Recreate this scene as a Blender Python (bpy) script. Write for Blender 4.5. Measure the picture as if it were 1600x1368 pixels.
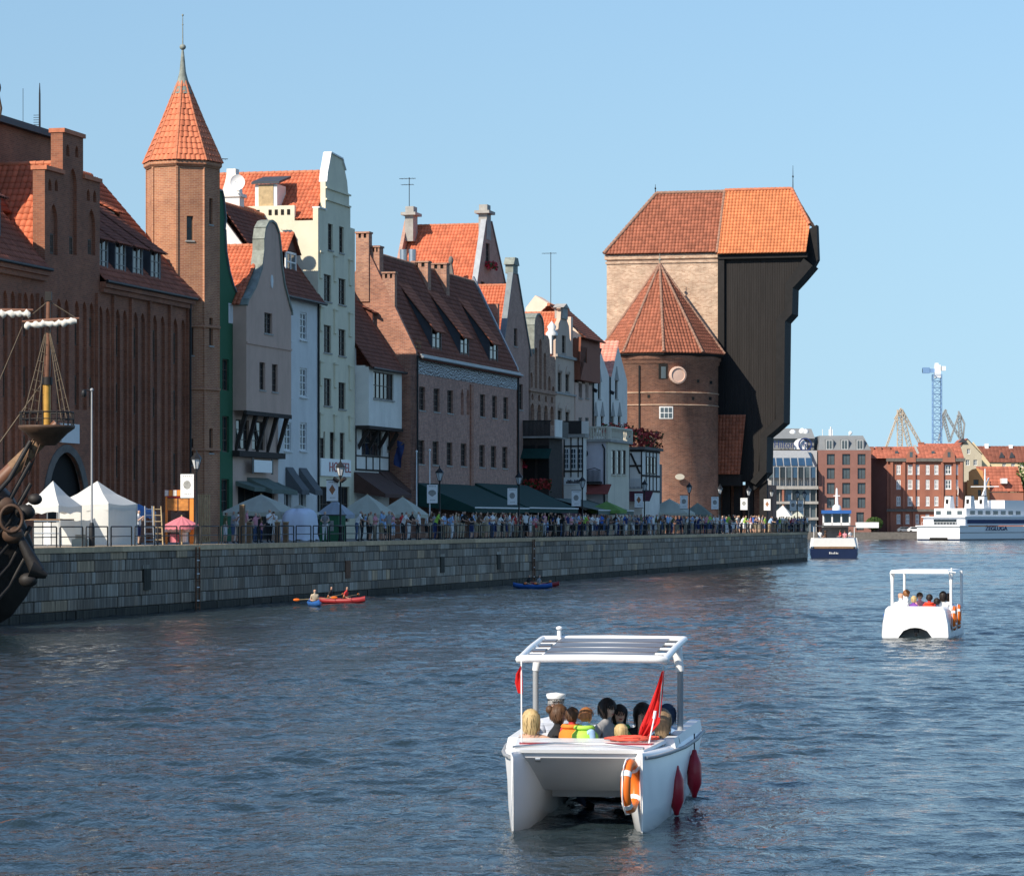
import bpy, bmesh, math, random
import numpy as np
from mathutils import Vector, Matrix
from mathutils.geometry import tessellate_polygon
R = math.radians
rnd = random.Random(7)
scene = bpy.context.scene
for o in list(bpy.data.objects): bpy.data.objects.remove(o)

# ---------------------------------------------------------------- camera, sky, sun, exposure
F, YH, H = 5000.0, 815.0, 4.3          # focal length (photo px), horizon row, eye height above the water
cam_d = bpy.data.cameras.new('camera'); cam = bpy.data.objects.new('camera', cam_d)
scene.collection.objects.link(cam); scene.camera = cam
cam_d.sensor_fit = 'HORIZONTAL'; cam_d.sensor_width = 36.0; cam_d.lens = 36.0 * F / 1600
cam_d.shift_y = (YH - 684.0) / 1600.0
cam_d.clip_start = 1.0; cam_d.clip_end = 20000
cam.location = (0, 0, H); cam.rotation_euler = (R(90), 0, 0)

SUN_AZ, SUN_EL = R(224), R(38)         # azimuth clockwise from +Y (view direction)
world = bpy.data.worlds.new('World'); scene.world = world; world.use_nodes = True
wn = world.node_tree.nodes; wl = world.node_tree.links
sky_n = wn.new('ShaderNodeTexSky'); sky_n.sky_type = 'NISHITA'; sky_n.sun_disc = False
sky_n.sun_elevation = SUN_EL; sky_n.sun_rotation = SUN_AZ
sky_n.altitude = 0; sky_n.air_density = 1.0; sky_n.dust_density = 0.15; sky_n.ozone_density = 6.5
bg = wn['Background']; bg.inputs['Strength'].default_value = 0.087
wl.new(sky_n.outputs[0], bg.inputs[0])
# the sky lookup is remapped to lift the horizon colour: z -> sqrt((.5 z)^2 + .072^2), the same all round
_tc = wn.new('ShaderNodeTexCoord'); _sp = wn.new('ShaderNodeSeparateXYZ'); _cb = wn.new('ShaderNodeCombineXYZ')
wl.new(_tc.outputs['Generated'], _sp.inputs[0]); wl.new(_sp.outputs[0], _cb.inputs[0]); wl.new(_sp.outputs[1], _cb.inputs[1])
_m1 = wn.new('ShaderNodeMath'); _m1.operation = 'MULTIPLY'; _m1.inputs[1].default_value = .5; wl.new(_sp.outputs[2], _m1.inputs[0])
_m2 = wn.new('ShaderNodeMath'); _m2.operation = 'MULTIPLY'; wl.new(_m1.outputs[0], _m2.inputs[0]); wl.new(_m1.outputs[0], _m2.inputs[1])
_m3 = wn.new('ShaderNodeMath'); _m3.operation = 'ADD'; _m3.inputs[1].default_value = .0052; wl.new(_m2.outputs[0], _m3.inputs[0])
_m4 = wn.new('ShaderNodeMath'); _m4.operation = 'SQRT'; wl.new(_m3.outputs[0], _m4.inputs[0]); wl.new(_m4.outputs[0], _cb.inputs[2])
wl.new(_cb.outputs[0], sky_n.inputs[0])
sun_d = bpy.data.lights.new('sun', 'SUN'); sun_d.energy = 4.6; sun_d.angle = R(0.53); sun_d.color = (1.0, 0.90, 0.76)
sun_o = bpy.data.objects.new('sun', sun_d); scene.collection.objects.link(sun_o)
sdir = Vector((math.sin(SUN_AZ) * math.cos(SUN_EL), math.cos(SUN_AZ) * math.cos(SUN_EL), math.sin(SUN_EL)))
sun_o.rotation_euler = sdir.to_track_quat('Z', 'Y').to_euler(); sun_o.location = sdir * 300
vs = scene.view_settings; vs.view_transform = 'Standard'; vs.look = 'None'; vs.exposure = 0.45; vs.gamma = 1.0
scene.render.engine = 'CYCLES'

# ---------------------------------------------------------------- plan of the quay: s along it, t towards the water
QX, QY = -15.69, 156.9
UX, UY = 0.2397, 0.9709                # along the quay, away from the camera
NX, NY = 0.9709, -0.2397               # towards the water
PAVE = 3.17                            # pavement level
ANG = math.atan2(UY, UX)
def W(s, t, z): return Vector((QX + s * UX + t * NX, QY + s * UY + t * NY, z))
def S(px, T):                          # where the line of sight of a photo column meets the plane t = -T
    k = (px - 800) / F
    ax, ay = QX - T * NX, QY - T * NY
    return (k * ay - ax) / (UX - k * UY)
def dep(s, T): return QY + s * UY - T * NY
def Zs(s, T, py): return H + (YH - py) * dep(s, T) / F

# ---------------------------------------------------------------- mesh builder
COL = scene.collection
class MB:
    def __init__(self): self.v = []; self.f = []; self.m = []; self.sm = []
    def add(self, vs, fs, m=0, smooth=False):
        b = len(self.v); self.v += [tuple(v) for v in vs]
        for f in fs: self.f.append([b + i for i in f]); self.m.append(m); self.sm.append(smooth)
        return self
    def box(self, x0, x1, y0, y1, z0, z1, m=0):
        return self.add([(x0,y0,z0),(x1,y0,z0),(x1,y1,z0),(x0,y1,z0),(x0,y0,z1),(x1,y0,z1),(x1,y1,z1),(x0,y1,z1)],
            [(0,3,2,1),(4,5,6,7),(0,1,5,4),(1,2,6,5),(2,3,7,6),(3,0,4,7)], m)
    def quad(self, a, b, c, d, m=0): return self.add([a,b,c,d], [(0,1,2,3)], m)
    def hexa(self, p, m=0):            # 8 corners like box
        return self.add(p, [(0,3,2,1),(4,5,6,7),(0,1,5,4),(1,2,6,5),(2,3,7,6),(3,0,4,7)], m)
    def prism(self, poly, axis, a, b, m=0):   # polygon (2-tuples) extruded along axis from a to b
        def p(q, w): return {'x': (w, q[0], q[1]), 'y': (q[0], w, q[1]), 'z': (q[0], q[1], w)}[axis]
        n = len(poly); tri = tessellate_polygon([[Vector((q[0], q[1], 0)) for q in poly]])
        vs = [p(q, a) for q in poly] + [p(q, b) for q in poly]
        fs = [tuple(t) for t in tri] + [tuple(n + i for i in reversed(t)) for t in tri]
        fs += [(i, (i+1) % n, n + (i+1) % n, n + i) for i in range(n)]
        return self.add(vs, fs, m)
    def tube(self, pts, r, n=8, m=0, smooth=True, cap=True):
        pts = [Vector(p) for p in pts]; rs = r if isinstance(r, (list, tuple)) else [r] * len(pts)
        vs = []; k = len(pts); up0 = None
        for i, p in enumerate(pts):
            d = (pts[min(i+1, k-1)] - pts[max(i-1, 0)]).normalized()
            a = Vector((0,0,1)) if abs(d.z) < .95 else Vector((1,0,0))
            x = d.cross(a).normalized(); y = d.cross(x).normalized()
            for j in range(n):
                q = 2 * math.pi * j / n; vs.append(p + (x * math.cos(q) + y * math.sin(q)) * rs[i])
        fs = [(i*n + j, i*n + (j+1) % n, (i+1)*n + (j+1) % n, (i+1)*n + j) for i in range(k-1) for j in range(n)]
        self.add(vs, fs, m, smooth)
        if cap: self.add(vs[:n], [tuple(range(n))], m); self.add(vs[-n:], [tuple(reversed(range(n)))], m)
        return self
    def lathe(self, prof, c=(0,0,0), n=12, m=0, smooth=True, ph=0):
        vs = [(c[0] + r * math.cos(ph + 2*math.pi*j/n), c[1] + r * math.sin(ph + 2*math.pi*j/n), c[2] + z) for r, z in prof for j in range(n)]
        fs = [(i*n + j, i*n + (j+1) % n, (i+1)*n + (j+1) % n, (i+1)*n + j) for i in range(len(prof)-1) for j in range(n)]
        return self.add(vs, fs, m, smooth)
    def ell(self, c, r, nu=10, nv=7, m=0):
        prof = []; vs = []
        for i in range(nv + 1):
            a = math.pi * (i / nv - .5)
            for j in range(nu):
                b = 2 * math.pi * j / nu
                vs.append((c[0] + r[0]*math.cos(a)*math.cos(b), c[1] + r[1]*math.cos(a)*math.sin(b), c[2] + r[2]*math.sin(a)))
        fs = [(i*nu + j, i*nu + (j+1) % nu, (i+1)*nu + (j+1) % nu, (i+1)*nu + j) for i in range(nv) for j in range(nu)]
        return self.add(vs, fs, m, True)
    def wall(self, out, holes=(), y=0.0, th=.3, rec=.18, m=0, mh=None, niche=None):
        """upright wall in the x-z plane facing -y, outline and openings as (x, z) polygons; niches get a back"""
        loops = [out] + list(holes)
        flat = [p for l in loops for p in l]
        tri = tessellate_polygon([[Vector((p[0], p[1], 0)) for p in l] for l in loops])
        self.add([(p[0], y, p[1]) for p in flat], [tuple(t) for t in tri], m)
        n = len(out)
        self.add([(p[0], y, p[1]) for p in out] + [(p[0], y + th, p[1]) for p in out],
                 [(i, (i+1) % n, n + (i+1) % n, n + i) for i in range(n)], m)
        bt = tessellate_polygon([[Vector((p[0], p[1], 0)) for p in out]])
        self.add([(p[0], y + th, p[1]) for p in out], [tuple(reversed(t)) for t in bt], m)
        for i, h in enumerate(holes):
            k = len(h)
            self.add([(p[0], y, p[1]) for p in h] + [(p[0], y + rec, p[1]) for p in h],
                     [(j, (j+1) % k, k + (j+1) % k, k + j) for j in range(k)], m if mh is None else mh)
            if niche and niche[i]:
                ht = tessellate_polygon([[Vector((p[0], p[1], 0)) for p in h]])
                self.add([(p[0], y + rec, p[1]) for p in h], [tuple(t) for t in ht], m)
        return self
    def mesh(self, name, mats):
        me = bpy.data.meshes.new(name)
        me.from_pydata(self.v, [], self.f)
        for mt in (mats if isinstance(mats, (list, tuple)) else [mats]): me.materials.append(MT(mt))
        me.polygons.foreach_set('material_index', self.m); me.polygons.foreach_set('use_smooth', self.sm)
        bm = bmesh.new(); bm.from_mesh(me); bmesh.ops.recalc_face_normals(bm, faces=bm.faces); bm.to_mesh(me); bm.free()
        me.update(); return me
    def build(self, name, mats, parent=None, loc=(0,0,0), rot=None):
        return link(name, self.mesh(name, mats), parent, loc, rot)
def link(name, me, parent=None, loc=(0,0,0), rot=None):
    o = bpy.data.objects.new(name, me); COL.objects.link(o); o.parent = parent; o.location = loc
    if rot is not None: o.rotation_euler = rot if isinstance(rot, (tuple, list)) else (0, 0, rot)
    return o
def tag(o, label=None, cat=None, group=None, kind=None):
    if label: o['label'] = label
    if cat: o['category'] = cat
    if group: o['group'] = group
    if kind: o['kind'] = kind
    return o
def thing(name, label, cat, loc, rz=0.0, group=None):
    return tag(link(name, None, None, loc, rz), label, cat, group)
def copy_tree(o, parent=None):
    c = o.copy(); COL.objects.link(c); c.parent = parent
    for ch in list(o.children): copy_tree(ch, c)
    return c
def text_part(name, txt, size, mat, parent, loc, rot, depth=.02, align='CENTER', sx=1.0):
    cu = bpy.data.curves.new(name, 'FONT'); cu.body = txt; cu.size = size; cu.extrude = depth / 2; cu.align_x = align; cu.align_y = 'CENTER'
    to = bpy.data.objects.new(name + '_tmp', cu); COL.objects.link(to)
    dg = bpy.context.evaluated_depsgraph_get(); me = bpy.data.meshes.new_from_object(to.evaluated_get(dg))
    bpy.data.objects.remove(to); me.materials.clear(); me.materials.append(MT(mat))
    o = link(name, me, parent, loc, rot); o.scale = (sx, 1, 1); return o

# ---------------------------------------------------------------- procedural materials
MATS = {}
DEF = {}
def defm(name, col, rough=.8, var=.18, scale=1.5, **k): DEF[name] = dict(col=col, rough=rough, var=var, scale=scale, **k)
def MT(name):
    if not isinstance(name, str): return name
    if name in MATS: return MATS[name]
    d = DEF[name]; m = bpy.data.materials.new(name); m.use_nodes = True; MATS[name] = m
    nt = m.node_tree; N = nt.nodes; L = nt.links; b = N['Principled BSDF']
    def nd(t, **kw):
        n = N.new(t)
        for a, v in kw.items(): setattr(n, a, v)
        return n
    def math_(op, a, c=None, cl=False):
        n = nd('ShaderNodeMath', operation=op, use_clamp=cl)
        for i, q in enumerate((a, c)):
            if q is None: continue
            if isinstance(q, (int, float)): n.inputs[i].default_value = q
            else: L.new(q, n.inputs[i])
        return n.outputs[0]
    def mixc(f, a, c, bt='MIX'):
        n = nd('ShaderNodeMix', data_type='RGBA', blend_type=bt)
        for i, q in ((0, f), (6, a), (7, c)):
            if isinstance(q, (int, float)): n.inputs[i].default_value = q
            elif isinstance(q, tuple): n.inputs[i].default_value = (*q[:3], 1)
            else: L.new(q, n.inputs[i])
        return n.outputs[2]
    tc = nd('ShaderNodeTexCoord'); col = d['col']; co = tc.outputs['Object']
    out = None
    if d.get('brick'):
        bw, bh, mort, c2 = d['brick']
        sep = nd('ShaderNodeSeparateXYZ'); L.new(co, sep.inputs[0])
        sn = nd('ShaderNodeSeparateXYZ'); L.new(tc.outputs['Normal'], sn.inputs[0])
        side = math_('GREATER_THAN', math_('ABSOLUTE', sn.outputs[0]), .7)
        uu = nd('ShaderNodeMix', data_type='FLOAT'); L.new(side, uu.inputs[0]); L.new(sep.outputs[0], uu.inputs[2]); L.new(sep.outputs[1], uu.inputs[3])
        cb = nd('ShaderNodeCombineXYZ'); L.new(uu.outputs[0], cb.inputs[0]); L.new(sep.outputs[2], cb.inputs[1])
        br = nd('ShaderNodeTexBrick'); L.new(cb.outputs[0], br.inputs['Vector'])
        br.inputs['Scale'].default_value = 1; br.inputs['Brick Width'].default_value = bw; br.inputs['Row Height'].default_value = bh
        br.inputs['Mortar Size'].default_value = bh * .12; br.inputs['Mortar Smooth'].default_value = .3; br.inputs['Bias'].default_value = 0
        br.inputs['Color1'].default_value = (*col, 1); br.inputs['Color2'].default_value = (*c2, 1); br.inputs['Mortar'].default_value = (*mort, 1)
        out = br.outputs[0]
    else:
        rgb = nd('ShaderNodeRGB'); rgb.outputs[0].default_value = (*col, 1); out = rgb.outputs[0]
    if d.get('tone'):                       # per-piece tone stored on the faces
        at = nd('ShaderNodeAttribute', attribute_name='tone')
        out = mixc(at.outputs['Fac'], mixc(1.0, out, (1 - d['tone'],) * 3, 'MULTIPLY'), mixc(1.0, out, (1 + d['tone'],) * 3, 'MULTIPLY'))
    if d.get('orand'):
        oi = nd('ShaderNodeObjectInfo')
        out = mixc(oi.outputs['Random'], mixc(1.0, out, (1 - d['orand'],) * 3, 'MULTIPLY'), mixc(1.0, out, (1 + d['orand'],) * 3, 'MULTIPLY'))
    nz = nd('ShaderNodeTexNoise'); nz.inputs['Scale'].default_value = d['scale']; nz.inputs['Detail'].default_value = 6; nz.inputs['Roughness'].default_value = .65
    mp = nd('ShaderNodeMapping'); L.new(co, mp.inputs[0]); mp.inputs['Scale'].default_value = d.get('stretch', (1, 1, 1)); L.new(mp.outputs[0], nz.inputs['Vector'])
    rp = nd('ShaderNodeMapRange'); rp.inputs[1].default_value = .3; rp.inputs[2].default_value = .7
    rp.inputs[3].default_value = 1 - d['var']; rp.inputs[4].default_value = 1 + d['var']; L.new(nz.outputs[0], rp.inputs[0])
    cmb = nd('ShaderNodeCombineColor'); [L.new(rp.outputs[0], cmb.inputs[i]) for i in range(3)]
    out = mixc(1.0, out, cmb.outputs[0], 'MULTIPLY')
    if d.get('stain'):                      # dirt with a shape of its own: vertical streaks and blotches
        sc, scol, amt = d['stain']
        n2 = nd('ShaderNodeTexNoise'); n2.inputs['Scale'].default_value = sc; n2.inputs['Detail'].default_value = 5; n2.inputs['Roughness'].default_value = .7
        m2 = nd('ShaderNodeMapping'); L.new(co, m2.inputs[0]); m2.inputs['Scale'].default_value = d.get('sstr', (1, 1, .15)); L.new(m2.outputs[0], n2.inputs['Vector'])
        r2 = nd('ShaderNodeMapRange'); r2.inputs[1].default_value = .5; r2.inputs[2].default_value = .72; r2.inputs[4].default_value = amt; L.new(n2.outputs[0], r2.inputs[0])
        out = mixc(r2.outputs[0], out, scol)
    L.new(out, b.inputs['Base Color'])
    b.inputs['Roughness'].default_value = d['rough']; b.inputs['Metallic'].default_value = d.get('metal', 0)
    b.inputs['Specular IOR Level'].default_value = d.get('spec', .35)
    if d.get('coat'): b.inputs['Coat Weight'].default_value = d['coat']; b.inputs['Coat Roughness'].default_value = .05
    if d.get('trans'): b.inputs['Transmission Weight'].default_value = d['trans']
    if d.get('bump'):
        bp = nd('ShaderNodeBump'); bp.inputs['Strength'].default_value = d['bump']; bp.inputs['Distance'].default_value = d.get('bdist', .03)
        L.new(nz.outputs[0], bp.inputs['Height']); L.new(bp.outputs[0], b.inputs['Normal'])
    if d.get('emit'):
        b.inputs['Emission Color'].default_value = (*d['emit'][:3], 1); b.inputs['Emission Strength'].default_value = d['emit'][3]
    if d.get('thru'):                       # cloth that lets some light through
        tr = nd('ShaderNodeBsdfTranslucent'); L.new(out, tr.inputs[0]); mx = nd('ShaderNodeMixShader'); mx.inputs[0].default_value = d['thru']
        L.new(b.outputs[0], mx.inputs[1]); L.new(tr.outputs[0], mx.inputs[2]); L.new(mx.outputs[0], N['Material Output'].inputs[0])
    return m
MORT = (.34, .27, .21)
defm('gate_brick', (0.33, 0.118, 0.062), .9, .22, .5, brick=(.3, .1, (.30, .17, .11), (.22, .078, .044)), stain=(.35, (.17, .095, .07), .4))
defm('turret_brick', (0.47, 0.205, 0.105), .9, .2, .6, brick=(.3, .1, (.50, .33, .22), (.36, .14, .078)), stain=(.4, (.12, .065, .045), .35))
defm('granary_brick', (0.5, 0.25, 0.175), .9, .28, 2.2, brick=(.3, .1, (.46, .33, .27), (.34, .17, .13)), stain=(.3, (.16, .10, .085), .35))
defm('red_brick', (0.45, 0.19, 0.115), .9, .2, .6, brick=(.3, .1, (.36, .26, .2), (.26, .10, .065)), stain=(.5, (.14, .08, .06), .3))
defm('chimney_brick', (0.46, 0.22, 0.13), .9, .2, .9, brick=(.3, .1, (.42, .32, .25), (.28, .115, .075)), stain=(.7, (.12, .08, .065), .35))
defm('pale_brick', (0.6, 0.42, 0.29), .9, .22, .8, brick=(.34, .12, (.55, .46, .36), (.38, .22, .14)), stain=(.35, (.30, .17, .12), .45), sstr=(1, 1, .5))
defm('tower_brick', (0.32, 0.145, 0.09), .9, .25, .7, brick=(.34, .12, (.32, .22, .17), (.185, .08, .055)), stain=(.5, (.36, .25, .19), .3), sstr=(.7, .7, .8))
defm('gothic_brick', (0.47, 0.27, 0.18), .9, .2, .8, brick=(.3, .1, (.40, .30, .23), (.27, .14, .10)), stain=(.5, (.16, .10, .08), .3))
defm('pink_brick', (0.46, 0.27, 0.2), .9, .18, 1, brick=(.3, .1, (.44, .31, .26), (.38, .205, .155)), stain=(.4, (.2, .12, .1), .3))
for nm, c, st in (('beige', (.60, .40, .31), .4), ('lightblue', (.72, .70, .67), .2), ('cream', (.76, .69, .51), .3), ('cream_side', (.74, .68, .52), .2),
    ('green', (.035, .13, .065), .3), ('white_plaster', (.82, .77, .69), .35), ('mauve', (.50, .36, .33), .5), ('pinkish', (.62, .43, .34), .3), ('lavender', (.62, .56, .58), .25),
    ('ivory', (.66, .60, .48), .25), ('salmon', (.75, .36, .28), .2), ('peach', (.80, .60, .47), .1), ('ornate', (.58, .43, .33), .4), ('ochre', (.60, .30, .12), .2),
    ('beige_far', (.52, .46, .34), .2), ('grey_plaster', (.42, .42, .42), .2)):
    defm(nm, c, .88, .08, .7, stain=(.6, tuple(q * .55 for q in c), st))
defm('trim_white', (.72, .72, .70), .6, .06, 2); defm('trim_dark', (.035, .03, .028), .6, .2, 2); defm('frame_brown', (.10, .07, .05), .6, .2, 2)
defm('stone_trim', (.36, .34, .31), .85, .2, 1.5); defm('stone_dark', (.15, .135, .12), .9, .25, 1.5)
defm('glass', (.022, .028, .034), .08, .3, .6, spec=.5); defm('glass_blue', (.03, .07, .13), .05, .3, .2, spec=.8); defm('glass_mid', (.07, .09, .10), .08, .3, .3, spec=.6)
defm('void_shade', (.012, .011, .010), .9, .1, 1)  # last colour: near-black, standing for the shade inside openings
for nm, c in (('tile_orange', (.56, .155, .075)), ('tile_new', (.64, .22, .09)), ('tile_red', (.31, .095, .055)), ('tile_brown', (.34, .115, .065)), ('tile_dark', (.22, .075, .048)), ('tile_far', (.40, .125, .075))):
    defm(nm, c, .75, .16, .8, tone=.22 if nm != 'tile_new' else .12, stain=(.8, tuple(q * .45 for q in c), {'tile_new': .12, 'tile_brown': .55, 'tile_dark': .5}.get(nm, .35)), sstr=(1, 1, 1))
defm('turret_tile', (.60, .18, .085), .7, .12, 2, orand=.18)
defm('ridge_tile', (.50, .17, .085), .75, .25, 3); defm('ridge_old', (.29, .165, .115), .85, .3, 3)
defm('slate', (.05, .056, .066), .6, .2, 2); defm('zinc', (.25, .27, .29), .45, .15, 2, metal=.5); defm('copper', (0.23, 0.25, 0.215), .7, .35, 2.5)
defm('lead', (.17, .20, .21), .6, .2, 2); defm('timber_black', (0.019, 0.0165, 0.0155), .85, .25, 1.2, stretch=(6, 6, .25), stain=(.6, (.034, .030, .028), .5), sstr=(1.5, 1.5, .15))
defm('timber_edge', (.012, .011, .011), .8, .3, 2); defm('beam', (.04, .03, .025), .85, .3, 3); defm('wood', (.22, .13, .07), .75, .3, 4); defm('wood_pale', (.45, .33, .18), .75, .25, 4)
defm('iron', (.02, .021, .023), .5, .2, 5, metal=.3); defm('steel', (.45, .46, .47), .35, .1, 5, metal=.9); defm('white_paint', (.80, .80, .79), .35, .03, 2)
defm('grey_metal', (.30, .31, .32), .5, .1, 2); defm('red_paint', (.45, .03, .03), .5, .1, 3); defm('blue_paint', (.03, .12, .38), .45, .1, 3)
defm('pavement', (.30, .27, .23), .9, .2, 1.2); defm('far_ground', (.22, .20, .17), .95, .2, .05); defm('asphalt', (.05, .05, .05), .9, .2, 1)
# ---------------------------------------------------------------- water, quay, ground
def water_material():
    m = bpy.data.materials.new('river_water'); m.use_nodes = True; MATS['river_water'] = m
    N = m.node_tree.nodes; L = m.node_tree.links; b = N['Principled BSDF']
    b.inputs['Base Color'].default_value = (.018, .031, .036, 1); b.inputs['Roughness'].default_value = .07
    b.inputs['IOR'].default_value = 1.333
    tc = N.new('ShaderNodeTexCoord')
    hs = None
    for sc, st, amp, det in ((1.9, (1, .8, 1), .10, 4), (6.5, (1, .8, 1), .045, 3)):
        mp = N.new('ShaderNodeMapping'); L.new(tc.outputs['Object'], mp.inputs[0]); mp.inputs['Scale'].default_value = st
        mp.inputs['Rotation'].default_value = (0, 0, R(14 + 20 * sc))
        n = N.new('ShaderNodeTexNoise'); n.inputs['Scale'].default_value = sc; n.inputs['Detail'].default_value = det; n.inputs['Roughness'].default_value = .55
        n.inputs['Distortion'].default_value = .4
        L.new(mp.outputs[0], n.inputs['Vector'])
        k = N.new('ShaderNodeMath'); k.operation = 'MULTIPLY'; k.inputs[1].default_value = amp; L.new(n.outputs[0], k.inputs[0])
        if hs is None: hs = k.outputs[0]
        else:
            a = N.new('ShaderNodeMath'); a.operation = 'ADD'; L.new(hs, a.inputs[0]); L.new(k.outputs[0], a.inputs[1]); hs = a.outputs[0]
    bp = N.new('ShaderNodeBump'); bp.inputs['Strength'].default_value = 1.0; bp.inputs['Distance'].default_value = WATER_BUMP
    L.new(hs, bp.inputs['Height']); L.new(bp.outputs[0], b.inputs['Normal'])
    return m
WATER_BUMP = .8
water_material()
def wave_height(x, y):                 # wind chop: many crossing wave trains, gusty patches
    rw = np.random.RandomState(5); h = np.zeros_like(x)
    g = .75 + .25 * np.sin(x * .11 + .6 * np.sin(y * .07)) * np.sin(y * .053 + 1.3) + .2 * np.sin(x * .31 - y * .19)
    for i in range(54):
        lam = .40 * (5.5 / .40) ** (rw.rand() ** 1.25); k = 2 * math.pi / lam; th = R(255) + rw.randn() * .62
        amp = .0112 * lam ** .85 * (.5 + rw.rand()) * (1.0 if lam < 2.2 else .55)
        h += amp * np.sin(k * (x * math.cos(th) + y * math.sin(th)) + rw.rand() * 6.28 + .5 * np.sin(x * .23 + y * .17 + i))
    return h * g * .46
def water_sheet():
    V = []; Fq = []; off = 0
    for x0, x1, y0, y1, st in ((-22, 26, 32, 92, .095), (-36, 44, 92, 190, .19), (-52, 96, 190, 430, .45), (-60, 190, 430, 810, 1.2)):
        nx, ny = int((x1 - x0) / st) + 1, int((y1 - y0) / st) + 1
        xs, ys = np.meshgrid(np.linspace(x0, x1, nx), np.linspace(y0, y1, ny)); z = wave_height(xs, ys)
        edge = np.minimum(1, np.minimum(xs - x0, x1 - xs) / 3); z = z * edge - .12 * (1 - edge)
        V.append(np.stack([xs.ravel(), ys.ravel(), z.ravel()], 1)); i = np.arange((ny - 1) * nx).reshape(ny - 1, nx)[:, :-1].ravel() + off
        Fq.append(np.stack([i, i + 1, i + 1 + nx, i + nx], 1)); off += nx * ny
    b = [(-900, -200), (2500, -200), (2500, 9000), (-900, 9000)]; V.append(np.array([(p[0], p[1], -.16) for p in b])); Fq.append(np.array([[off, off + 1, off + 2, off + 3]]))
    V = np.concatenate(V).astype(np.float32); Fq = np.concatenate(Fq).astype(np.int32)
    me = bpy.data.meshes.new('water'); me.vertices.add(len(V)); me.vertices.foreach_set('co', V.ravel()); me.loops.add(Fq.size); me.loops.foreach_set('vertex_index', Fq.ravel())
    me.polygons.add(len(Fq)); me.polygons.foreach_set('loop_start', np.arange(0, Fq.size, 4, dtype=np.int32)); me.polygons.foreach_set('loop_total', np.full(len(Fq), 4, np.int32)); me.update(calc_edges=True); me.validate()
    me.polygons.foreach_set('use_smooth', np.ones(len(Fq), bool)); me.materials.append(MT('river_water')); print('water quads', len(Fq)); return link('water', me)
tag(water_sheet(), kind='structure')

# quay wall: straight along s, then the corner at the far end
S0, S1 = -60.0, 201.4
q = MB()
core_t = -.22
corners = [W(S0, core_t, 0), W(S1 - .2, core_t, 0), W(S1 + 30, -14, 0), W(S1 + 60, -60, 0), W(S0, -90, 0)]
def slab(pts, z0, z1, m=0):
    n = len(pts); mb = MB()
    mb.add([(p.x, p.y, z0) for p in pts] + [(p.x, p.y, z1) for p in pts], [tuple(range(n))[::-1], tuple(range(n, 2*n))] + [(i, (i+1) % n, n + (i+1) % n, n + i) for i in range(n)], m); return mb
pv = slab(corners, -3, PAVE - .02).build('pavement', 'pavement'); tag(pv, kind='structure')
for nm, c in (('qstone_a', (.195, .160, .122)), ('qstone_b', (.155, .130, .102)), ('qstone_c', (.215, .168, .124)), ('qstone_d', (.36, .26, .165)), ('qstone_e', (.27, .235, .19)), ('qstone_wet', (.040, .036, .026))):
    defm(nm, c, .85, .7, 2.0, stretch=(3.2, 3.2, .16), orand=.3, stain=(1.6, (.52, .47, .41) if nm in ('qstone_a', 'qstone_b', 'qstone_e') else tuple(x * .4 for x in c), .6), sstr=(1.6, 1.6, .12), bump=.5)
defm('cap_stone', (.54, .39, .235), .85, .2, 1.2, orand=.2, stain=(1, (.2, .16, .11), .4))
qroot = link('quay_wall', None, None, W(0, 0, 0), ANG); tag(qroot, kind='structure')
def block_mesh(name, mat, l, hgt, d=.22, j=.012, jit=.0):
    b = .03; x0, x1, z0, z1 = j, l - j, j, hgt - j; y = -jit
    mb = MB(); mb.add([(x0, d, z0), (x1, d, z0), (x1, d, z1), (x0, d, z1), (x0 + .01, y + b, z0), (x1 - .01, y + b, z0), (x1 - .01, y + b, z1), (x0 + .01, y + b, z1),
        (x0 + b, y, z0 + b), (x1 - b, y, z0 + b), (x1 - b, y, z1 - b), (x0 + b, y, z1 - b)],
        [(0,1,5,4),(1,2,6,5),(2,3,7,6),(3,0,4,7),(4,5,9,8),(5,6,10,9),(6,7,11,10),(7,4,8,11),(8,9,10,11)])
    return mb
cache = {}
rows = [(-.4, .76), (.36, .50), (.86, .62), (1.48, .56), (2.04, .52), (2.56, .36)]
lens = [.5, .8, .8, 1.1, 1.5, 2.1, 3.0]
stones = []
rq = random.Random(3)
for ri, (z, hgt) in enumerate(rows):
    s = S0 + rq.random() * 2
    while s < S1 - .5:
        l = rq.choice(lens); l = min(l, S1 - .05 - s)
        if ri == 0: mt = 'qstone_wet'
        else: mt = rq.choices(['qstone_a', 'qstone_b', 'qstone_c', 'qstone_d', 'qstone_e'], [32, 32, 22, 4, 10])[0]
        stones.append((s, z, l, hgt, mt, rq.choice((0, .02, .04)))); s += l
def psize(st): return st[2] * st[3] / dep(st[0], 0) ** 3 if S(-20, 0) < st[0] else 0
stones.sort(key=psize, reverse=True)
rest = {}
for i, (s, z, l, hgt, mt, jit) in enumerate(stones):
    if i < 300:
        key = (round(l, 2), hgt, mt, jit)
        if key not in cache: cache[key] = block_mesh('stone', mt, l, hgt, jit=jit).mesh('stone', mt)
        link('stone', cache[key], qroot, (s, 0, z))
    else:
        b = block_mesh('stone', mt, l, hgt, jit=jit); mb = rest.setdefault(mt, MB())
        mb.add([(v[0] + s, v[1], v[2] + z) for v in b.v], b.f)
allr = MB(); mts = list(rest)
for i, k in enumerate(mts): allr.add(rest[k].v, rest[k].f, i)
tag(allr.build('far_stones', mts, qroot), kind='stuff')
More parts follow.
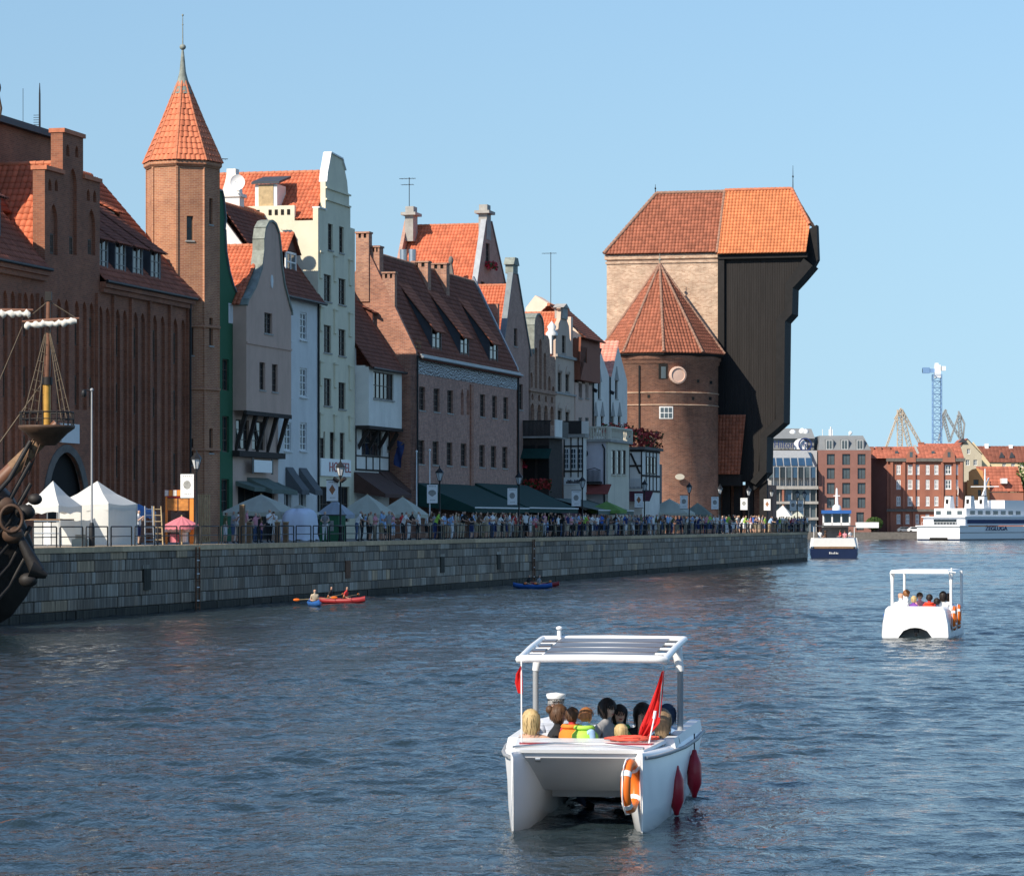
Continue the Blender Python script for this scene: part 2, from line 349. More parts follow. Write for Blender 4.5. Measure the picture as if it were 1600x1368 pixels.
# end return of the wall beyond the corner
er = MB(); c0 = corners[1]; 
ret = link('quay_return', None, qroot)
p0, p1 = W(S1 - .18, 0, 0), W(S1 + 30, -13.8, 0)
eb = MB()
for ri, (z, hgt) in enumerate(rows):
    k = 0.0; Ln = (p1 - p0).length
    while k < Ln:
        l = rq.choice((.5, .7, 1.0)); a = p0.lerp(p1, k / Ln); c = p0.lerp(p1, min(1, (k + l - .03) / Ln)); nn = Vector((.7, -.2, 0)) * .0
        eb.add([(a.x, a.y, z + .01), (c.x, c.y, z + .01), (c.x, c.y, z + hgt - .01), (a.x, a.y, z + hgt - .01)], [(0,1,2,3)], rq.randrange(4)); k += l
ebo = eb.build('return_stones', ['qstone_a', 'qstone_b', 'qstone_c', 'qstone_e']); ebo.parent = qroot
ebo.matrix_parent_inverse = (Matrix.Translation(W(0, 0, 0)) @ Matrix.Rotation(ANG, 4, 'Z')).inverted(); tag(ebo, kind='stuff')
bpy.data.objects.remove(ret)
cm = {}
s = S0; ci = 0
while s < S1 - .2:
    l = min(3.6, S1 - s)
    k = round(l, 2)
    if k not in cm: mb = MB(); mb.box(.01, l - .01, -.06, .75, 2.93, PAVE + .012); cm[k] = mb.mesh('cap_stone', 'cap_stone')
    link('cap_stone', cm[k], qroot, (s, 0, 0)); s += l

# ---------------------------------------------------------------- roof tiles: pantiles laid as real courses inside a planar outline
def tiles(parent, poly, mat, tw=.26, th=.36, name='roof_tiles', amp=.03, seed=1, loc=(0,0,0)):
    P = [Vector(p) for p in poly]; a = (P[1] - P[0]).normalized(); n = a.cross(P[-1] - P[0]).normalized()
    if n.z < 0: n = -n
    b = n.cross(a)
    if b.z < 0: b = -b
    uv = [((p - P[0]).dot(a), (p - P[0]).dot(b)) for p in P]
    u0, u1 = min(q[0] for q in uv), max(q[0] for q in uv); v0, v1 = min(q[1] for q in uv), max(q[1] for q in uv)
    nc = max(2, math.ceil((u1 - u0) / tw)); nr = max(2, math.ceil((v1 - v0) / th)); tw = (u1 - u0) / nc; th = (v1 - v0) / nr
    rr = random.Random(seed); bm = bmesh.new(); lay = bm.faces.layers.float.new('tone')
    prof = [(0, -amp * .6), (.12, amp * .7), (.45, amp * 2.0), (.78, amp * 1.1), (1, -amp * .6)]
    for r in range(nr):
        va, vb = v0 + r * th, v0 + (r + 1) * th + .02
        for c in range(nc):
            tone = rr.random()
            cols = []
            for f, hgt in prof:
                u = u0 + (c + f) * tw
                cols.append((bm.verts.new(P[0] + a * u + b * va + n * (hgt + .035)), bm.verts.new(P[0] + a * u + b * vb + n * (hgt + .005)), bm.verts.new(P[0] + a * u + b * va + n * (hgt + .01))))
            for i in range(4):
                f = bm.faces.new((cols[i][0], cols[i+1][0], cols[i+1][1], cols[i][1])); f[lay] = tone; f.smooth = True
                f = bm.faces.new((cols[i][2], cols[i+1][2], cols[i+1][0], cols[i][0])); f[lay] = tone * .5
    k = len(P); cen = sum(P, Vector()) / k
    rect = k == 4 and all(abs(q[0] - u0) < 1e-4 or abs(q[0] - u1) < 1e-4 for q in uv) and all(abs(q[1] - v0) < 1e-4 or abs(q[1] - v1) < 1e-4 for q in uv)
    if not rect:
        for i in range(k):
            e = P[(i+1) % k] - P[i]; pn = e.cross(n).normalized()
            if (cen - P[i]).dot(pn) > 0: pn = -pn
            bmesh.ops.bisect_plane(bm, geom=bm.verts[:] + bm.edges[:] + bm.faces[:], plane_co=P[i] + pn * .001, plane_no=pn, clear_outer=True)
    under = [bm.verts.new(p - n * .03) for p in P]; f = bm.faces.new(under); f[lay] = .3
    me = bpy.data.meshes.new(name); bm.normal_update(); bm.to_mesh(me); bm.free(); me.materials.append(MT(mat))
    return tag(link(name, me, parent, loc), kind='stuff')
def ridge(parent, pts, mat='ridge_tile', r=.13, name='ridge'):
    mb = MB()
    for a, b in zip(pts[:-1], pts[1:]):
        a, b = Vector(a), Vector(b); L = (b - a).length; n = max(1, int(L / .42))
        for i in range(n):
            p, q = a.lerp(b, i / n), a.lerp(b, min(1, (i + 1.08) / n)); mb.tube([p, q], [r * 1.12, r * .9], 7)
    return mb.build(name, mat, parent)

# rusty ladders and mooring niches in the quay wall
defm('rust', (.16, .075, .04), .85, .35, 5)
def quay_ladder(px, label):
    rt = thing('quay_ladder', label, 'ladder', W(S(px, -.06), .06, 0), ANG, 'iron ladders on the quay wall')
    for xx in (-.25, .25): k = MB(); k.tube([(xx, -.1, -.3), (xx, -.1, PAVE - .1)], .045, 6); k.build('stile', 'rust', rt)
    for i in range(9): k = MB(); k.tube([(-.25, -.1, .1 + i * .33), (.25, -.1, .1 + i * .33)], .03, 5); k.build('rung', 'white_paint' if i % 2 else 'rust', rt)
quay_ladder(306, 'rusty iron ladder on the quay wall below the first street lamp'); quay_ladder(832, 'rusty iron ladder on the quay wall near the farther blue kayak')
for px in (228, 542, 690, 778):
    k = MB(); s_ = S(px, 0); k.box(s_ - .45, s_ + .45, -.09, .0, 1.1, 2.1); k.build('mooring_recess', 'rust' if px == 542 else 'qstone_wet', qroot); k = MB(); k.box(s_ - .55, s_ + .55, -.07, -.0, 2.1, 2.28); k.build('recess_lintel', 'qstone_e', qroot)  # raised dark boxes give the recesses their shade by colour
# ---------------------------------------------------------------- building kit. local frame: x along the facade (away from camera), y into the block, z up from the pavement
class Bld:
    def __init__(self, name, label, cat, px0, px1, T, group='old riverside houses'):
        self.T = T; self.s0 = S(px0, T); self.w = S(px1, T) - self.s0
        self.root = thing(name, label, cat, W(self.s0, -T, PAVE), ANG, group)
        self.rs = random.Random(hash(name) % 1000 + int(px0))
    def x(self, px, dy=0.0): return S(px, self.T + dy) - self.s0
    def z(self, px, py, dy=0.0): return Zs(S(px, self.T + dy), self.T + dy, py) - PAVE
    def part(self, mb, name, mat, parent=None, loc=(0,0,0)): return mb.build(name, mat, parent or self.root, loc)
    def rect(self, p0, p1, y0, y1, dy=0.0):     # photo rectangle -> local x0, x1, z0, z1 on the facade (rows read at its middle)
        pm = (p0 + p1) / 2; return self.x(p0, dy), self.x(p1, dy), self.z(pm, y1, dy), self.z(pm, y0, dy)
WCACHE = {}
def window(B, r, y=.16, fr='trim_white', nx=2, nz=3, sill='stone_trim', gl='glass', name='window', fw=.07, parent=None, arch=False):
    x0, x1, z0, z1 = r; w, hgt = x1 - x0, z1 - z0
    key = (round(w, 2), round(hgt, 2), fr, nx, nz, sill, gl, fw)
    if key not in WCACHE:
        mb = MB(); mb.box(0, fw, -.03, .05, 0, hgt); mb.box(w - fw, w, -.03, .05, 0, hgt); mb.box(fw, w - fw, -.03, .05, 0, fw); mb.box(fw, w - fw, -.03, .05, hgt - fw, hgt)
        for i in range(1, nx): c = w * i / nx; mb.box(c - fw * .4, c + fw * .4, -.02, .05, fw, hgt - fw)
        for i in range(1, nz): c = hgt * i / nz; mb.box(fw, w - fw, -.012, .05, c - fw * .3, c + fw * .3)
        pn = MB(); pn.box(.02, w - .02, .03, .06, .02, hgt - .02)
        sl = MB(); sl.box(-.08, w + .08, -.22, -.031, -.09, -.005) if sill else None
        WCACHE[key] = (mb.mesh('window', fr), pn.mesh('pane', gl), sl.mesh('sill', sill) if sill else None)
    a, b, c = WCACHE[key]
    o = link(name, a, parent or B.root, (x0, y, z0)); link('pane', b, o)
    if c: link('sill', c, o)
    return o
def rc(r): x0, x1, z0, z1 = r; return [(x0, z0), (x1, z0), (x1, z1), (x0, z1)]
def lancet(x0, x1, z0, z1, n=4):
    c = (x0 + x1) / 2; w = (x1 - x0); zs = z1 - w * .85; pts = [(x0, z0), (x1, z0)]
    for i in range(n + 1): a = R(60) * i / n; pts.append((x0 + w * math.cos(a), zs + w * math.sin(a) * .98))
    for i in range(n - 1, -1, -1): a = R(60) * i / n; pts.append((x1 - w * math.cos(a), zs + w * math.sin(a) * .98))
    return pts
def roundtop(x0, x1, z0, z1, n=8):
    c = (x0 + x1) / 2; w = (x1 - x0) / 2; pts = [(x0, z0), (x1, z0)]
    for i in range(n + 1): a = math.pi * i / n; pts.append((c + w * math.cos(a), z1 - w + w * math.sin(a)))
    return pts
def block(B, x0, x1, y0, y1, z0, z1, mat, name='wall'):
    mb = MB(); mb.box(x0, x1, y0, y1, z0, z1); return B.part(mb, name, mat)
def chimney(B, x0, x1, y0, y1, z0, z1, mat='chimney_brick', flues=2):
    mb = MB(); mb.box(x0, x1, y0, y1, z0, z1 - .45); mb.box(x0 - .06, x1 + .06, y0 - .06, y1 + .06, z1 - .12, z1)
    n = flues; w = (y1 - y0) / (n * 2 + 1)
    for i in range(n + 1): mb.box(x0, x1, y0 + (2*i) * w, y0 + (2*i + 1) * w, z1 - .45, z1 - .12)
    o = B.part(mb, 'chimney', mat)
    k = MB(); k.box(x0 + .1, x1 - .05, y0 + .03, y1 - .03, z1 - .449, z1 - .121); k.build('flue', 'void_shade', o); return o
def gable_roof_perp(B, x0, x1, y0, y1, ze, zr, mat, **k):      # ridge runs into the block
    c = (x0 + x1) / 2
    tiles(B.root, [(x0, y1, ze), (x0, y0, ze), (c, y0, zr), (c, y1, zr)], mat, **k)
    tiles(B.root, [(x1, y0, ze), (x1, y1, ze), (c, y1, zr), (c, y0, zr)], mat, **k)
    ridge(B.root, [(c, y0, zr + .05), (c, y1, zr + .05)])
def gable_roof_par(B, x0, x1, y0, run, ze, zr, mat, **k):      # ridge runs along the facade
    tiles(B.root, [(x0, y0, ze), (x1, y0, ze), (x1, y0 + run, zr), (x0, y0 + run, zr)], mat, **k)
    tiles(B.root, [(x1, y0 + 2*run, ze), (x0, y0 + 2*run, ze), (x0, y0 + run, zr), (x1, y0 + run, zr)], mat, **k)
    ridge(B.root, [(x0, y0 + run, zr + .05), (x1, y0 + run, zr + .05)])
def end_wall(B, x, th, y0, run, z0, ze, zr, mat, name='end_wall', lift=0.0):   # gable end of a roof whose ridge runs along the facade
    mb = MB(); mb.prism([(y0, z0), (y0 + 2*run, z0), (y0 + 2*run, ze + lift), (y0 + run, zr + lift), (y0, ze + lift)], 'x', x, x + th); return B.part(mb, name, mat)
def pipe(B, x, z0, z1, y=-.08): mb = MB(); mb.tube([(x, y, z0), (x, y, z1)], .07, 6); return B.part(mb, 'downpipe', 'iron')
def gutter(B, x0, x1, y, z): mb = MB(); mb.tube([(x0, y, z), (x1, y, z)], .09, 6); return B.part(mb, 'gutter', 'iron')
def antenna(B, p, hgt, arms=2, mat='iron'):
    mb = MB(); x, y, z = p; mb.tube([(x, y, z), (x, y, z + hgt)], .035, 5)
    for i in range(arms):
        zz = z + hgt * (1 - .18 * i) - .1; mb.tube([(x - .1, y + .9 - i * .3, zz), (x, y - .6 + i * .2, zz)], .025, 4)
        for j in range(4): mb.tube([(x - .3, y + .7 - j * .35, zz), (x + .3, y + .7 - j * .35, zz)], .018, 4)
    return B.part(mb, 'aerial', mat)
def dish(B, p, r=.45, mat='white_paint'):
    mb = MB(); x, y, z = p; nn = 14
    prof = [(0.02, .0), (r * .5, .05), (r * .85, .14), (r, .2)]
    vs = []; 
    for rad, dd in prof:
        for j in range(nn): a = 2*math.pi*j/nn; vs.append((x - dd * .9 , y + rad * math.cos(a) - dd * .3, z + rad * math.sin(a)))
    mb.add(vs, [(i*nn + j, i*nn + (j+1) % nn, (i+1)*nn + (j+1) % nn, (i+1)*nn + j) for i in range(len(prof)-1) for j in range(nn)], 0, True)
    mb.tube([(x, y, z), (x - .5, y, z)], .02, 4); mb.tube([(x + .02, y, z), (x + .1, y, z - .6)], .03, 5)
    return B.part(mb, 'satellite_dish', mat)

# ================= brick gate house with its octagonal stair turret
B = Bld('gate_house', 'long brown brick gate house with stepped gable and pointed archway at the left', 'building', -60, 297, 9.0)
xe = B.w; ze = 13.85; zr = ze + 7.2; run = 6.0
holes = []; niche = []; wins = []
def gx(px): return B.x(px)
for i, c in enumerate((157, 168, 184, 195, 212, 223, 242, 254, 274, 286)):
    top = B.z(c, 478 + (c - 157) * .16); holes.append(lancet(gx(c - 3.6), gx(c + 3.6), B.z(c, 800), top)); niche.append(1)
    if i % 2 == 0:
        for a, b in ((504, 552), (594, 640), (692, 742)): k = (c - 157) * .17; wins.append((c, a + k * .8, b + k * .8))
for i, c in enumerate((8, 20, 40, 50)):
    holes.append(lancet(gx(c - 3.8), gx(c + 3.8), B.z(c, 800), B.z(c, 452 + c * .1))); niche.append(1)
    if i % 2 == 0:
        for a, b in ((480, 525), (572, 620), (680, 725)): wins.append((c, a, b))
for i, c in enumerate((66, 78, 92, 104, 120, 132, 143)):
    holes.append(lancet(gx(c - 3.6), gx(c + 3.6), B.z(c, 640), B.z(c, 462 + (c - 60) * .12))); niche.append(1)
    if i % 2 == 0: wins.append((c, 490 + i, 535 + i)); wins.append((c, 583 + i, 628 + i))
_za = B.z(103, 706); _c = (gx(72) + gx(134)) / 2; _hw = (gx(134) - gx(72)) / 2
arch = [(_c - _hw, .02), (_c + _hw, .02)] + [(_c + _hw * math.cos(R(a)) ** .8, 1.0 + (_za - 1.0) * (math.sin(R(a)) * .82 + .18 * a / 90)) for a in range(0, 90, 12)] + [(_c, _za)] + [(_c - _hw * math.cos(R(a)) ** .8, 1.0 + (_za - 1.0) * (math.sin(R(a)) * .82 + .18 * a / 90)) for a in range(84, -1, -12)]; holes.append(arch); niche.append(0)
gz = lambda px, py: B.z(px, py)
# facade with the stepped gable growing out of it
xl, xa, xb, xr = gx(70), gx(98), gx(130), gx(156)
out = [(0, 0), (xe, 0), (xe, ze), (xr, ze), (xr, gz(145, 283)), (xb, gz(145, 283)), (xb, gz(115, 212)), (xa, gz(115, 212)), (xa, gz(82, 268)), (xl, gz(82, 268)), (xl, ze), (0, ze)]
for c, t in ((84, 318), (114, 262), (143, 326)):
    holes.append(lancet(gx(c - 6), gx(c + 6), gz(c, 398), gz(c, t))); niche.append(1); wins.append((c, 365 + (c - 84) * .15, 396 + (c - 84) * .15))
for c, t in ((78, 276), (88, 277), (106, 222), (120, 224), (138, 292), (148, 294)):
    holes.append(lancet(gx(c - 2.6), gx(c + 2.6), gz(c, t + 22), gz(c, t + 3))); niche.append(1)
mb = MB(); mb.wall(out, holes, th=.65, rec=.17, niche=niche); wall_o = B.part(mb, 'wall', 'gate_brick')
bk = MB(); bk.box(gx(70), gx(136), .35, .6, 0, 6.5); B.part(bk, 'passage_shade', 'void_shade')  # flat dark panel stands in for the archway's deep shade
for c, a, b in wins: window(B, B.rect(c - 2.4, c + 2.4, a, b), y=.15, fr='frame_brown', nx=2, nz=3, sill=None, fw=.06)
sm = MB()
for k in range(len(arch) - 3):         # stone surround of the archway
    a, b = arch[1 + k], arch[2 + k]; cx = _c
    def o_(p, e): return (cx + (p[0] - cx) * 1.22, p[1] * 1.06 + (.12 if p[1] > .5 else 0))
    sm.hexa([(a[0], -.06, a[1]), (b[0], -.06, b[1]), (b[0], .2, b[1]), (a[0], .2, a[1]), (o_(a, .55)[0], -.06, o_(a, .55)[1]), (o_(b, .55)[0], -.06, o_(b, .55)[1]), (o_(b, .55)[0], .2, o_(b, .55)[1]), (o_(a, .55)[0], .2, o_(a, .55)[1])])
B.part(sm, 'arch_surround', 'stone_dark')
r = B.rect(93, 121, 662, 692); k = MB(); k.box(r[0], r[1], -.12, -.01, r[2], r[3]); B.part(k, 'plaque', 'trim_white')
# brick strips between the bays, cornice, coping
for c in (150, 175.5, 203, 232, 264, 292, 30, 58): k = MB(); k.box(gx(c - 1.1), gx(c + 1.1), -.16, -.005, 0, B.z(c, 458 + max(0, c - 150) * .16)); B.part(k, 'pilaster', 'gate_brick')
for a_, b_ in ((xr + .02, xe), (0, xl - .02)):
    k = MB(); k.box(a_, b_, -.22, -.005, ze - .55, ze - .3); B.part(k, 'lower_cornice', 'gate_brick'); k = MB(); k.box(a_, b_, -.35, -.006, ze - .29, ze); B.part(k, 'cornice', 'gate_brick')
for a, b, zt in ((xl, xa, gz(82, 268)), (xa, xb, gz(115, 212)), (xb, xr, gz(145, 283))): k = MB(); k.box(a - .05, b + .08, -.12, .75, zt + .003, zt + .22); B.part(k, 'coping', 'ridge_tile')
block(B, 0, xe, .66, 2 * run, 0, ze, 'gate_brick', 'rear_wall')
# roofs
tiles(B.root, [(0, -.35, ze + .02), (xl, -.35, ze + .02), (xl, run, zr), (0, run, zr)], 'tile_red', .34, .45, seed=2)
tiles(B.root, [(xr, -.35, ze + .02), (xe + 1, -.35, ze + .02), (xe + 1, run, zr), (xr, run, zr)], 'tile_red', .34, .45, seed=3)
tiles(B.root, [(xl, 2.6, ze + 2.6 * 1.2), (xr, 2.6, ze + 2.6 * 1.2), (xr, run, zr), (xl, run, zr)], 'tile_red', .34, .45, seed=4)
tiles(B.root, [(xe, 2 * run, ze), (0, 2 * run, ze), (0, run, zr), (xe, run, zr)], 'tile_red', .5, .6, seed=4)
ridge(B.root, [(0, run, zr + .05), (xe, run, zr + .05)])
gutter(B, xr, xe, -.42, ze + .02); gutter(B, 0, xl, -.42, ze + .02)
# cross roof behind the stepped gable
cx = (xa + xb) / 2; zg = gz(82, 246)
tiles(B.root, [(xl + .1, 6.5, zg - 5.2), (xl + .1, .66, zg - 5.2), (cx, .66, zg), (cx, 6.5, zg)], 'tile_orange', .34, .45, seed=5)  # sunward slope in orange: its sunlight is in the tile colour
tiles(B.root, [(xr - .1, .66, zg - 5.2), (xr - .1, 6.5, zg - 5.2), (cx, 6.5, zg), (cx, .66, zg)], 'tile_red', .34, .45, seed=6)
ridge(B.root, [(cx, .7, zg + .05), (cx, 6.5, zg + .05)])
k = MB(); k.box(xl, xl + .3, .7, 3.2, ze, zg - 5.0); B.part(k, 'cheek', 'gate_brick')
# dark flat-roofed lift house behind with its masts
zt = B.z(60, 202, 4.5); k = MB(); k.box(B.x(-80, 4.4), B.x(84, 4.4), 4.4, 9, zr - 2.5, zt - .35); pc = B.part(k, 'roof_house', 'gate_brick')
k = MB(); k.box(B.x(-80, 4.4), B.x(84, 4.4) + .5, 4.0, 9.3, zt - .35, zt); k.build('flat_roof', 'slate', pc)
gx5 = lambda q_: B.x(q_, 5)
k = MB(); k.tube([(gx5(62), 5, zt), (gx5(62), 5, zt + 2.1), (gx5(62), 5, zt + 2.7)], [.06, .05, .02], 5); B.part(MB().tube([(gx5(36), 5, zt), (gx5(36), 5, zt + 2.1)], .015, 4), 'whip_aerial', 'iron')
for i in range(6): k.tube([(gx5(62) - .02, 5 + .35, zt + .3 + i * .13), (gx5(62), 5, zt + .3 + i * .13)], .015, 4)
B.part(k, 'aerial', 'iron')
# dormers: four shed dormers in a row over the right wing, one little louvre, one on the left wing
def shed_dormer(B, px, y0, y1, zf0, zf1, w, slope, mat_roof, cheek='slate', fr='trim_white', x=None):
    xx = B.x(px) if x is None else x; d = MB(); L = y1 - y0
    d.prism([(y0 + .05, zf0), (y0 + .05, zf1), (y1, zf1 + slope * L), (y1, zf0)], 'x', xx, xx + .12); d.prism([(y0 + .05, zf0), (y0 + .05, zf1), (y1, zf1 + slope * L), (y1, zf0)], 'x', xx + w - .12, xx + w)
    o = B.part(d, 'dormer', cheek)
    t = tiles(o, [(xx - .2, y0 - .3, zf1 - .3 * slope + .06), (xx + w + .2, y0 - .3, zf1 - .3 * slope + .06), (xx + w + .2, y1, zf1 + slope * L + .06), (xx - .2, y1, zf1 + slope * L + .06)], mat_roof, .3, .4)
    wi = window(B, (xx + .12, xx + w - .12, zf0, zf1), y=y0 + .08, fr=fr, nx=2, nz=3, sill=None, parent=o); return o
for px in (161, 189, 216, 244): shed_dormer(B, px, .3, 3.8, ze + .6, ze + 2.4, 1.7, .72, 'tile_dark', fr='stone_trim')
shed_dormer(B, 176, 3.3, 4.9, ze + 4.0, ze + 4.8, .9, .5, 'tile_orange', fr='frame_brown', x=B.x(180, 3.3))
shed_dormer(B, -14, .8, 4.6, ze + 1.2, ze + 3.4, 3.2, .6, 'tile_dark')
pipe(B, xe - .5, 0, ze, -.2)
gate = B
# turret
TT = 10.3; ts = S(285.5, TT); TR = 2.10
tur = thing('stair_turret', 'tall octagonal brick stair turret with pointed orange tiled roof and thin spire', 'tower', W(ts, -TT, PAVE), ANG)
td = dep(ts, TT); zE = H + (YH - 256) * td / F - PAVE; zA = H + (YH - 127) * td / F - PAVE
ph = R(22.5 - 14 + 2)
def octo(r, z, k): a = ph + k * math.pi / 4; return Vector((r * math.cos(a), r * math.sin(a), z))
for k in range(8):
    a, b = octo(TR, 0, k), octo(TR, 0, k + 1); f = MB(); c = (a + b) / 2; dirx = (b - a).normalized(); L = (b - a).length
    o = link('wall_face', None, tur); bpy.data.objects.remove(o)
    m_ = MB(); hs = []
    wl_ = [(L * .36, L * .6, zE - 4.6, zE - 3.2), (L * .36, L * .6, zE - 11.2, zE - 9.6), (L * .36, L * .6, zE - 17.5, zE - 16)] if k in (4, 5, 6) else []
    if k == 5: wl_ = [(L * .36, L * .58, zE - 3.6, zE - 2.1), (L * .36, L * .6, zE - 10.6, zE - 9.0), (L * .36, L * .6, zE - 16.8, zE - 15.4)]
    m_.wall([(0, 0), (L, 0), (L, zE), (0, zE)], [rc(q) for q in wl_], th=.3)
    rot = math.atan2(dirx.y, dirx.x)
    o = m_.build('wall_face', 'turret_brick', tur, a, rot)
    for q in wl_: window(None, q, fr='frame_brown', nx=1, nz=2, sill='stone_trim', parent=o, fw=.05)
    e = MB(); e.box(-.06, .06, -.06, .06, 0, zE - .05); e.build('corner_strip', 'turret_brick', tur, octo(TR, 0, k), rot)
k = MB(); k.lathe([(TR + .05, zE - .35), (TR + .2, zE - .2), (TR + .2, zE - .02), (TR - .3, zE)], n=8, smooth=False, ph=ph)
for zz in (8.7, 5.2, 12.3): k.lathe([(TR + .02, zz), (TR + .12, zz + .04), (TR + .12, zz + .16), (TR + .02, zz + .2)], n=8, smooth=False, ph=ph)
k.build('string_course', 'turret_brick', tur)
# the roof is laid tile by tile
rs_ = MB(); RE = TR + .22; zc = zA - .02
nrow = 14
def rad(z): return .25 + (RE - .25) * (1 - (z - zE) / (zc - zE)) ** 1.06
bs = MB(); bs.lathe([(rad(zE) - .08, zE - .02), (rad((zE + zc) / 2) - .08, (zE + zc) / 2), (.17, zc)], n=8, smooth=False, ph=ph); bs.build('roof_core', 'tile_dark', tur)
tcache = {}
def turret_tile(w0, w1, ln):
    key = (round(w0, 2), round(w1, 2), round(ln, 2))
    if key not in tcache:
        mb = MB(); cols = [(-.5, 0), (-.25, .035), (0, .06), (.25, .04), (.5, .005)]
        vs = [(f * w0, 0, hh + .05) for f, hh in cols] + [(f * w1, ln * 1.08, hh + .01) for f, hh in cols] + [(f * w0, 0, hh - .01) for f, hh in cols]
        mb.add(vs, [(i, i + 1, 6 + i, 5 + i) for i in range(4)], 0, True); mb.add(vs, [(10 + i, 11 + i, i + 1, i) for i in range(4)]); tcache[key] = mb.mesh('tile', 'turret_tile')
    return tcache[key]
for k in range(8):
    am = ph + (k + .5) * math.pi / 4; vis = k in (3, 4, 5, 6)
    for r_ in range(nrow):
        za, zb = zE + (zc - zE) * r_ / nrow, zE + (zc - zE) * (r_ + 1) / nrow
        ra, rb = rad(za) * math.cos(math.pi / 8), rad(zb) * math.cos(math.pi / 8)
        wa, wb = 2 * rad(za) * math.sin(math.pi / 8), 2 * rad(zb) * math.sin(math.pi / 8)
        n = max(1, round(wa / .31)); pa = Vector((ra * math.cos(am), ra * math.sin(am), za)); pb = Vector((rb * math.cos(am), rb * math.sin(am), zb))
        up = (pb - pa); ln = up.length; up.normalize(); ax = Vector((-math.sin(am), math.cos(am), 0)); nn = ax.cross(up)
        if not vis: rs_.add([pa - ax * wa / 2 + nn * .04, pa + ax * wa / 2 + nn * .04, pb + ax * wb / 2, pb - ax * wb / 2], [(0, 1, 2, 3)]); continue
        for j in range(n):
            f = (j + .5) / n - .5; base = pa + ax * f * wa; lean = (f * (wb - wa)) / ln
            u2 = (up + ax * lean).normalized(); a2 = ax; n2 = a2.cross(u2).normalized()
            o = link('tile', turret_tile(wa / n, wb / n, ln), tur); M4 = Matrix((a2, u2, n2)).transposed().to_4x4(); M4.translation = base; o.matrix_local = M4
tag(rs_.build('back_tiles', 'turret_tile', tur), kind='stuff')
for k in range(8): ridge(tur, [octo(rad(zE) + .02, zE, k), octo(rad((zE+zc)/2) + .02, (zE+zc)/2, k), octo(.27, zc, k)], 'ridge_tile', .075, 'hip')
k = MB(); k.lathe([(.62, zc - .75), (.36, zc - .1), (.19, zc + .55), (.1, zc + 1.5), (.05, zc + 1.9)], n=10); k.ell((0, 0, zc + 2.0), (.19, .19, .17)); k.tube([(0, 0, zc + 2), (0, 0, zc + 3.9)], [.04, .02], 5); k.ell((0, 0, zc + 3.85), (.06, .06, .08), 6, 5); k.ell((0, 0, zc + 3.3), (.05, .05, .06), 6, 5)
k.build('spire', 'copper', tur)
defm('navy', (.012, .03, .12), .6, .1, 3)
# ================= houses between the turret and the granary
def gable_facade(B, out, holes, mat, th=.35, rec=.18, name='wall'):
    mb = MB(); mb.wall(out, [rc(h) if len(h) == 4 and not isinstance(h[0], tuple) else h for h in holes], th=th, rec=rec); return B.part(mb, name, mat)
def coping(B, pts, mat, w=.5, hh=.12, y0=-.1, name='coping'):
    mb = MB()
    for (x0, z0), (x1, z1) in zip(pts[:-1], pts[1:]):
        d = Vector((x1 - x0, z1 - z0)); L = d.length
        if L < 1e-4: continue
        nx_, nz_ = -d.y / L * hh, d.x / L * hh
        if nz_ < 0: nx_, nz_ = -nx_, -nz_
        mb.hexa([(x0, y0, z0 + .003), (x1, y0, z1 + .003), (x1, y0 + w, z1 + .003), (x0, y0 + w, z0 + .003), (x0 + nx_, y0, z0 + nz_), (x1 + nx_, y0, z1 + nz_), (x1 + nx_, y0 + w, z1 + nz_), (x0 + nx_, y0 + w, z0 + nz_)])
    return B.part(mb, name, mat)

# green house
B = Bld('green_house', 'narrow dark green house with curved gable squeezed beside the brick turret', 'house', 310, 369, 9.0)
c = B.w / 2; hw = B.w / 2; z = lambda py: B.z(355, py)
prof = [(1.0, z(478)), (1.0, z(456)), (.82, z(446)), (.6, z(425)), (.42, z(395)), (.36, z(360)), (.40, z(345)), (.36, z(335)), (.28, z(312)), (.2, z(302))]
out = [(0, 0), (B.w, 0)] + [(c + hw * f, q) for f, q in prof] + [(c - hw * f, q) for f, q in reversed(prof)]
wn_ = [B.rect(347.5, 358, a, b) for a, b in ((561, 610), (650, 706))] + [B.rect(346, 358, 748, 800)]
sm_ = [B.rect(357, 364, 474, 505)]
gable_facade(B, out, [rc(w_) for w_ in wn_] + [rc(sm_[0])], 'green')
for w_ in wn_: window(B, w_, fr='frame_brown', nx=2, nz=3, sill=None)
window(B, sm_[0], fr='white_paint', nx=1, nz=1, gl='white_paint', sill=None, y=.02)
coping(B, [(c - hw * f, q) for f, q in prof] [1:] + [(c + hw * f, q) for f, q in reversed(prof[1:])], 'lead', .5, .1)
block(B, 0, B.w, .35, 9, 0, z(470), 'mauve', 'body')
gable_roof_perp(B, 0, B.w, .36, 9, z(470), z(372), 'tile_red')
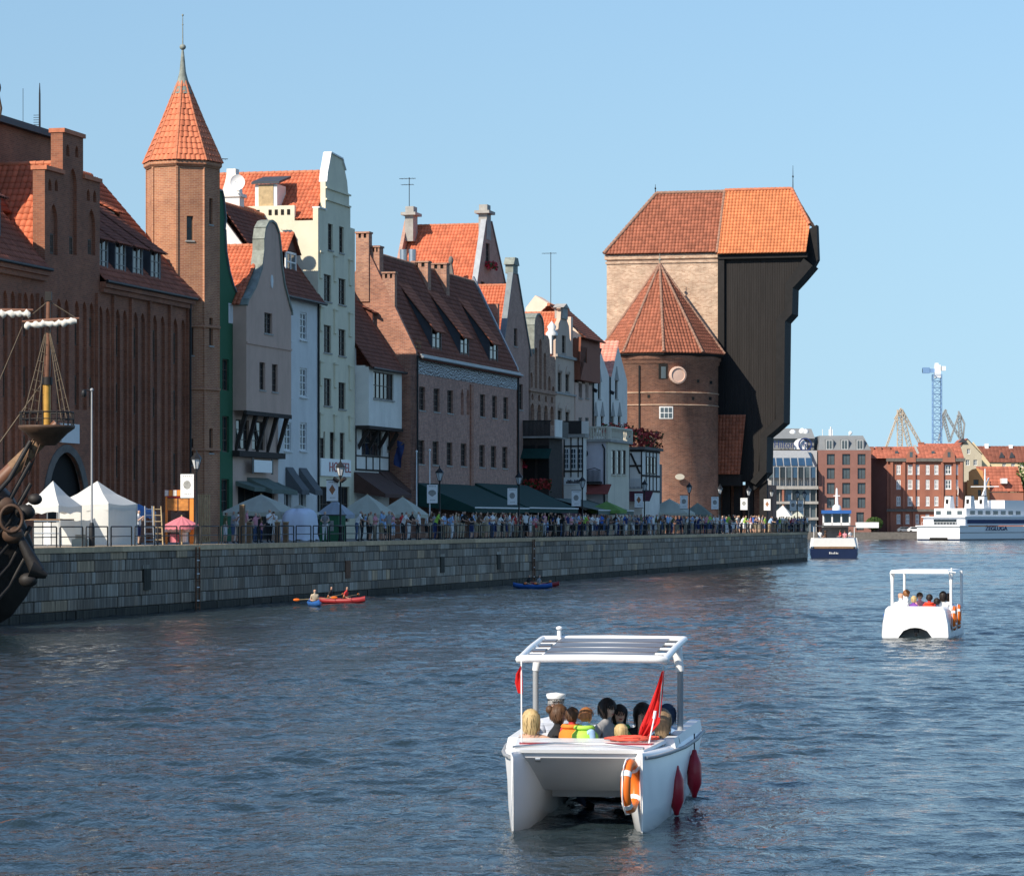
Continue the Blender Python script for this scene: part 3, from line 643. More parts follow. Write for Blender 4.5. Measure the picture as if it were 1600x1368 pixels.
# mauve house standing behind: its end wall faces the camera
B = Bld('mauve_house', 'mauve plastered house end with white chimney stack rising behind the turret', 'house', 416, 452, 11.0)
zr_ = B.z(358, 318, 2.2); ze_ = B.z(414, 402)
block(B, 0, B.w, 0, 4.6, 0, ze_, 'mauve'); end_wall(B, 0, .35, 0, 2.3, ze_, ze_, zr_, 'mauve', lift=.25)
k = MB(); k.box(-.03, .02, 1.5, 1.75, ze_ + 1.6, ze_ + 1.85); B.part(k, 'vent', 'void_shade')
gable_roof_par(B, .35, B.w, -.3, 2.6, ze_ - .2, zr_, 'tile_dark')
k = MB(); zt = B.z(362, 255, 2.5); xx = .2
k.box(-.1, .8, 1.75, 3.0, zr_ - 1.2, zr_ + .5); k.box(-.2, .9, 1.6, 3.15, zr_ + .5, zr_ + .7)
k.prism([(1.8, zr_ + .7), (3.0, zr_ + .7), (2.75, zr_ + 1.5), (2.65, zr_ + 2.0), (2.65, zr_ + 2.3), (2.05, zr_ + 2.3), (2.05, zr_ + 2.0), (1.9, zr_ + 1.5)], 'x', 0, .7); B.part(k, 'chimney_stack', 'white_plaster')
dish(B, (-.5, 1.75, zr_ + 1.35), .5); dish(B, (-.3, 3.9, ze_ + .9), .4); antenna(B, (-.2, 3.1, zr_ + .6), 2.4, 1)

# beige jettied house: lower wall at the street line, upper floors leaning out over it
B = Bld('beige_house', 'beige jettied house with scrolled gable and dark timber braces under its upper floors', 'house', 385, 455, 8.15)
D0 = .85; c = B.w * .55; z = lambda py: B.z(425, py)
hw = B.w / 2; zs_ = z(486); zb = z(645)
prof = [(-hw * 1.1, zs_), (-hw * 1.05, z(478)), (-hw * .72, z(455)), (-hw * .46, z(425)), (-hw * .36, z(395)), (-hw * .36, z(378)), (-hw * .30, z(361)), (-hw * .16, z(350)), (0, z(347)), (hw * .16, z(350)), (hw * .30, z(362)), (hw * .38, z(385)), (hw * .42, z(410)), (hw * .55, z(440)), (hw * .76, z(466)), (hw * .9, z(482)), (hw * .9, zs_)]
out = [(0, zb), (B.w, zb)] + [(c + a, q) for a, q in reversed(prof)]
ws = [B.rect(413, 425.5, 489, 521), B.rect(405.5, 414.5, 566, 609), B.rect(425, 434, 569, 612)]
gable_facade(B, out, [rc(w_) for w_ in ws], 'beige')
for w_ in ws: window(B, w_, fr='frame_brown', nx=2, nz=4, fw=.06)
coping(B, [(c + a, q) for a, q in prof], 'copper', .75, .14)
k = MB(); k.add([(c + .22 * math.cos(a), -.05, z(440) + .42 * math.sin(a)) for a in [i * math.pi / 5 for i in range(10)]] + [(c + .22 * math.cos(a), .0, z(440) + .42 * math.sin(a)) for a in [i * math.pi / 5 for i in range(10)]], [tuple(range(10))] + [(i, (i+1) % 10, 10 + (i+1) % 10, 10 + i) for i in range(10)]); B.part(k, 'medallion', 'trim_white')
k = MB(); k.box(0, B.w, -.07, -.002, z(543), z(540)); B.part(k, 'moulding', 'beige')
block(B, 0, B.w, .35, 8, zb, z(482), 'beige', 'upper_body')
zr_ = z(386); gable_roof_perp(B, -.25, B.w, .36, 8, z(484), zr_, 'tile_orange')
# lower storeys
lw = B.rect(365, 433, 655, 703, D0); zl = zb
mb = MB(); wl2 = [(lw[0] + .4 + i * 3.05, lw[0] + 2.9 + i * 3.05, lw[2], lw[3] - .1) for i in range(4)]
shop = (lw[0] + .8, lw[1] - .6, 0.02, 3.3)
out = [(0, 0), (B.w, 0), (B.w, zb), (0, zb)]
mb.wall(out, [rc(q) for q in wl2 if q[1] < B.w - .1] + [rc(shop)], y=D0, th=.3); B.part(mb, 'lower_wall', 'pinkish')
for q in wl2:
    if q[1] < B.w - .1: window(B, q, y=D0 + .16, fr='frame_brown', nx=2, nz=3, sill=None)
block(B, 0, B.w, D0 + .3, 8, 0, zb - .01, 'beige', 'lower_body')
window(B, shop, y=D0 + .16, fr='frame_brown', nx=4, nz=2, sill=None, name='shop_front', gl='void_shade')
for i in range(5):
    xx = .35 + i * (B.w - .7) / 4; k = MB(); k.hexa([(xx, D0 - .02, zb - 2.6), (xx + .25, D0 - .02, zb - 2.6), (xx + .25, D0 + .02, zb - 2.2), (xx, D0 + .02, zb - 2.2), (xx, .1, zb - .25), (xx + .25, .1, zb - .25), (xx + .25, .3, zb - .02), (xx, .3, zb - .02)]); B.part(k, 'brace', 'beam')
k = MB(); k.box(-.02, B.w + .05, -.03, .15, zb - .25, zb - .004); B.part(k, 'jetty_beam', 'beam')
k = MB(); k.box(-.1, B.w + .1, D0 - .45, D0 - .004, z(715), z(706)); B.part(k, 'shelf_cornice', 'beam')
r = B.rect(385, 413, 719, 738, D0); k = MB(); k.box(r[0], r[1], D0 - .5, D0 - .42, r[2], r[3]); sg = B.part(k, 'shop_sign', 'white_paint')
k = MB(); k.box(r[0] - .3, r[0] - .02, D0 - .48, D0 - .44, r[2] - .1, r[3] + .1); k.box(r[1] + .02, r[1] + .3, D0 - .48, D0 - .44, r[2] - .1, r[3] + .1); k.build('scroll_bracket', 'iron', sg)
def awning(B, x0, x1, z1, z0, proj, mat, y=0.0, val=.25, name='awning', sides=True, edge=None):
    mb = MB(); n = max(2, int((x1 - x0) / 1.2)); vs = []
    for i in range(n + 1):
        xx = x0 + (x1 - x0) * i / n; sag = .04 * math.sin(math.pi * (i * 2 % 2) / 2)
        vs += [(xx, y - .02, z1), (xx, y - proj * .5, (z0 + z1) / 2 - .05), (xx, y - proj, z0), (xx, y - proj, z0 - val), (xx, y - proj + .03, z0 - val), (xx, y - proj + .04, z0 - .02), (xx, y - .02, z1 - .06)]
    fs = []
    for i in range(n):
        for j in range(6): a = i * 7 + j; fs.append((a, a + 1, a + 8, a + 7))
    mb.add(vs, fs)
    if sides: mb.add([(x0, y, z1 - .02), (x0, y - proj, z0), (x0, y - proj, z0 - val), (x0, y, z0 + .1)], [(0,1,2,3)]); mb.add([(x1, y, z1 - .02), (x1, y - proj, z0), (x1, y - proj, z0 - val), (x1, y, z0 + .1)], [(0,1,2,3)])
    o = B.part(mb, name, mat)
    if edge: k = MB(); k.box(x0, x1, y - proj - .05, y - proj - .004, z0 - .04, z0 + .06); k.build('awning_bar', edge, o)
    return o
defm('cloth_green', (.012, .055, .045), .85, .15, 2, thru=.15); defm('cloth_grey', (.10, .105, .11), .8, .1, 2); defm('cloth_brown', (.085, .042, .032), .85, .15, 2); defm('cloth_maroon', (.10, .025, .035), .85, .15, 2, thru=.1)
defm('cloth_red', (.26, .06, .045), .85, .15, 2, thru=.1); defm('cloth_sage', (.16, .20, .17), .85, .15, 2, thru=.2); defm('cloth_white', (.78, .77, .72), .85, .05, 2, thru=.25); defm('cloth_cream', (.60, .60, .50), .85, .06, 2, thru=.3); defm('cloth_blue', (.10, .25, .55), .85, .08, 2, thru=.25)
defm('cloth_lightblue', (.45, .55, .75), .85, .06, 2, thru=.3); defm('cloth_lime', (.22, .38, .10), .8, .1, 2, thru=.3); defm('cloth_pink', (.75, .25, .30), .8, .1, 2, thru=.3)
awning(B, B.x(368, D0), B.x(388, D0), z(752) , z(762), 1.2, 'cloth_sage', y=D0); awning(B, B.x(386, D0), B.x(418, D0), z(746), z(765), 1.6, 'cloth_sage', y=D0); awning(B, B.x(416, D0), B.x(434, D0), z(752), z(766), 1.3, 'cloth_sage', y=D0)

# light blue house
B = Bld('light_blue_house', 'plain light blue house with white windows and two dark blinds at street level', 'house', 434, 497, 9.0)
z = lambda py: B.z(478, py); ze_ = z(466)
ws = [B.rect(p, p + 11, a, b) for a, b in ((488, 531), (575, 620), (660, 704)) for p in (444, 468.5)]
dr = [B.rect(p, p + 11, 770, 812) for p in (444, 467)]
gable_facade(B, [(0, 0), (B.w, 0), (B.w, ze_), (0, ze_)], ws + dr, 'lightblue')
for w_ in ws: window(B, w_, fr='trim_white', nx=2, nz=4, sill='trim_white', fw=.11, y=.1, gl='glass_mid')
for w_ in dr: window(B, w_, fr='trim_white', nx=2, nz=2, sill=None)
block(B, 0, B.w, .35, 8, 0, ze_, 'lightblue', 'body'); zr_ = ze_ + 5.6
gable_roof_par(B, -.2, B.w + .25, -.45, 4.2, ze_ - .25, zr_, 'tile_dark'); end_wall(B, 0, .3, 0, 4, ze_, ze_, zr_ - .4, 'lightblue')
gutter(B, -.2, B.w + .3, -.5, ze_ - .22); pipe(B, B.w - .12, 0, ze_)
for p in (446, 467): awning(B, B.x(p), B.x(p + 11.5), z(731), z(766), 1.1, 'cloth_grey', val=.3)
# its gabled dormer
xa_, xb_ = B.x(447, .9), B.x(466, .9); zf0, zf1 = B.z(456, 441, .9), B.z(456, 396, .9)
k = MB(); k.box(xa_, xa_ + .15, 1.15, 4.2, zf0 - .1, zf1 + .15); k.box(xb_ - .15, xb_, 1.15, 4.2, zf0 - .1, zf1 + .15); cxx = (xa_ + xb_) / 2; k.prism([(xa_, zf1 + .15), (xb_, zf1 + .15), (cxx, zf1 + 1.3)], 'y', 1.0, 1.15); dm = B.part(k, 'dormer', 'tile_dark')
window(B, (xa_ + .15, xb_ - .15, zf0, zf1 + .1), y=1.0, fr='white_paint', nx=2, nz=3, sill=None, parent=dm, fw=.14, gl='glass_mid')
tiles(dm, [(xa_ - .25, 4.4, zf1 + .02), (xa_ - .25, .75, zf1 + .02), (cxx, .75, zf1 + 1.35), (cxx, 4.4, zf1 + 1.35)], 'tile_orange', .3, .4); tiles(dm, [(xb_ + .25, .75, zf1 + .02), (xb_ + .25, 4.4, zf1 + .02), (cxx, 4.4, zf1 + 1.35), (cxx, .75, zf1 + 1.35)], 'tile_red', .3, .4)  # sunlight on the near slope is put into its brighter tile colour

# tall cream house
B = Bld('cream_house', 'tall cream house with bell-shaped gable and bright orange roof, hostel sign at its foot', 'house', 497, 554.5, 9.0)
z = lambda py: B.z(526, py); X_ = B.x
out = [(0, 0), (B.w, 0), (B.w, z(349)), (X_(547.5), z(349)), (X_(547.5), z(318)), (X_(545.5), z(318)), (X_(545.5), z(296)), (X_(544), z(296)), (X_(542.5), z(278)), (X_(539), z(262)), (X_(535.5), z(252)), (X_(534.5), z(246)), (X_(516), z(243)), (X_(515), z(250)), (X_(513), z(262)), (X_(510.5), z(276)), (X_(509.5), z(290)), (X_(508.5), z(290)), (X_(508.5), z(334)), (0, z(334))]
ws = [B.rect(a, b, 350 + (a - 513) * .25, 391 + (a - 513) * .25) for a, b in ((512.5, 520), (530, 537))]
for y0_, y1_ in ((429, 471), (508, 551), (591, 634)): ws += [B.rect(a, b, y0_ + (a - 506) * .28, y1_ + (a - 506) * .22) for a, b in ((506, 517.5), (529, 540))]
ws += [B.rect(a, b, 674 + (a - 500) * .06, 716 + (a - 500) * .06) for a, b in ((500, 508), (515.5, 523), (531, 538.5))]
door = [B.rect(500, 520, 760, 815), B.rect(528, 546, 760, 815)]
gable_facade(B, out, ws + door, 'cream')
for w_ in ws: window(B, w_, fr='frame_brown', nx=2, nz=4, fw=.06, y=.14)
for w_ in door: window(B, w_, fr='frame_brown', nx=3, nz=2, sill=None, gl='void_shade')
for py in (300, 318): k = MB(); k.box(X_(508.5) - .05, X_(546) + .05, -.12, -.002, z(py), z(py - 2.5)); B.part(k, 'cornice', 'cream')
for p in (501, 523.5, 547):
    for a, b in ((400, 419), (484, 500), (568, 584), (648, 664)):
        k = MB(); k.box(X_(p - 2), X_(p + 2), -.1, -.003, z(b + 22), z(a)); k.box(X_(p - 3.2), X_(p + 3.2), -.16, -.101, z(a + 2), z(a - 1)); B.part(k, 'pilaster', 'cream')
coping(B, [(0, z(334)), (X_(508.5), z(334))], 'trim_white', .5, .1); coping(B, [(p, q) for p, q in reversed(out[9:18])], 'trim_white', .55, .1)
dS = 9.5; zsw = B.z(497, 333)
k = MB(); k.prism([(.35, 0), (dS, 0), (dS, zsw - .1), (5.0, zsw - .1), (5.0, zsw + .55), (1.6, zsw + .55), (1.6, zsw - .45), (.35, zsw - .45)], 'x', 0, .3); B.part(k, 'side_wall', 'cream_side')
k = MB(); k.box(.3, B.w, .35, dS, 0, zsw - .5); B.part(k, 'body', 'cream_side')
for i in range(5): k = MB(); k.box(-.03, .02, 1.9 + i * .42 + (.4 if i > 3 else 0), 2.1 + i * .42 + (.4 if i > 3 else 0), zsw - .05, zsw + .3); B.part(k, 'vent', 'void_shade')
zr_ = B.z(505, 270, 1.0); cx = B.w * .5
tiles(B.root, [(.1, dS, zsw - .35), (.1, .36, zsw - .35), (cx, .36, zr_), (cx, dS, zr_)], 'tile_orange', .27, .42, seed=9); tiles(B.root, [(B.w, .36, zsw - .35), (B.w, dS, zsw - .35), (cx, dS, zr_), (cx, .36, zr_)], 'tile_orange', .27, .42, seed=10)
ridge(B.root, [(cx, .36, zr_ + .05), (cx, dS, zr_ + .05)])
k = MB(); k.box(.35, 2.2, 2.9, 4.4, zsw + .2, zsw + 2.0); dm = B.part(k, 'dormer', 'trim_white'); k = MB(); k.hexa([(.15, 2.7, zsw + 2.0), (2.7, 2.7, zsw + 2.6), (2.7, 4.6, zsw + 2.6), (.15, 4.6, zsw + 2.0), (.15, 2.7, zsw + 2.15), (2.7, 2.7, zsw + 2.75), (2.7, 4.6, zsw + 2.75), (.15, 4.6, zsw + 2.15)]); k.build('dormer_roof', 'slate', dm)
k = MB(); k.box(.31, .349, 3.15, 4.15, zsw + .3, zsw + 1.95); k.build('shutter', 'wood_pale', dm)
r = B.rect(499, 546, 717, 744); k = MB(); k.box(r[0], r[1], -.12, -.01, r[2], r[3]); sg = B.part(k, 'hostel_sign', 'white_paint')
text_part('lettering', 'HOSTEL', (r[3] - r[2]) * .8, 'red_paint', sg, (r[0] + (r[1] - r[0]) * .62, -.14, (r[2] + r[3]) / 2), (R(90), 0, 0), sx=1.5)

# white half-timbered house with box bay
B = Bld('timbered_house', 'white half-timbered house with box bay window and brown awning beside the cream house', 'house', 555, 608, 9.0)
z = lambda py: B.z(580, py); zbt, ztp = z(667), z(577); P_ = -.92
dk = []
wl_ = B.rect(565, 598, 672, 712); 
gable_facade(B, [(0, 0), (B.w, 0), (B.w, zbt), (0, zbt)], [wl_], 'white_plaster', name='lower_wall'); window(B, wl_, fr='frame_brown', nx=4, nz=2, sill=None)
for a, b, c_, d_ in ((0, B.w, zbt - .2, zbt - .02), (0, B.w, z(736), z(733)), (0, B.w, z(714), z(712)), (0, .18, z(735), zbt), (B.w - .18, B.w, z(735), zbt), (B.w * .3, B.w * .3 + .14, z(733), z(713)), (B.w * .5, B.w * .5 + .14, z(733), z(713)), (B.w * .7, B.w * .7 + .14, z(733), z(713))):
    k = MB(); k.box(a, b, -.05, -.003, c_, d_); B.part(k, 'timber', 'beam')
k = MB(); wb = B.rect(583.5, 615, 582, 624, P_); k.wall([(.1, zbt), (B.w, zbt), (B.w, ztp), (.1, ztp)], [rc((wb[0], wb[1], wb[2], wb[3]))], y=P_, th=.25); k.box(.1, B.w, P_ + .25, .3, zbt, ztp + .1); B.part(k, 'box_bay', 'white_plaster')
window(B, wb, y=P_ + .12, fr='frame_brown', nx=5, nz=2, fw=.08)
k = MB(); k.box(0, B.w + .1, P_ - .08, -.06, zbt - .22, zbt - .004); B.part(k, 'bay_beam', 'beam')
for i in range(4): xx = .5 + i * (B.w - 1) / 3; k = MB(); k.hexa([(xx, -.1, zbt - 1.6), (xx + .2, -.1, zbt - 1.6), (xx + .2, -.02, zbt - 1.3), (xx, -.02, zbt - 1.3), (xx, P_ + .1, zbt - .4), (xx + .2, P_ + .1, zbt - .4), (xx + .2, P_ + .3, zbt - .23), (xx, P_ + .3, zbt - .23)]); B.part(k, 'brace', 'beam')
block(B, 0, B.w, .35, 7, 0, ztp, 'white_plaster', 'body')
zr_ = ztp + 6.6
gable_roof_par(B, -.05, B.w, P_ - .3, 4.6, ztp - .1, zr_, 'tile_dark'); end_wall(B, .0, .25, .0, 3.6, ztp - .5, ztp + 1.2, zr_ - .3, 'white_plaster')
gutter(B, 0, B.w, P_ - .36, ztp - .08)
shed_dormer(B, 575, 1.2, 4.0, ztp + 2.6, ztp + 4.2, 2.2, .5, 'tile_dark', 'tile_dark', x=B.x(583, 1.2))
awning(B, B.x(553), B.x(596), z(738), z(772), 2.2, 'cloth_brown'); awning(B, B.x(592), B.w + .4, z(735), z(765), 1.5, 'cloth_brown')
# blue flag on a slanting pole
k = MB(); fx = B.w * .9; k.tube([(fx, -.1, z(705)), (fx, -1.5, z(688))], .03, 5); fl = B.part(k, 'flagpole', 'wood')
k = MB(); vs = []
for i in range(7):
    for j in range(6): vs.append((fx + .12 * math.sin(i * 1.3 + j), -1.35 + .1 * j + .05 * i, z(690) - .05 - i * .28 + j * .05))
k.add(vs, [(i*6 + j, i*6 + j + 1, i*6 + j + 7, i*6 + j + 6) for i in range(6) for j in range(5)], 0, True); k.build('flag', 'navy', fl)

# ================= granary
B = Bld('brick_granary', 'long pinkish brick granary with pale patterned frieze, three shed dormers and tall chimneys', 'building', 650, 809, 7.2)
ze_ = 12.75; run = 3.6; zr_ = ze_ + 7.3; z = lambda px, py: B.z(px, py)
ws = []; sl_ = .106
for a, b in ((655, 664.5), (677.5, 687), (699, 708), (750, 758), (769, 776.5), (786.5, 794)): ws.append(B.rect(a, b, 604 + (a - 655) * .125, 641 + (a - 655) * .105))
for a, b in ((654, 663.5), (676, 685.5), (698, 707), (720, 729), (749, 757.5), (767, 775.5), (785, 793)): ws.append(B.rect(a, b, 687.5 + (a - 655) * .08, 725 + (a - 655) * .05))
lan = [lancet(*[B.rect(a, b, 607, 648)[i] for i in range(4)]) for a, b in ((720, 724.5), (729, 733.5))]
mb = MB(); mb.wall([(0, 0), (B.w, 0), (B.w, ze_), (0, ze_)], [rc(q) for q in ws] + lan, th=.4, rec=.22, niche=[0] * len(ws) + [1, 1]); B.part(mb, 'wall', 'granary_brick')
for w_ in ws: window(B, w_, fr='frame_brown', nx=2, nz=4, fw=.07, y=.17)
mm = bpy.data.materials.new('frieze'); mm.use_nodes = True; MATS['frieze'] = mm
_N = mm.node_tree.nodes; _L = mm.node_tree.links; _v = _N.new('ShaderNodeTexWave'); _v.wave_type = 'RINGS'; _v.inputs['Scale'].default_value = 1.6; _v.inputs['Distortion'].default_value = 14; _v.inputs['Detail'].default_value = 3
_t = _N.new('ShaderNodeTexCoord'); _L.new(_t.outputs['Object'], _v.inputs['Vector']); _r = _N.new('ShaderNodeValToRGB'); _L.new(_v.outputs[0], _r.inputs[0])
_r.color_ramp.elements[0].color = (.16, .13, .12, 1); _r.color_ramp.elements[1].color = (.55, .56, .55, 1); _r.color_ramp.elements[0].position = .42; _r.color_ramp.elements[1].position = .58
_L.new(_r.outputs[0], _N['Principled BSDF'].inputs['Base Color']); _N['Principled BSDF'].inputs['Roughness'].default_value = .9
k = MB(); k.box(.4, B.w - .3, -.03, -.003, ze_ - 1.25, ze_ - .15); B.part(k, 'frieze', 'frieze')
k = MB(); k.box(B.x(734), B.x(738), -.12, -.004, .0, ze_ - 1.4); B.part(k, 'buttress_strip', 'red_brick')
block(B, .35, B.w, .4, 2 * run, 0, ze_, 'granary_brick', 'body')
# fire wall at the near end, carrying two chimneys
k = MB(); k.prism([(0.001, 0), (2 * run, 0), (2 * run, ze_ + .3), (run, zr_ + .3), (.001, ze_ + .3)], 'x', 0, .45); B.part(k, 'fire_wall', 'red_brick')
k = MB(); k.prism([(0.0, ze_ + .05), (run, zr_ + .05), (2 * run, ze_ + .05), (2 * run, ze_ + .5), (run, zr_ + .5), (0, ze_ + .5)], 'x', B.w - .1, B.w + .3); B.part(k, 'far_verge', 'zinc')
k = MB(); k.prism([(0.0, 0), (2 * run, 0), (2 * run, ze_), (run, zr_), (0, ze_)], 'x', B.w - .4, B.w); B.part(k, 'far_end_wall', 'red_brick')
tiles(B.root, [(.45, -.3, ze_ - .3), (B.w - .1, -.3, ze_ - .3), (B.w - .1, run, zr_), (.45, run, zr_)], 'tile_dark', .3, .42, seed=12); tiles(B.root, [(B.w, 2*run, ze_), (.45, 2*run, ze_), (.45, run, zr_), (B.w, run, zr_)], 'tile_dark', .5, .6)
ridge(B.root, [(.4, run, zr_ + .05), (B.w, run, zr_ + .05)], 'ridge_old')
k = MB(); k.box(.5, B.w - .2, -.3, .5, ze_ + .0, ze_ + .12); k.tube([(.3, -.38, ze_ - .1), (B.w, -.38, ze_ - .1)], .1, 6); B.part(k, 'gutter', 'zinc')
def ch(px0, px1, yt, dyc, dd, w=.9, zb_=None):
    x0 = B.x(px1, dyc) - 0; chimney(B, x0 - w / 2, x0 + w / 2, dyc - .0, dyc + dd, ze_ + 1.5 if zb_ is None else zb_, B.z(px1, yt, dyc))
ch(0, 671, 408, 2.6, 1.25); ch(0, 700, 411, 2.6, 1.2)
chimney(B, .02, .6, 1.55, 2.45, ze_ + 2.8, B.z(617, 424, 1.5)); chimney(B, -.1, .7, 3.4, 4.35, zr_ - 3.5, B.z(577, 361, 3.3)); chimney(B, .3, 1.3, 2.75, 3.35, zr_ - 2, B.z(592, 383, 2.7))
for px in (676, 720, 766): shed_dormer(B, px, .1, 2.85, ze_ + .2, ze_ + 2.2, 2.6, 1.25, 'tile_brown', 'slate', fr='frame_brown', x=B.x(px, .1))
pipe(B, .12, 0, ze_); pipe(B, B.w - .12, 0, ze_)
k = MB(); fxx = B.x(674)
rr = random.Random(4)
for i in range(40): 
    q = Vector((.8 + rr.gauss(0, .35), .2 + rr.gauss(0, .15), ze_ + .15 + abs(rr.gauss(0, .35)))); d = Vector((rr.gauss(0, .2), rr.gauss(0, .2), .3)); k.add([q, q + Vector((.12, 0, .05)), q + d], [(0, 1, 2)])
defm('weed', (.16, .15, .05), .8, .3, 5); tag(B.part(k, 'gutter_weeds', 'weed'), kind='stuff')
awning(B, B.x(651), B.x(741), z(700, 756), z(700, 798) + .2, 4.2, 'cloth_green', val=.35, edge='trim_white'); awning(B, B.x(742), B.w + 3.0, z(780, 756), z(780, 798) + .2, 4.2, 'cloth_green', val=.35, edge='trim_white')
granary = B
defm('salmon_tile', (.72, .30, .22), .7, .1, 1, tone=.15); defm('slate_tile', (.06, .066, .075), .6, .15, 1, tone=.2)
# ================= second row and the narrow gables beyond the granary
B = Bld('tall_brick_house', 'tall brick gabled house with bright orange roof rising behind the granary', 'house', 741, 797, 17.0)
z = lambda px, py: B.z(px, py); cx = B.x(763); zt = z(763, 345); zsh = z(763, 470); zb = 0
out = [(0, 0), (B.w, 0), (B.w, zsh), (cx + 1.0, zt), (cx - 1.0, zt), (0, zsh)]
ws = [B.rect(759, 765, 380, 411), B.rect(751, 757.5, 440, 476), B.rect(765.5, 772, 443, 478)]
gable_facade(B, out, ws, 'pink_brick')
for w_ in ws: window(B, w_, fr='frame_brown', nx=2, nz=3)
defm('flower_red', (.50, .03, .06), .7, .4, 6); defm('leaf', (.05, .09, .025), .7, .3, 6); defm('flower_mix', (.42, .05, .045), .7, .5, 6)
def flowers(B, x0, x1, y, z0, hh=.5, mat='flower_red', n=160, parent=None, dep_=.35, seed=1, name='flowers'):
    k = MB(); rr = random.Random(seed)
    for i in range(n):
        q = Vector((rr.uniform(x0, x1), y + rr.uniform(-dep_, dep_), z0 + hh * (rr.random() ** .8))); sz = rr.uniform(.10, .22)
        a, b_ = Vector((rr.gauss(0, 1), rr.gauss(0, 1), rr.gauss(0, 1))).normalized() * sz, Vector((rr.gauss(0, 1), rr.gauss(0, 1), rr.gauss(0, 1))).normalized() * sz
        k.add([q - a, q + b_, q + a, q - b_], [(0, 1, 2, 3)], 0 if rr.random() < .72 else 1)
    return tag(k.build(name, [mat, 'leaf'], parent or B.root), kind='stuff')
flowers(B, ws[0][0] - .4, ws[0][1] + .4, -.3, ws[0][2] - .5, .6, seed=3); flowers(B, ws[1][0] - .2, ws[2][1] + .2, -.3, ws[1][2] - .6, .6, seed=4)
coping(B, [(0, zsh), (cx - 1.0, zt)], 'zinc', .5, .12); coping(B, [(cx + 1.0, zt), (B.w, zsh)], 'zinc', .5, .12)
DB = 7.4; block(B, 0, B.w, .35, DB, 0, zsh, 'pink_brick', 'body'); zr_ = z(763, 338) - .6
gable_roof_perp(B, -.1, B.w + .1, .36, DB, zsh, zr_, 'tile_orange', tw=.3, th=.45)
for yy in (-.05, DB - .7):
    k = MB(); k.box(cx - .75, cx + .75, yy, yy + .75, zr_ - 1.5, zr_ + .8); k.box(cx - 1.1, cx + 1.1, yy - .3, yy + 1.05, zr_ + .8, zr_ + 1.05); k.box(cx - .6, cx + .6, yy, yy + .75, zr_ + 1.05, zr_ + 1.6); B.part(k, 'pinnacle', 'stone_trim')
k = MB(); k.prism([(0, zsh), (B.w, zsh), (cx, zr_ + .4)], 'y', DB, DB + .3); B.part(k, 'rear_gable', 'pink_brick')
antenna(B, (cx - .2, DB - .2, zr_ + 1.2), 3.0, 2); 
k = MB(); yy = 5.4; zz = zsh + 1.9; k.tube([(-.6, yy, zsh - 1), (-.6, yy, zz + 2.3)], .35, 8); k.tube([(-.6, yy + .8, zsh - 1), (-.6, yy + .8, zz + 2.3)], .35, 8); B.part(k, 'flue_pair', 'steel')
k = MB(); k.box(-.4, .4, 1.7, 2.5, zsh - 1, zsh + 1.6); k.prism([(1.8, zsh + 1.6), (2.4, zsh + 1.6), (2.2, zsh + 2.9), (2.0, zsh + 2.9)], 'x', -.2, .2); k.ell((0, 2.1, zsh + 3.2), (.25, .22, .4)); B.part(k, 'statue_pier', 'stone_dark')

B = Bld('brown_gable_house', 'narrow pinkish brown gabled house with green copper coping right after the granary', 'house', 786, 829, 9.0)
z = lambda px, py: B.z(px, py); cx = B.x(804.5); zt = z(805, 428); ze_ = z(826, 556)
out = [(0, 0), (B.w, 0), (B.w, ze_), (cx + .7, zt), (cx - .7, zt), (0, ze_)]
ws = [B.rect(803, 808.5, 513, 541), B.rect(811, 817, 600, 640)]
gable_facade(B, out, ws, 'pink_brick'); [window(B, w_, fr='frame_brown', nx=2, nz=3) for w_ in ws]
k = MB(); k.box(cx - .8, cx + .8, -.05, .6, zt, zt + .7); k.prism([(cx - 1, zt + .7), (cx + 1, zt + .7), (cx + .5, zt + 1.3), (cx - .5, zt + 1.3)], 'y', -.15, .7); B.part(k, 'pinnacle', 'copper')
coping(B, [(0, ze_), (cx - .7, zt)], 'lead', .45, .15, y0=-.05); coping(B, [(cx + .7, zt), (B.w, ze_)], 'lead', .5, .12)
block(B, 0, B.w, .35, 6.5, 0, ze_ - .6, 'red_brick', 'body'); gable_roof_perp(B, 0, B.w, .36, 6.5, ze_ - .6, zt - .9, 'tile_orange')
k = MB(); k.box(-.5, .0, .3, 1.25, 0, z(787, 475)); B.part(k, 'side_pier', 'red_brick')

B = Bld('gothic_house', 'brick gothic house with slender blind arches and a round copper-topped gable', 'house', 826, 868, 9.0)
z = lambda py: B.z(847, py); X_ = B.x
out = [(0, 0), (B.w, 0), (B.w, z(560)), (X_(867), z(553)), (X_(862), z(553)), (X_(860.5), z(560)), (X_(858.5), z(528)), (X_(856), z(522)), (X_(850.5), z(522)), (X_(848.5), z(530))]
out += [(X_(848), z(508)), (X_(846), z(498)), (X_(842), z(493)), (X_(838), z(495)), (X_(835), z(502)), (X_(834), z(512))]
out += [(X_(833.5), z(556)), (X_(831), z(550)), (X_(828), z(552)), (0, z(562))]
hl = []; ni = []
for i, c_ in enumerate((830.5, 837.5, 844.5, 851.5, 858.5, 864.5)):
    t = (585, 545, 530, 550, 585, 600)[i]; hl.append(roundtop(X_(c_ - 2), X_(c_ + 2), z(608), z(t))); ni.append(1)
for c_ in (832, 842.5, 853, 862.5): hl.append(roundtop(X_(c_ - 2.8), X_(c_ + 2.8), z(662), z(632))); ni.append(1); hl.append(roundtop(X_(c_ - 1.7), X_(c_ + 1.7), z(627), z(617))); ni.append(1)
mb = MB(); mb.wall(out, hl, th=.45, rec=.25, niche=ni); B.part(mb, 'wall', 'gothic_brick')
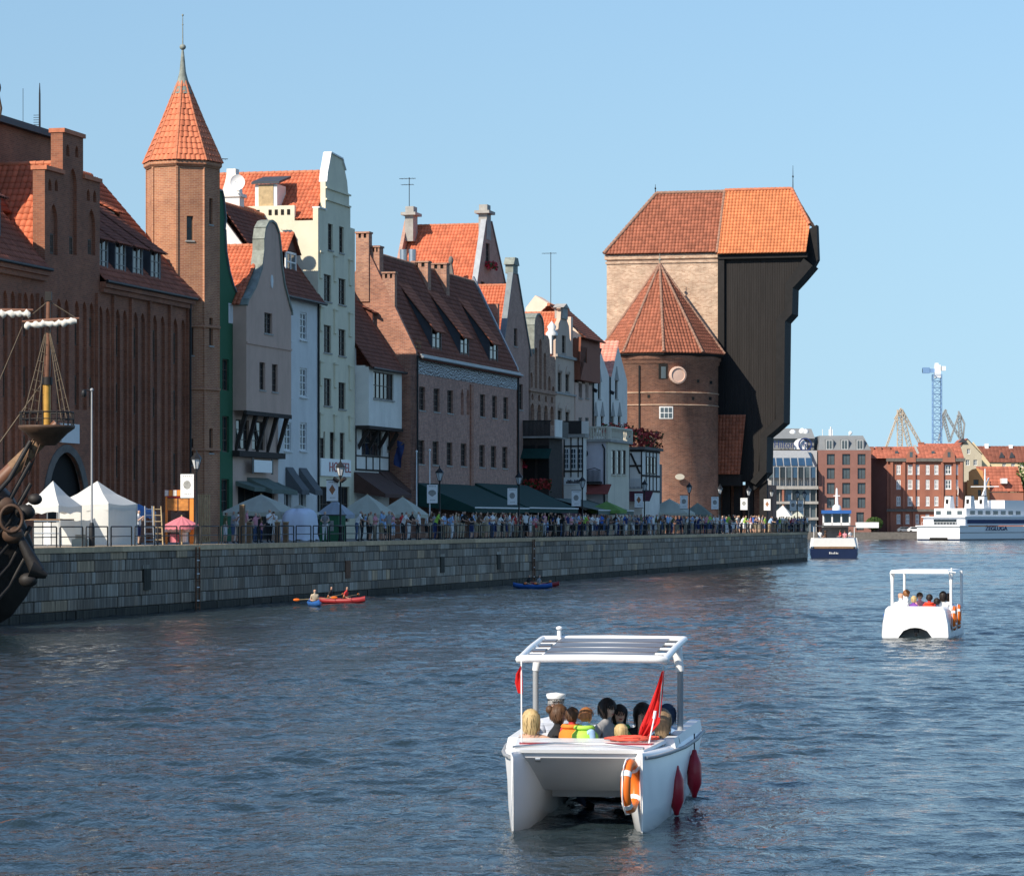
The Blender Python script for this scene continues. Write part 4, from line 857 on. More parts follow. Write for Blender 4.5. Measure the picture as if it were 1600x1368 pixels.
for c_ in (832, 842.5, 853): window(B, B.rect(c_ - 2, c_ + 2, 642, 660), y=.23, fr='frame_brown', nx=2, nz=2, sill=None)
for c_ in (837.5, 844.5, 851.5): window(B, B.rect(c_ - 1.3, c_ + 1.3, 590, 606), y=.23, fr='frame_brown', nx=1, nz=2, sill=None)
k = MB(); k.box(0, B.w, -.15, -.003, z(614), z(611)); B.part(k, 'cornice', 'gothic_brick')
coping(B, [(p, q) for p, q in reversed(out[9:17])], 'copper', 1.4, .15); block(B, 0, B.w, .46, 6.5, 0, z(575), 'gothic_brick', 'body'); gable_roof_perp(B, 0, B.w, .46, 6.5, z(575), z(520), 'tile_dark')
B = Bld('ornate_house', 'slim grey-beige house with ornate scrolled gable next to the round-topped brick gable', 'house', 868, 899, 9.0)
z = lambda py: B.z(883, py); X_ = B.x; c = X_(881)
pr = [(1.0, 556), (.86, 552), (.8, 535), (.58, 527), (.5, 508), (.33, 501), (.28, 487), (.36, 484), (.0, 476)]
hw = B.w * .52; out = [(0, 0), (B.w, 0)] + [(min(B.w, c + hw * a), z(b)) for a, b in pr[:-1]] + [(c, z(476))] + [(max(0, c - hw * a), z(b)) for a, b in reversed(pr[:-1])]
ws = [B.rect(878, 884, 524, 552)] + [B.rect(a, a + 6, b, b + h_) for a in (871.5, 883.5) for b, h_ in ((581, 31), (639, 30))]
gable_facade(B, out, ws, 'ornate'); [window(B, w_, fr='frame_brown', nx=2, nz=3) for w_ in ws]
for b in (571, 630):
    for a in (871.5, 883.5): k = MB(); k.prism(roundtop(X_(a), X_(a + 6), z(b + 9), z(b)), 'y', -.08, -.002); B.part(k, 'arch_hood', 'ornate')
k = MB(); k.box(c - .9, c + .9, -.15, .6, z(499), z(482)); k.prism([(c - 1.2, z(482)), (c + 1.2, z(482)), (c, z(475))], 'y', -.25, .7); k.box(0, B.w, -.18, -.003, z(560), z(556)); k.box(0, B.w, -.12, -.003, z(617), z(614)); B.part(k, 'pediment', 'stone_trim')
k = MB(); k.box(-.2, .9, .3, .8, z(556), z(528)); k.lathe([(.5, 0), (.55, .2), (.3, .5), (.4, .8), (.15, 1.1), (.0, 1.3)], (.3, .4, z(528)), 8); B.part(k, 'corner_urn', 'trim_white')
block(B, 0, B.w, .35, 6.5, 0, z(560), 'ornate', 'body'); gable_roof_perp(B, -.1, B.w, .36, 6.5, z(560), z(489), 'tile_orange')
B = Bld('shingled_house', 'pinkish house with a brown shingled box storey under a small tiled roof', 'house', 899, 929, 9.0)
z = lambda py: B.z(914, py); ws = [B.rect(a, a + 5.5, b, d_) for a in (904, 914.5) for b, d_ in ((596, 622), (652, 672))]
gable_facade(B, [(0, 0), (B.w, 0), (B.w, z(600)), (0, z(600))], ws, 'pinkish'); [window(B, w_, fr='stone_trim', nx=2, nz=2, y=.1) for w_ in ws]
k = MB(); wq = B.rect(907, 917, 542, 566, -.5); k.wall([(-.1, z(596)), (B.w + .1, z(596)), (B.w, z(530)), (0, z(530))], [rc(wq)], y=-.5, th=.3); k.box(-.05, B.w + .05, -.2, 6, z(596), z(532)); B.part(k, 'shingled_storey', 'tile_brown'); window(B, wq, y=-.36, fr='frame_brown', nx=2, nz=2, sill=None)
gable_roof_par(B, -.1, B.w + .1, -1.0, 3.4, z(533), z(533) + 3.0, 'tile_brown'); k = MB(); k.box(-.9, -.1, .2, .8, z(600), z(500)); B.part(k, 'side_pier', 'peach')
for a, b, yt, nm, sp in ((925.5, 953, 546, 'small white gabled house with arched windows beside the shingled house', 0), (952, 980, 534, 'white gabled house with pointed arched windows beside the round brick tower', 1)):
    B = Bld('white_gable_house', nm, 'house', a, b, 9.0); z = lambda py: B.z((a + b) / 2, py); c = B.w * .42; ze_ = z(592 if sp else 588)
    m_ = (a + b) / 2
    ws = [B.rect(m_ - 5, m_ - .5, 596 if not sp else 594, 623)] + [B.rect(m_ - 11 + i * 10.5, m_ - 6.5 + i * 10.5, 650, 675) for i in range(2)]
    gable_facade(B, [(0, 0), (B.w, 0), (B.w, ze_), (c, z(yt)), (0, ze_)], ws, 'white_plaster'); [window(B, w_, fr='frame_brown', nx=1, nz=2) for w_ in ws]
    for w_ in ws: k = MB(); mc = (w_[0] + w_[1]) / 2; k.prism([(w_[0] - .25, w_[3]), (w_[1] + .25, w_[3]), (mc + .35, w_[3] + .7), (mc, w_[3] + 1.3), (mc - .35, w_[3] + .7)], 'y', -.07, -.003); B.part(k, 'window_hood', 'stone_trim')
    block(B, 0, B.w, .35, 7, 0, ze_, 'white_plaster', 'body'); ov = .1
    tiles(B.root, [(0, 7, ze_ + .05), (0, -.2, ze_ + .05), (c, -.2, z(yt) + .05), (c, 7, z(yt) + .05)], 'salmon_tile' if sp else 'slate_tile', .4, .4)
    tiles(B.root, [(B.w, -.2, ze_ + .05), (B.w, 7, ze_ + .05), (c, 7, z(yt) + .05), (c, -.2, z(yt) + .05)], 'salmon_tile', .4, .4) if 0 else None
    k = MB(); k.tube([(B.w * .02, -.4, ze_ - 1.5), (B.w * .02, .0, ze_ - 1.3)], .18, 6); B.part(k, 'lamp_bracket', 'iron'); pipe(B, .05, 0, ze_)
B = Bld('pale_house', 'pale peach modern house with low gables showing above the row of narrow gables', 'house', 850, 905, 21.0)
z = lambda py: B.z(880, py)
k = MB(); k.prism([(-1.3, 0), (1.9, 0), (1.9, z(489)), (.9, z(470)), (-.5, z(483)), (-1.3, z(492))], 'x', 0, 3); k.prism([(-3.2, 0), (-.3, 0), (-.3, z(512)), (-1.2, z(505)), (-3.2, z(541))], 'x', 6, 12); B.part(k, 'wall', 'peach')
k = MB()
for i in range(4): k.box(5.9, 5.99, -.95 - i * .5, -.7 - i * .5, z(521 + i * 7), z(516 + i * 7))
B.part(k, 'vent', 'void_shade'); antenna(B, (0, -.7, z(484)), 5.2, 1)
k = MB(); k.prism([(-3.3, z(541) + .1), (-1.2, z(505) + .1), (-.2, z(512) + .1), (-.2, z(512) + .3), (-1.2, z(505) + .35), (-3.3, z(541) + .35)], 'x', 5.8, 12); B.part(k, 'roof_edge', 'tile_red')

# ================= terraces built out in front of the narrow gables
def tblock(name, label, pl, pc, pr, Tf, ytop, mat_side, mat_front, ybot=842, roofmat='stone_trim'):
    """block whose near side spans photo columns pl..pc and whose water front spans pc..pr"""
    sc_ = S(pc, Tf); d = dep(sc_, Tf); depth = (pc - pl) * d / F / .9709
    b = Bld(name, label, 'building', pc, pr, Tf, 'terraces in front of the narrow gables'); zt = b.z(pc, ytop)
    k = MB(); k.box(0, .25, .2, depth, 0, zt); b.part(k, 'side_wall', mat_side)
    k = MB(); k.box(.25, b.w, .2, depth, 0, zt); b.part(k, 'body', mat_front)
    b.dp = depth; b.zt = zt; return b
def sz(b, py): return b.z(b.pc, py)
# dark timber terrace with balcony
B = tblock('timber_terrace', 'dark timber balcony terrace with slatted parapet and red flower boxes', 815, 862, 882, 6.6, 684, 'beam', 'beam'); B.pc = 862
zt = B.zt; k = MB(); k.box(-.2, B.w, -.3, B.dp, zt, zt + .15); B.part(k, 'deck', 'stone_trim')
for i in range(22): k = MB(); yy = .1 + i * (B.dp - .2) / 21; k.box(-.12, -.06, yy, yy + .09, zt + .15, zt + 1.35); B.part(k, 'baluster', 'trim_dark')
k = MB(); k.box(-.15, -.03, 0, B.dp, zt + 1.35, zt + 1.45); B.part(k, 'handrail', 'trim_dark')
k = MB(); k.box(-.18, B.w * .5, -.35, -.28, zt + .1, zt + 1.5); B.part(k, 'white_panel', 'white_plaster')
k = MB(); k.box(B.w * .5, B.w, -.34, -.28, zt + .1, zt + 1.4); B.part(k, 'dark_panel', 'trim_dark')
for i, (a, b_) in enumerate(((.1, .5), (.55, 1.0))): k = MB(); k.box(-.05, -.01, B.dp * a, B.dp * b_ - .1, zt - 3.4 , zt - .6); B.part(k, 'opening', 'void_shade')
k = MB(); k.hexa([(-1.0, 0, zt - 1.7), (-.06, 0, zt - .9), (-.06, B.dp, zt - .9), (-1.0, B.dp, zt - 1.7), (-1.0, 0, zt - 1.66), (-.06, 0, zt - .86), (-.06, B.dp, zt - .86), (-1.0, B.dp, zt - 1.66)]); B.part(k, 'awning', 'cloth_green')
flowers(B, -.7, -.2, B.dp * .45, zt - 4.4, 1.0, 'flower_mix', 420, dep_=B.dp * .45, seed=8); k = MB(); k.box(-.75, -.06, .05, B.dp * .9, zt - 4.7, zt - 4.2); B.part(k, 'flower_box', 'beam')
flowers(B, -.3, .2, B.dp - .1, zt - 2.6, .8, 'flower_red', 60, dep_=.4, seed=18)
B.root['label'] = 'dark timber balcony terrace with slatted parapet and red flower boxes'
# half-timbered box with three white windows
def timbers(B, rects, axis='side'):
    for a, b_, c_, d_ in rects:
        k = MB(); k.box(-.06, -.004, a, b_, c_, d_) if axis == 'side' else k.box(a, b_, .14, .196, c_, d_); B.part(k, 'timber', 'beam')
B = tblock('half_timbered_bay', 'half-timbered box with three tall white windows between timber terrace and lavender wall', 881, 915, 920, 6.0, 683, 'white_plaster', 'white_plaster'); B.pc = 915
zt = B.zt; dp = B.dp; Zq = lambda py: B.z(915, py)
k = MB(); k.box(-.2, B.w, 0, dp + .1, zt, zt + .3); B.part(k, 'roof_edge', 'stone_trim')
timbers(B, [(0.2, dp, Zq(698), Zq(695.5)), (.2, dp, Zq(737), Zq(734.5)), (.2, .3, Zq(745), zt), (dp - .1, dp, Zq(745), zt)] + [(dp * i / 3 - .05, dp * i / 3 + .05, Zq(745), zt) for i in (1, 2)])
for i in range(3): k = MB(); k.box(-.03, -.003, dp * i / 3 + .16, dp * (i + 1) / 3 - .12, Zq(733), Zq(701)); o = B.part(k, 'window', 'trim_white'); k = MB(); [k.box(-.05, -.031, dp * i / 3 + .24 + j * .2, dp * i / 3 + .38 + j * .2, Zq(731) + q_ * .42, Zq(731) + q_ * .42 + .34) for j in range(2) for q_ in range(4)]; k.build('pane', 'glass_mid', o)
k = MB(); k.box(-.06, -.004, .15, dp, Zq(757), Zq(748)); sg = B.part(k, 'sign_board', 'trim_white')
k = MB(); rr = random.Random(5)
for i in range(12): a = .3 + i * (dp - .5) / 12; k.box(-.075, -.061, a, a + .09, Zq(755), Zq(755) + rr.uniform(.15, .33))
k.build('sign_marks', 'trim_dark', sg)
k = MB(); k.box(-.25, -.18, .3, dp, zt + .3, zt + 1.4); B.part(k, 'parapet_panel', 'trim_dark'); k = MB(); k.box(-.27, -.17, -.3, .29, zt + .3, zt + 1.35); B.part(k, 'white_panel', 'white_plaster')
# lavender side and cream bay with balustrade
B = tblock('balustrade_terrace', 'lavender and cream terrace house with stone balustrade and three slim windows', 914, 950, 983, 4.6, 690, 'lavender', 'ivory'); B.pc = 950
zt = B.zt; dp = B.dp; Zq = lambda py: B.z(950, py)
mb = MB(); ww = [B.rect(a, a + 6, 703, 741) for a in (955.5, 964, 972)]; mb.wall([(0, 0), (B.w, 0), (B.w, zt), (0, zt)], [rc(q_) for q_ in ww], th=.2, rec=.15); B.part(mb, 'front_wall', 'ivory'); [window(B, q_, y=.1, fr='frame_brown', nx=1, nz=3, sill='ivory') for q_ in ww]
k = MB(); k.box(-.3, B.w + .2, -.3, dp, zt, zt + .22); B.part(k, 'slab', 'stone_trim')
bal = MB(); bal.lathe([(.1, 0), (.1, .08), (.06, .15), (.12, .35), (.06, .75), (.1, .85), (.1, .95)], n=8); bm_ = bal.mesh('baluster', 'ivory')
for i in range(9): link('baluster', bm_, B.root, (-.15, .1 + i * (dp - .2) / 8, zt + .22))
for i in range(16): link('baluster', bm_, B.root, (.2 + i * (B.w - .4) / 15, -.15, zt + .22))
k = MB(); k.box(-.28, -.02, -.28, dp, zt + 1.17, zt + 1.32); B.part(k, 'rail', 'ivory'); k = MB(); k.box(-.02, B.w + .1, -.28, -.02, zt + 1.17, zt + 1.32); B.part(k, 'rail', 'ivory')
k = MB(); k.box(-.3, .0, -.3, .0, zt + .22, zt + 1.17); B.part(k, 'pier', 'ivory'); k = MB(); k.box(B.w - .2, B.w + .12, -.3, .0, zt + .22, zt + 1.17); B.part(k, 'pier', 'ivory')
k = MB(); k.tube([(-.08, .3, 1), (-.08, .3, zt - .6), (-.08, .5, zt - .2)], .07, 6); B.part(k, 'downpipe', 'iron'); k = MB(); k.ell((-.2, dp * .9, Zq(708)), (.12, .12, .25), 8, 6); B.part(k, 'wall_lantern', 'iron')
k = MB(); k.box(-.7, -.0, .5, dp, Zq(755), Zq(752))
for i in range(14): yy = .55 + i * (dp - .6) / 13; k.tube([(-.66, yy, Zq(752)), (-.72, yy, Zq(742)), (-.66, yy, Zq(734))], .025, 4)
k.tube([(-.66, .5, Zq(735)), (-.66, dp * .5, Zq(731)), (-.66, dp, Zq(735))], .03, 4); B.part(k, 'iron_balcony', 'iron')
k = MB(); k.hexa([(-1.5, -.3, Zq(772)), (-.02, -.3, Zq(757)), (-.02, dp + .3, Zq(757)), (-1.5, dp + .3, Zq(772)), (-1.5, -.3, Zq(771)), (-.02, -.3, Zq(756)), (-.02, dp + .3, Zq(756)), (-1.5, dp + .3, Zq(771))]); B.part(k, 'awning', 'cloth_red')
flowers(B, B.w * .75, B.w + 1.0, 1.0, zt + .5, 1.3, 'flower_mix', 260, dep_=1.2, seed=21)
# half-timbered hut by the tower
B = tblock('half_timbered_hut', 'low half-timbered hut with red flowers on its roof at the foot of the round tower', 982, 1007, 1034, 4.4, 702, 'white_plaster', 'white_plaster'); B.pc = 1007
zt = B.zt; dp = B.dp; Zq = lambda py: B.z(1007, py)
timbers(B, [(.2, dp, zt - .2, zt), (.2, dp, Zq(729), Zq(726)), (.2, dp, Zq(763), Zq(760)), (.2, .32, Zq(763), zt), (dp - .12, dp, Zq(763), zt)])
k = MB(); k.hexa([(-.05, dp - .1, zt - .3), (-.004, dp - .1, zt - .3), (-.004, dp - .3, zt - .3), (-.05, dp - .3, zt - .3), (-.05, .5, Zq(740)), (-.004, .5, Zq(740)), (-.004, .3, Zq(740)), (-.05, .3, Zq(740))]); B.part(k, 'brace', 'beam')
timbers(B, [(0, B.w, zt - .2, zt), (0, B.w, Zq(744), Zq(741)), (0, B.w, Zq(768), Zq(765))] + [(B.w * i / 5 - .12, B.w * i / 5 + .12, Zq(765), zt) for i in range(1, 5)], 'front')
for i in range(1, 4): window(B, (B.w * i / 5 + .2, B.w * (i + 1) / 5 - .2, Zq(739), Zq(712)), y=.15, fr='frame_brown', nx=1, nz=2, sill=None)
k = MB(); k.box(-.2, B.w + .3, -.1, dp, zt, zt + .25); B.part(k, 'flat_roof', 'stone_dark')
for i in range(9): k = MB(); yy = .3 + i * (dp - .5) / 8; k.box(-.12, -.07, yy, yy + .06, Zq(763), Zq(747)); B.part(k, 'baluster', 'trim_white')
flowers(B, -.2, B.w * .4, dp * .75, zt + .3, 1.6, 'flower_mix', 300, dep_=.9, seed=31); flowers(B, B.w * .4, B.w + .6, .8, zt + .2, 1.6, 'flower_mix', 420, dep_=.9, seed=32)
k = MB(); k.box(B.w + .05, B.w + 2.6, .5, dp, 0, Zq(722)); B.part(k, 'lean_to', 'slate')
k = MB(); k.hexa([(-1.6, -.8, Zq(783)), (0, -.8, Zq(768)), (0, dp, Zq(768)), (-1.6, dp, Zq(783)), (-1.6, -.8, Zq(782)), (0, -.8, Zq(767)), (0, dp, Zq(767)), (-1.6, dp, Zq(782))]); B.part(k, 'awning', 'cloth_maroon')
# awnings that stand on posts in front of the terraces
def post_awning(label, px0, px1, yb, yf, Tb, Tf, mat, group='restaurant awnings along the quay'):
    s0, s1 = S(px0, Tf), S(px1, Tf); rt = thing('awning', label, 'awning', W(s0, -Tf, PAVE), ANG, group)
    zf = Zs(s0, Tf, yf) - PAVE; zb_ = Zs(s0, Tb, yb) - PAVE; L = s1 - s0; D = Tb - Tf
    k = MB(); n = 6
    vs = [(L * i / n, D * j / 4, zf + (zb_ - zf) * j / 4 - .06 * math.sin(math.pi * j / 4)) for i in range(n + 1) for j in range(5)]
    k.add(vs, [(i*5 + j, i*5 + j + 1, i*5 + j + 6, i*5 + j + 5) for i in range(n) for j in range(4)]); k.add([(0, 0, zf), (L, 0, zf), (L, 0, zf - .35), (0, 0, zf - .35)], [(0,1,2,3)]); k.build('canopy', mat, rt)
    k = MB(); k.box(0, L, -.04, .02, zf - .03, zf + .06); k.build('front_bar', 'trim_white', rt)
    for xx in (.2, L - .2): k = MB(); k.tube([(xx, .1, 0), (xx, .1, zf)], .05, 6); k.build('post', 'iron', rt)
post_awning('maroon awning stretched from the timber terrace towards the quay', 893, 941, 766, 809, 8.0, 3.6, 'cloth_maroon')
post_awning('dull green awning beside the maroon one under the balustrade terrace', 935, 990, 778, 797, 6.5, 2.8, 'cloth_sage')
# ================= the great timber port crane between its brick towers
CS = 181.0                       # near face of the towers along the quay
TL = (1122 - 1122) ; dC = dep(CS, 6)
def ct(px, s=CS): return ((px - 800) / F * (QY + s * UY) - QX - s * UX) / (NX - (px - 800) / F * NY)     # t of a photo column on the plane s = const
def cz(px, py, s=CS): t = ct(px, s); return H + (YH - py) * (QY + s * UY + t * NY) / F - PAVE
crane = thing('port_crane', 'huge medieval port crane: black timber hoist tower between brick towers under tiled roofs', 'building', W(CS, 0, PAVE), ANG)
class CB: pass
C = CB(); C.root = crane
yb0 = -ct(948); yb1 = -ct(1122); DW = 7.2       # local y = -t
zE = cz(1040, 396); zR = cz(1080, 300)
k = MB(); k.box(0, DW, yb1, yb0, 0, zE - .1); k.build('brick_tower', 'pale_brick', crane)
k = MB(); k.box(-.12, DW + .1, yb1 - .1, yb0 + .12, zE - 1.0, zE - .75); k.build('cornice', 'pale_brick', crane); k = MB(); k.box(-.2, DW + .1, yb1 - .15, yb0 + .2, zE - .55, zE - .08); k.build('cornice', 'pale_brick', crane)
mid = DW / 2; zR = cz(1130, 300, CS + mid)
def cy(px, x=0.0): return -ct(px, CS + x)
def czx(px, py, x): return cz(px, py, CS + x)
# roof over the brick part: old brown tiles, hipped at the landward end
e0, e1 = cy(945), cy(1124); r0, r1 = cy(1026, mid), cy(1133, mid); fl = -.45
zK = zE + (zR - zE) * .42; yK = cy(981)
tiles(crane, [(fl, e0, zE), (fl, e1, zE), (mid, r1, zR), (mid, r0, zR)], 'tile_brown', .36, .42, seed=41, amp=.04)
tiles(crane, [(DW - fl, e1, zE), (DW - fl, e0, zE), (mid, r0, zR), (mid, r1, zR)], 'tile_brown', .5, .6, seed=42)
tiles(crane, [(DW - fl, e0, zE), (fl, e0, zE), (mid, r0, zR)], 'tile_brown', .5, .6, seed=43)
ridge(crane, [(mid, r0, zR + .05), (mid, r1, zR + .05)], 'ridge_old', .2); ridge(crane, [(fl, e0, zE + .1), (mid, r0, zR + .05)], 'ridge_old', .2, 'hip')
k = MB(); yy = cy(985); zz = cz(985, 345); k.hexa([(2.0, yy - 1.0, zz - 1.5), (5, yy - 1.0, zz - 1.5), (5, yy + .5, zz - 1.5), (2.0, yy + .5, zz - 1.5), (1.8, yy - .6, zz), (5.2, yy - .6, zz), (5.2, yy + .9, zz - .25), (1.8, yy + .9, zz - .25)]); k.build('dormer', 'ridge_old', crane)
# roof over the timber part: new orange tiles
f0, f1, g0, g1 = cy(1122), cy(1263), cy(1133, mid), cy(1237, mid); zE2 = cz(1200, 396)
tiles(crane, [(fl - .25, f0, zE2), (fl - .25, cy(1261), zE2), (fl + 1.4, cy(1265, 1), cz(1265, 352, CS + 1)), (mid, g1, zR + .12), (mid, g0, zR + .12)], 'tile_new', .36, .42, seed=44, amp=.045)
tiles(crane, [(DW, cy(1261), zE2), (DW, f0, zE2), (mid, g0, zR + .12), (mid, g1, zR + .12)], 'tile_new', .5, .6, seed=45)
hp = cz(1265, 352, CS + 1); tiles(crane, [(fl + 1.4, cy(1265, 1), hp), (DW - 1.6, cy(1265, 1), hp), (mid, g1, zR + .12)], 'tile_new', .5, .6, seed=46)
ridge(crane, [(mid, g0, zR + .17), (mid, g1, zR + .17)], 'ridge_tile', .2); ridge(crane, [(fl + 1.4, cy(1265, 1), hp + .1), (mid, g1, zR + .17)], 'ridge_tile', .18, 'hip'); ridge(crane, [(fl - .2, f0 + .02, zE2 + .1), (mid, g0 + .05, zR + .2)], 'ridge_old', .16, 'verge')
# timber hoist house: profile in the y-z plane, boarded, with heavy edge frames
def pt(px, py): return (cy(px), cz(px, py))
prof = [pt(1122, 398), pt(1262, 398), pt(1268, 352), pt(1274, 350), pt(1276, 404), pt(1270, 415), pt(1252, 436), pt(1239, 450), pt(1238, 490), pt(1227, 502), pt(1225, 660), pt(1208, 675), pt(1199, 682), pt(1198, 738), pt(1181, 757), pt(1122, 757)]
inner = [pt(1122, 398), pt(1258, 398), pt(1256, 404), pt(1238, 428), pt(1227, 444), pt(1226, 484), pt(1213, 498), pt(1212, 655), pt(1195, 672), pt(1188, 680), pt(1187, 735), pt(1172, 752), pt(1122, 752)]
k = MB(); k.prism(inner, 'x', .25, 4.0); core = k.build('hoist_house', 'timber_black', crane)
k = MB(); k.prism([pt(1248, 402), pt(1251, 374), pt(1261, 357), pt(1274, 350), pt(1276, 404), pt(1270, 415)], 'x', .9, 2.4); k.build('hoist_head', 'timber_edge', crane)
for x0, x1 in ((-.2, .3), (3.6, 4.0)):      # edge frames
    k = MB(); outer = prof[5:15]; inn = inner[2:12]
    for (a, b), (c_, d_) in zip(zip(outer[:-1], outer[1:]), zip(inn[:-1], inn[1:])):
        k.hexa([(x0, *a), (x1, *a), (x1, *c_), (x0, *c_), (x0, *b), (x1, *b), (x1, *d_), (x0, *d_)])
    k.build('edge_frame', 'timber_edge', crane)
fp = inner[1:12]; op = prof[5:15]
k = MB(); outer = prof[5:15]
for a, b in zip(outer[:-1], outer[1:]): k.hexa([(.3, *a), (3.6, *a), (3.6, a[0] + .15, a[1]), (.3, a[0] + .15, a[1]), (.3, *b), (3.6, *b), (3.6, b[0] + .15, b[1]), (.3, b[0] + .15, b[1])])
k.build('front_boarding', 'timber_edge', crane)
# upright boards of the near side, each its own piece
b0, b1 = cy(1126), cy(1251); n = 34
def zlow(y):
    px_pts = inner[2:]; best = pt(1122, 752)[1]
    for (ya, za), (yb_, zb_) in zip(px_pts[:-1], px_pts[1:]):
        lo, hi = min(ya, yb_), max(ya, yb_)
        if lo <= y <= hi and hi - lo > 1e-6: best = max(best, za + (zb_ - za) * (y - ya) / (yb_ - ya))
    return best
rr = random.Random(9)
for i in range(n):
    ya, yb_ = b0 + (b1 - b0) * i / n, b0 + (b1 - b0) * (i + 1) / n
    dpt = rr.choice((0, .01, .02)); y_l, y_h = min(ya, yb_) + .008, max(ya, yb_) - .008; k = MB(); za_, zb2 = zlow(y_l) + .08, zlow(y_h) + .08; zt_ = zE2 - .15
    k.hexa([(.17 - dpt, y_l, za_), (.26, y_l, za_), (.26, y_h, zb2), (.17 - dpt, y_h, zb2), (.17 - dpt, y_l, zt_), (.26, y_l, zt_), (.26, y_h, zt_), (.17 - dpt, y_h, zt_)]); k.build('board', 'timber_black', crane)
k = MB(); k.box(-.2, .25, cy(1132), cy(1122), pt(1122, 752)[1], zE2 - .1); k.box(-.35, .2, cy(1262), cy(1122), zE2 - .5, zE2 - .06); k.build('corner_post', 'timber_edge', crane)
# tiled lean-to between the legs and the passage below
za, zb_ = cz(1140, 648), cz(1140, 741)
tiles(crane, [(-1.6, cy(1119), zb_), (-1.6, cy(1160), zb_), (-.3, cy(1166), za), (-.3, cy(1119), za)], 'tile_brown', .36, .42, seed=48)
k = MB(); k.box(-1.4, .3, cy(1160), cy(1119), zb_ - 1.2, zb_ - .02); k.build('lean_to', 'timber_black', crane)
for px in (1132, 1150, 1168, 1190): k = MB(); k.box(.4, 1.1, cy(px) - .5, cy(px) + .3, 0, cz(px, 750)); k.build('leg', 'timber_edge', crane)
k = MB(); k.box(1.5, DW, cy(1196), cy(1122), 0, cz(1150, 757)); k.build('gate_wall', 'tower_brick', crane)
k = MB(); k.prism([pt(1199, 740), pt(1196, 752), pt(1178, 765), pt(1168, 765), pt(1176, 757)], 'x', .2, .9); k.build('knee_brace', 'timber_edge', crane)
for px, hgt in ((1239, 2.6), (1024, 1.0)): k = MB(); k.tube([(mid, cy(px, mid), zR), (mid, cy(px, mid), zR + hgt)], [.06, .02], 5); k.ell((mid, cy(px, mid), zR + hgt * .55), (.1, .1, .12), 6, 5); k.build('finial', 'iron', crane)
# round tower with its many-sided roof
rs0 = CS - 3.6; rt0 = -(-ct(1031, rs0)); 
rp = W(rs0, rt0, PAVE); dR = QY + rs0 * UY + rt0 * NY
rz = lambda py: H + (YH - py) * dR / F - PAVE
rtw = thing('round_tower', 'round brick tower with steep many-sided tiled roof in front of the timber crane', 'tower', rp, ANG)
RR = 91 * dR / F; n = 40
k = MB(); prof = [(RR, 0), (RR, rz(572)), (RR + .15, rz(571)), (RR + .15, rz(566)), (RR + .3, rz(565)), (RR + .3, rz(557))]
k.lathe(prof, n=n, smooth=True); k.build('wall', 'tower_brick', rtw)
# wall surface: string courses, put-log holes, windows, stone roundel
def on_wall(px, py):       # point of the tower wall under a photo column
    off = (px - 1031) * dR / F; a = math.asin(max(-.98, min(.98, off / RR)))      # angle from the direction to the camera
    d = Vector((-rp.x, -rp.y, 0)).normalized(); rgt = Vector((d.y * -1, d.x, 0)) 
    if rgt.x < 0: rgt = -rgt
    nn = (d * math.cos(a) + rgt * math.sin(a)); q = Matrix.Rotation(-ANG, 4, 'Z') @ nn
    return q, rz(py)
def wall_piece(px0, px1, py0, py1, name, mat, proud=.06, parent=None):
    k = MB(); m = 6; vs = []
    for i in range(m + 1):
        q, z0 = on_wall(px0 + (px1 - px0) * i / m, py1); _, z1 = on_wall(px0, py0)
        for rad_ in (RR - .05, RR + proud):
            for zz in (z0, z1): vs.append((q.x * rad_, q.y * rad_, zz))
    fs = []
    for i in range(m): a = i * 4; b = a + 4; fs += [(a+2, b+2, b+3, a+3), (a+1, a+3, b+3, b+1), (a, b, b+2, a+2)]
    fs += [(0, 2, 3, 1), (m*4, m*4+1, m*4+3, m*4+2)]
    k.add(vs, fs); return k.build(name, mat, parent or rtw)
k = MB()
for py in (616, 635): k.lathe([(RR + .0, rz(py + 1.2)), (RR + .09, rz(py + 1)), (RR + .09, rz(py)), (RR + .0, rz(py - .4))], n=n)
k.build('string_course', 'pale_brick', rtw)
w1 = wall_piece(1029, 1043, 573, 596, 'arched_window', 'void_shade', .03); wall_piece(1033, 1040, 577, 595, 'pane', 'glass_mid', .05, w1)
w2 = wall_piece(1030, 1051, 638, 657, 'window', 'trim_white', .05)
for i in range(3):
    for j in range(2): wall_piece(1032 + i * 6.2, 1037 + i * 6.2, 640 + j * 8.5, 647 + j * 8.5, 'pane', 'glass_mid', .07, w2)
for px, py in ((1088, 596), (1108, 597), (1012, 620), (1080, 623), (1107, 622)): wall_piece(px, px + 4, py, py + 5, 'putlog_hole', 'void_shade', .015)
q, zz = on_wall(1058, 590); k = MB(); rad0 = 13.5 * dR / F
up = Vector((0, 0, 1)); tg = Vector((-q.y, q.x, 0)); vs = []
for r_, pr_ in ((rad0, .0), (rad0, .3), (rad0 * .8, .36), (rad0 * .75, .25), (.01, .28)):
    for j in range(20): a = 2 * math.pi * j / 20; p = q * (RR + pr_ - .05) + tg * r_ * math.cos(a) + up * (zz + r_ * math.sin(a)); vs.append(p)
k.add(vs, [(i*20 + j, i*20 + (j+1) % 20, (i+1)*20 + (j+1) % 20, (i+1)*20 + j) for i in range(4) for j in range(20)]); k.build('stone_roundel', 'pinkish', rtw)
k = MB()
for i in range(2): q2, _ = on_wall(1000 + i * 7, 600); k.tube([(q2.x * (RR + .1), q2.y * (RR + .1), 0), (q2.x * (RR + .1), q2.y * (RR + .1), rz(575))], .09, 6) if i == 0 else None
k.build('downpipe', 'iron', rtw)
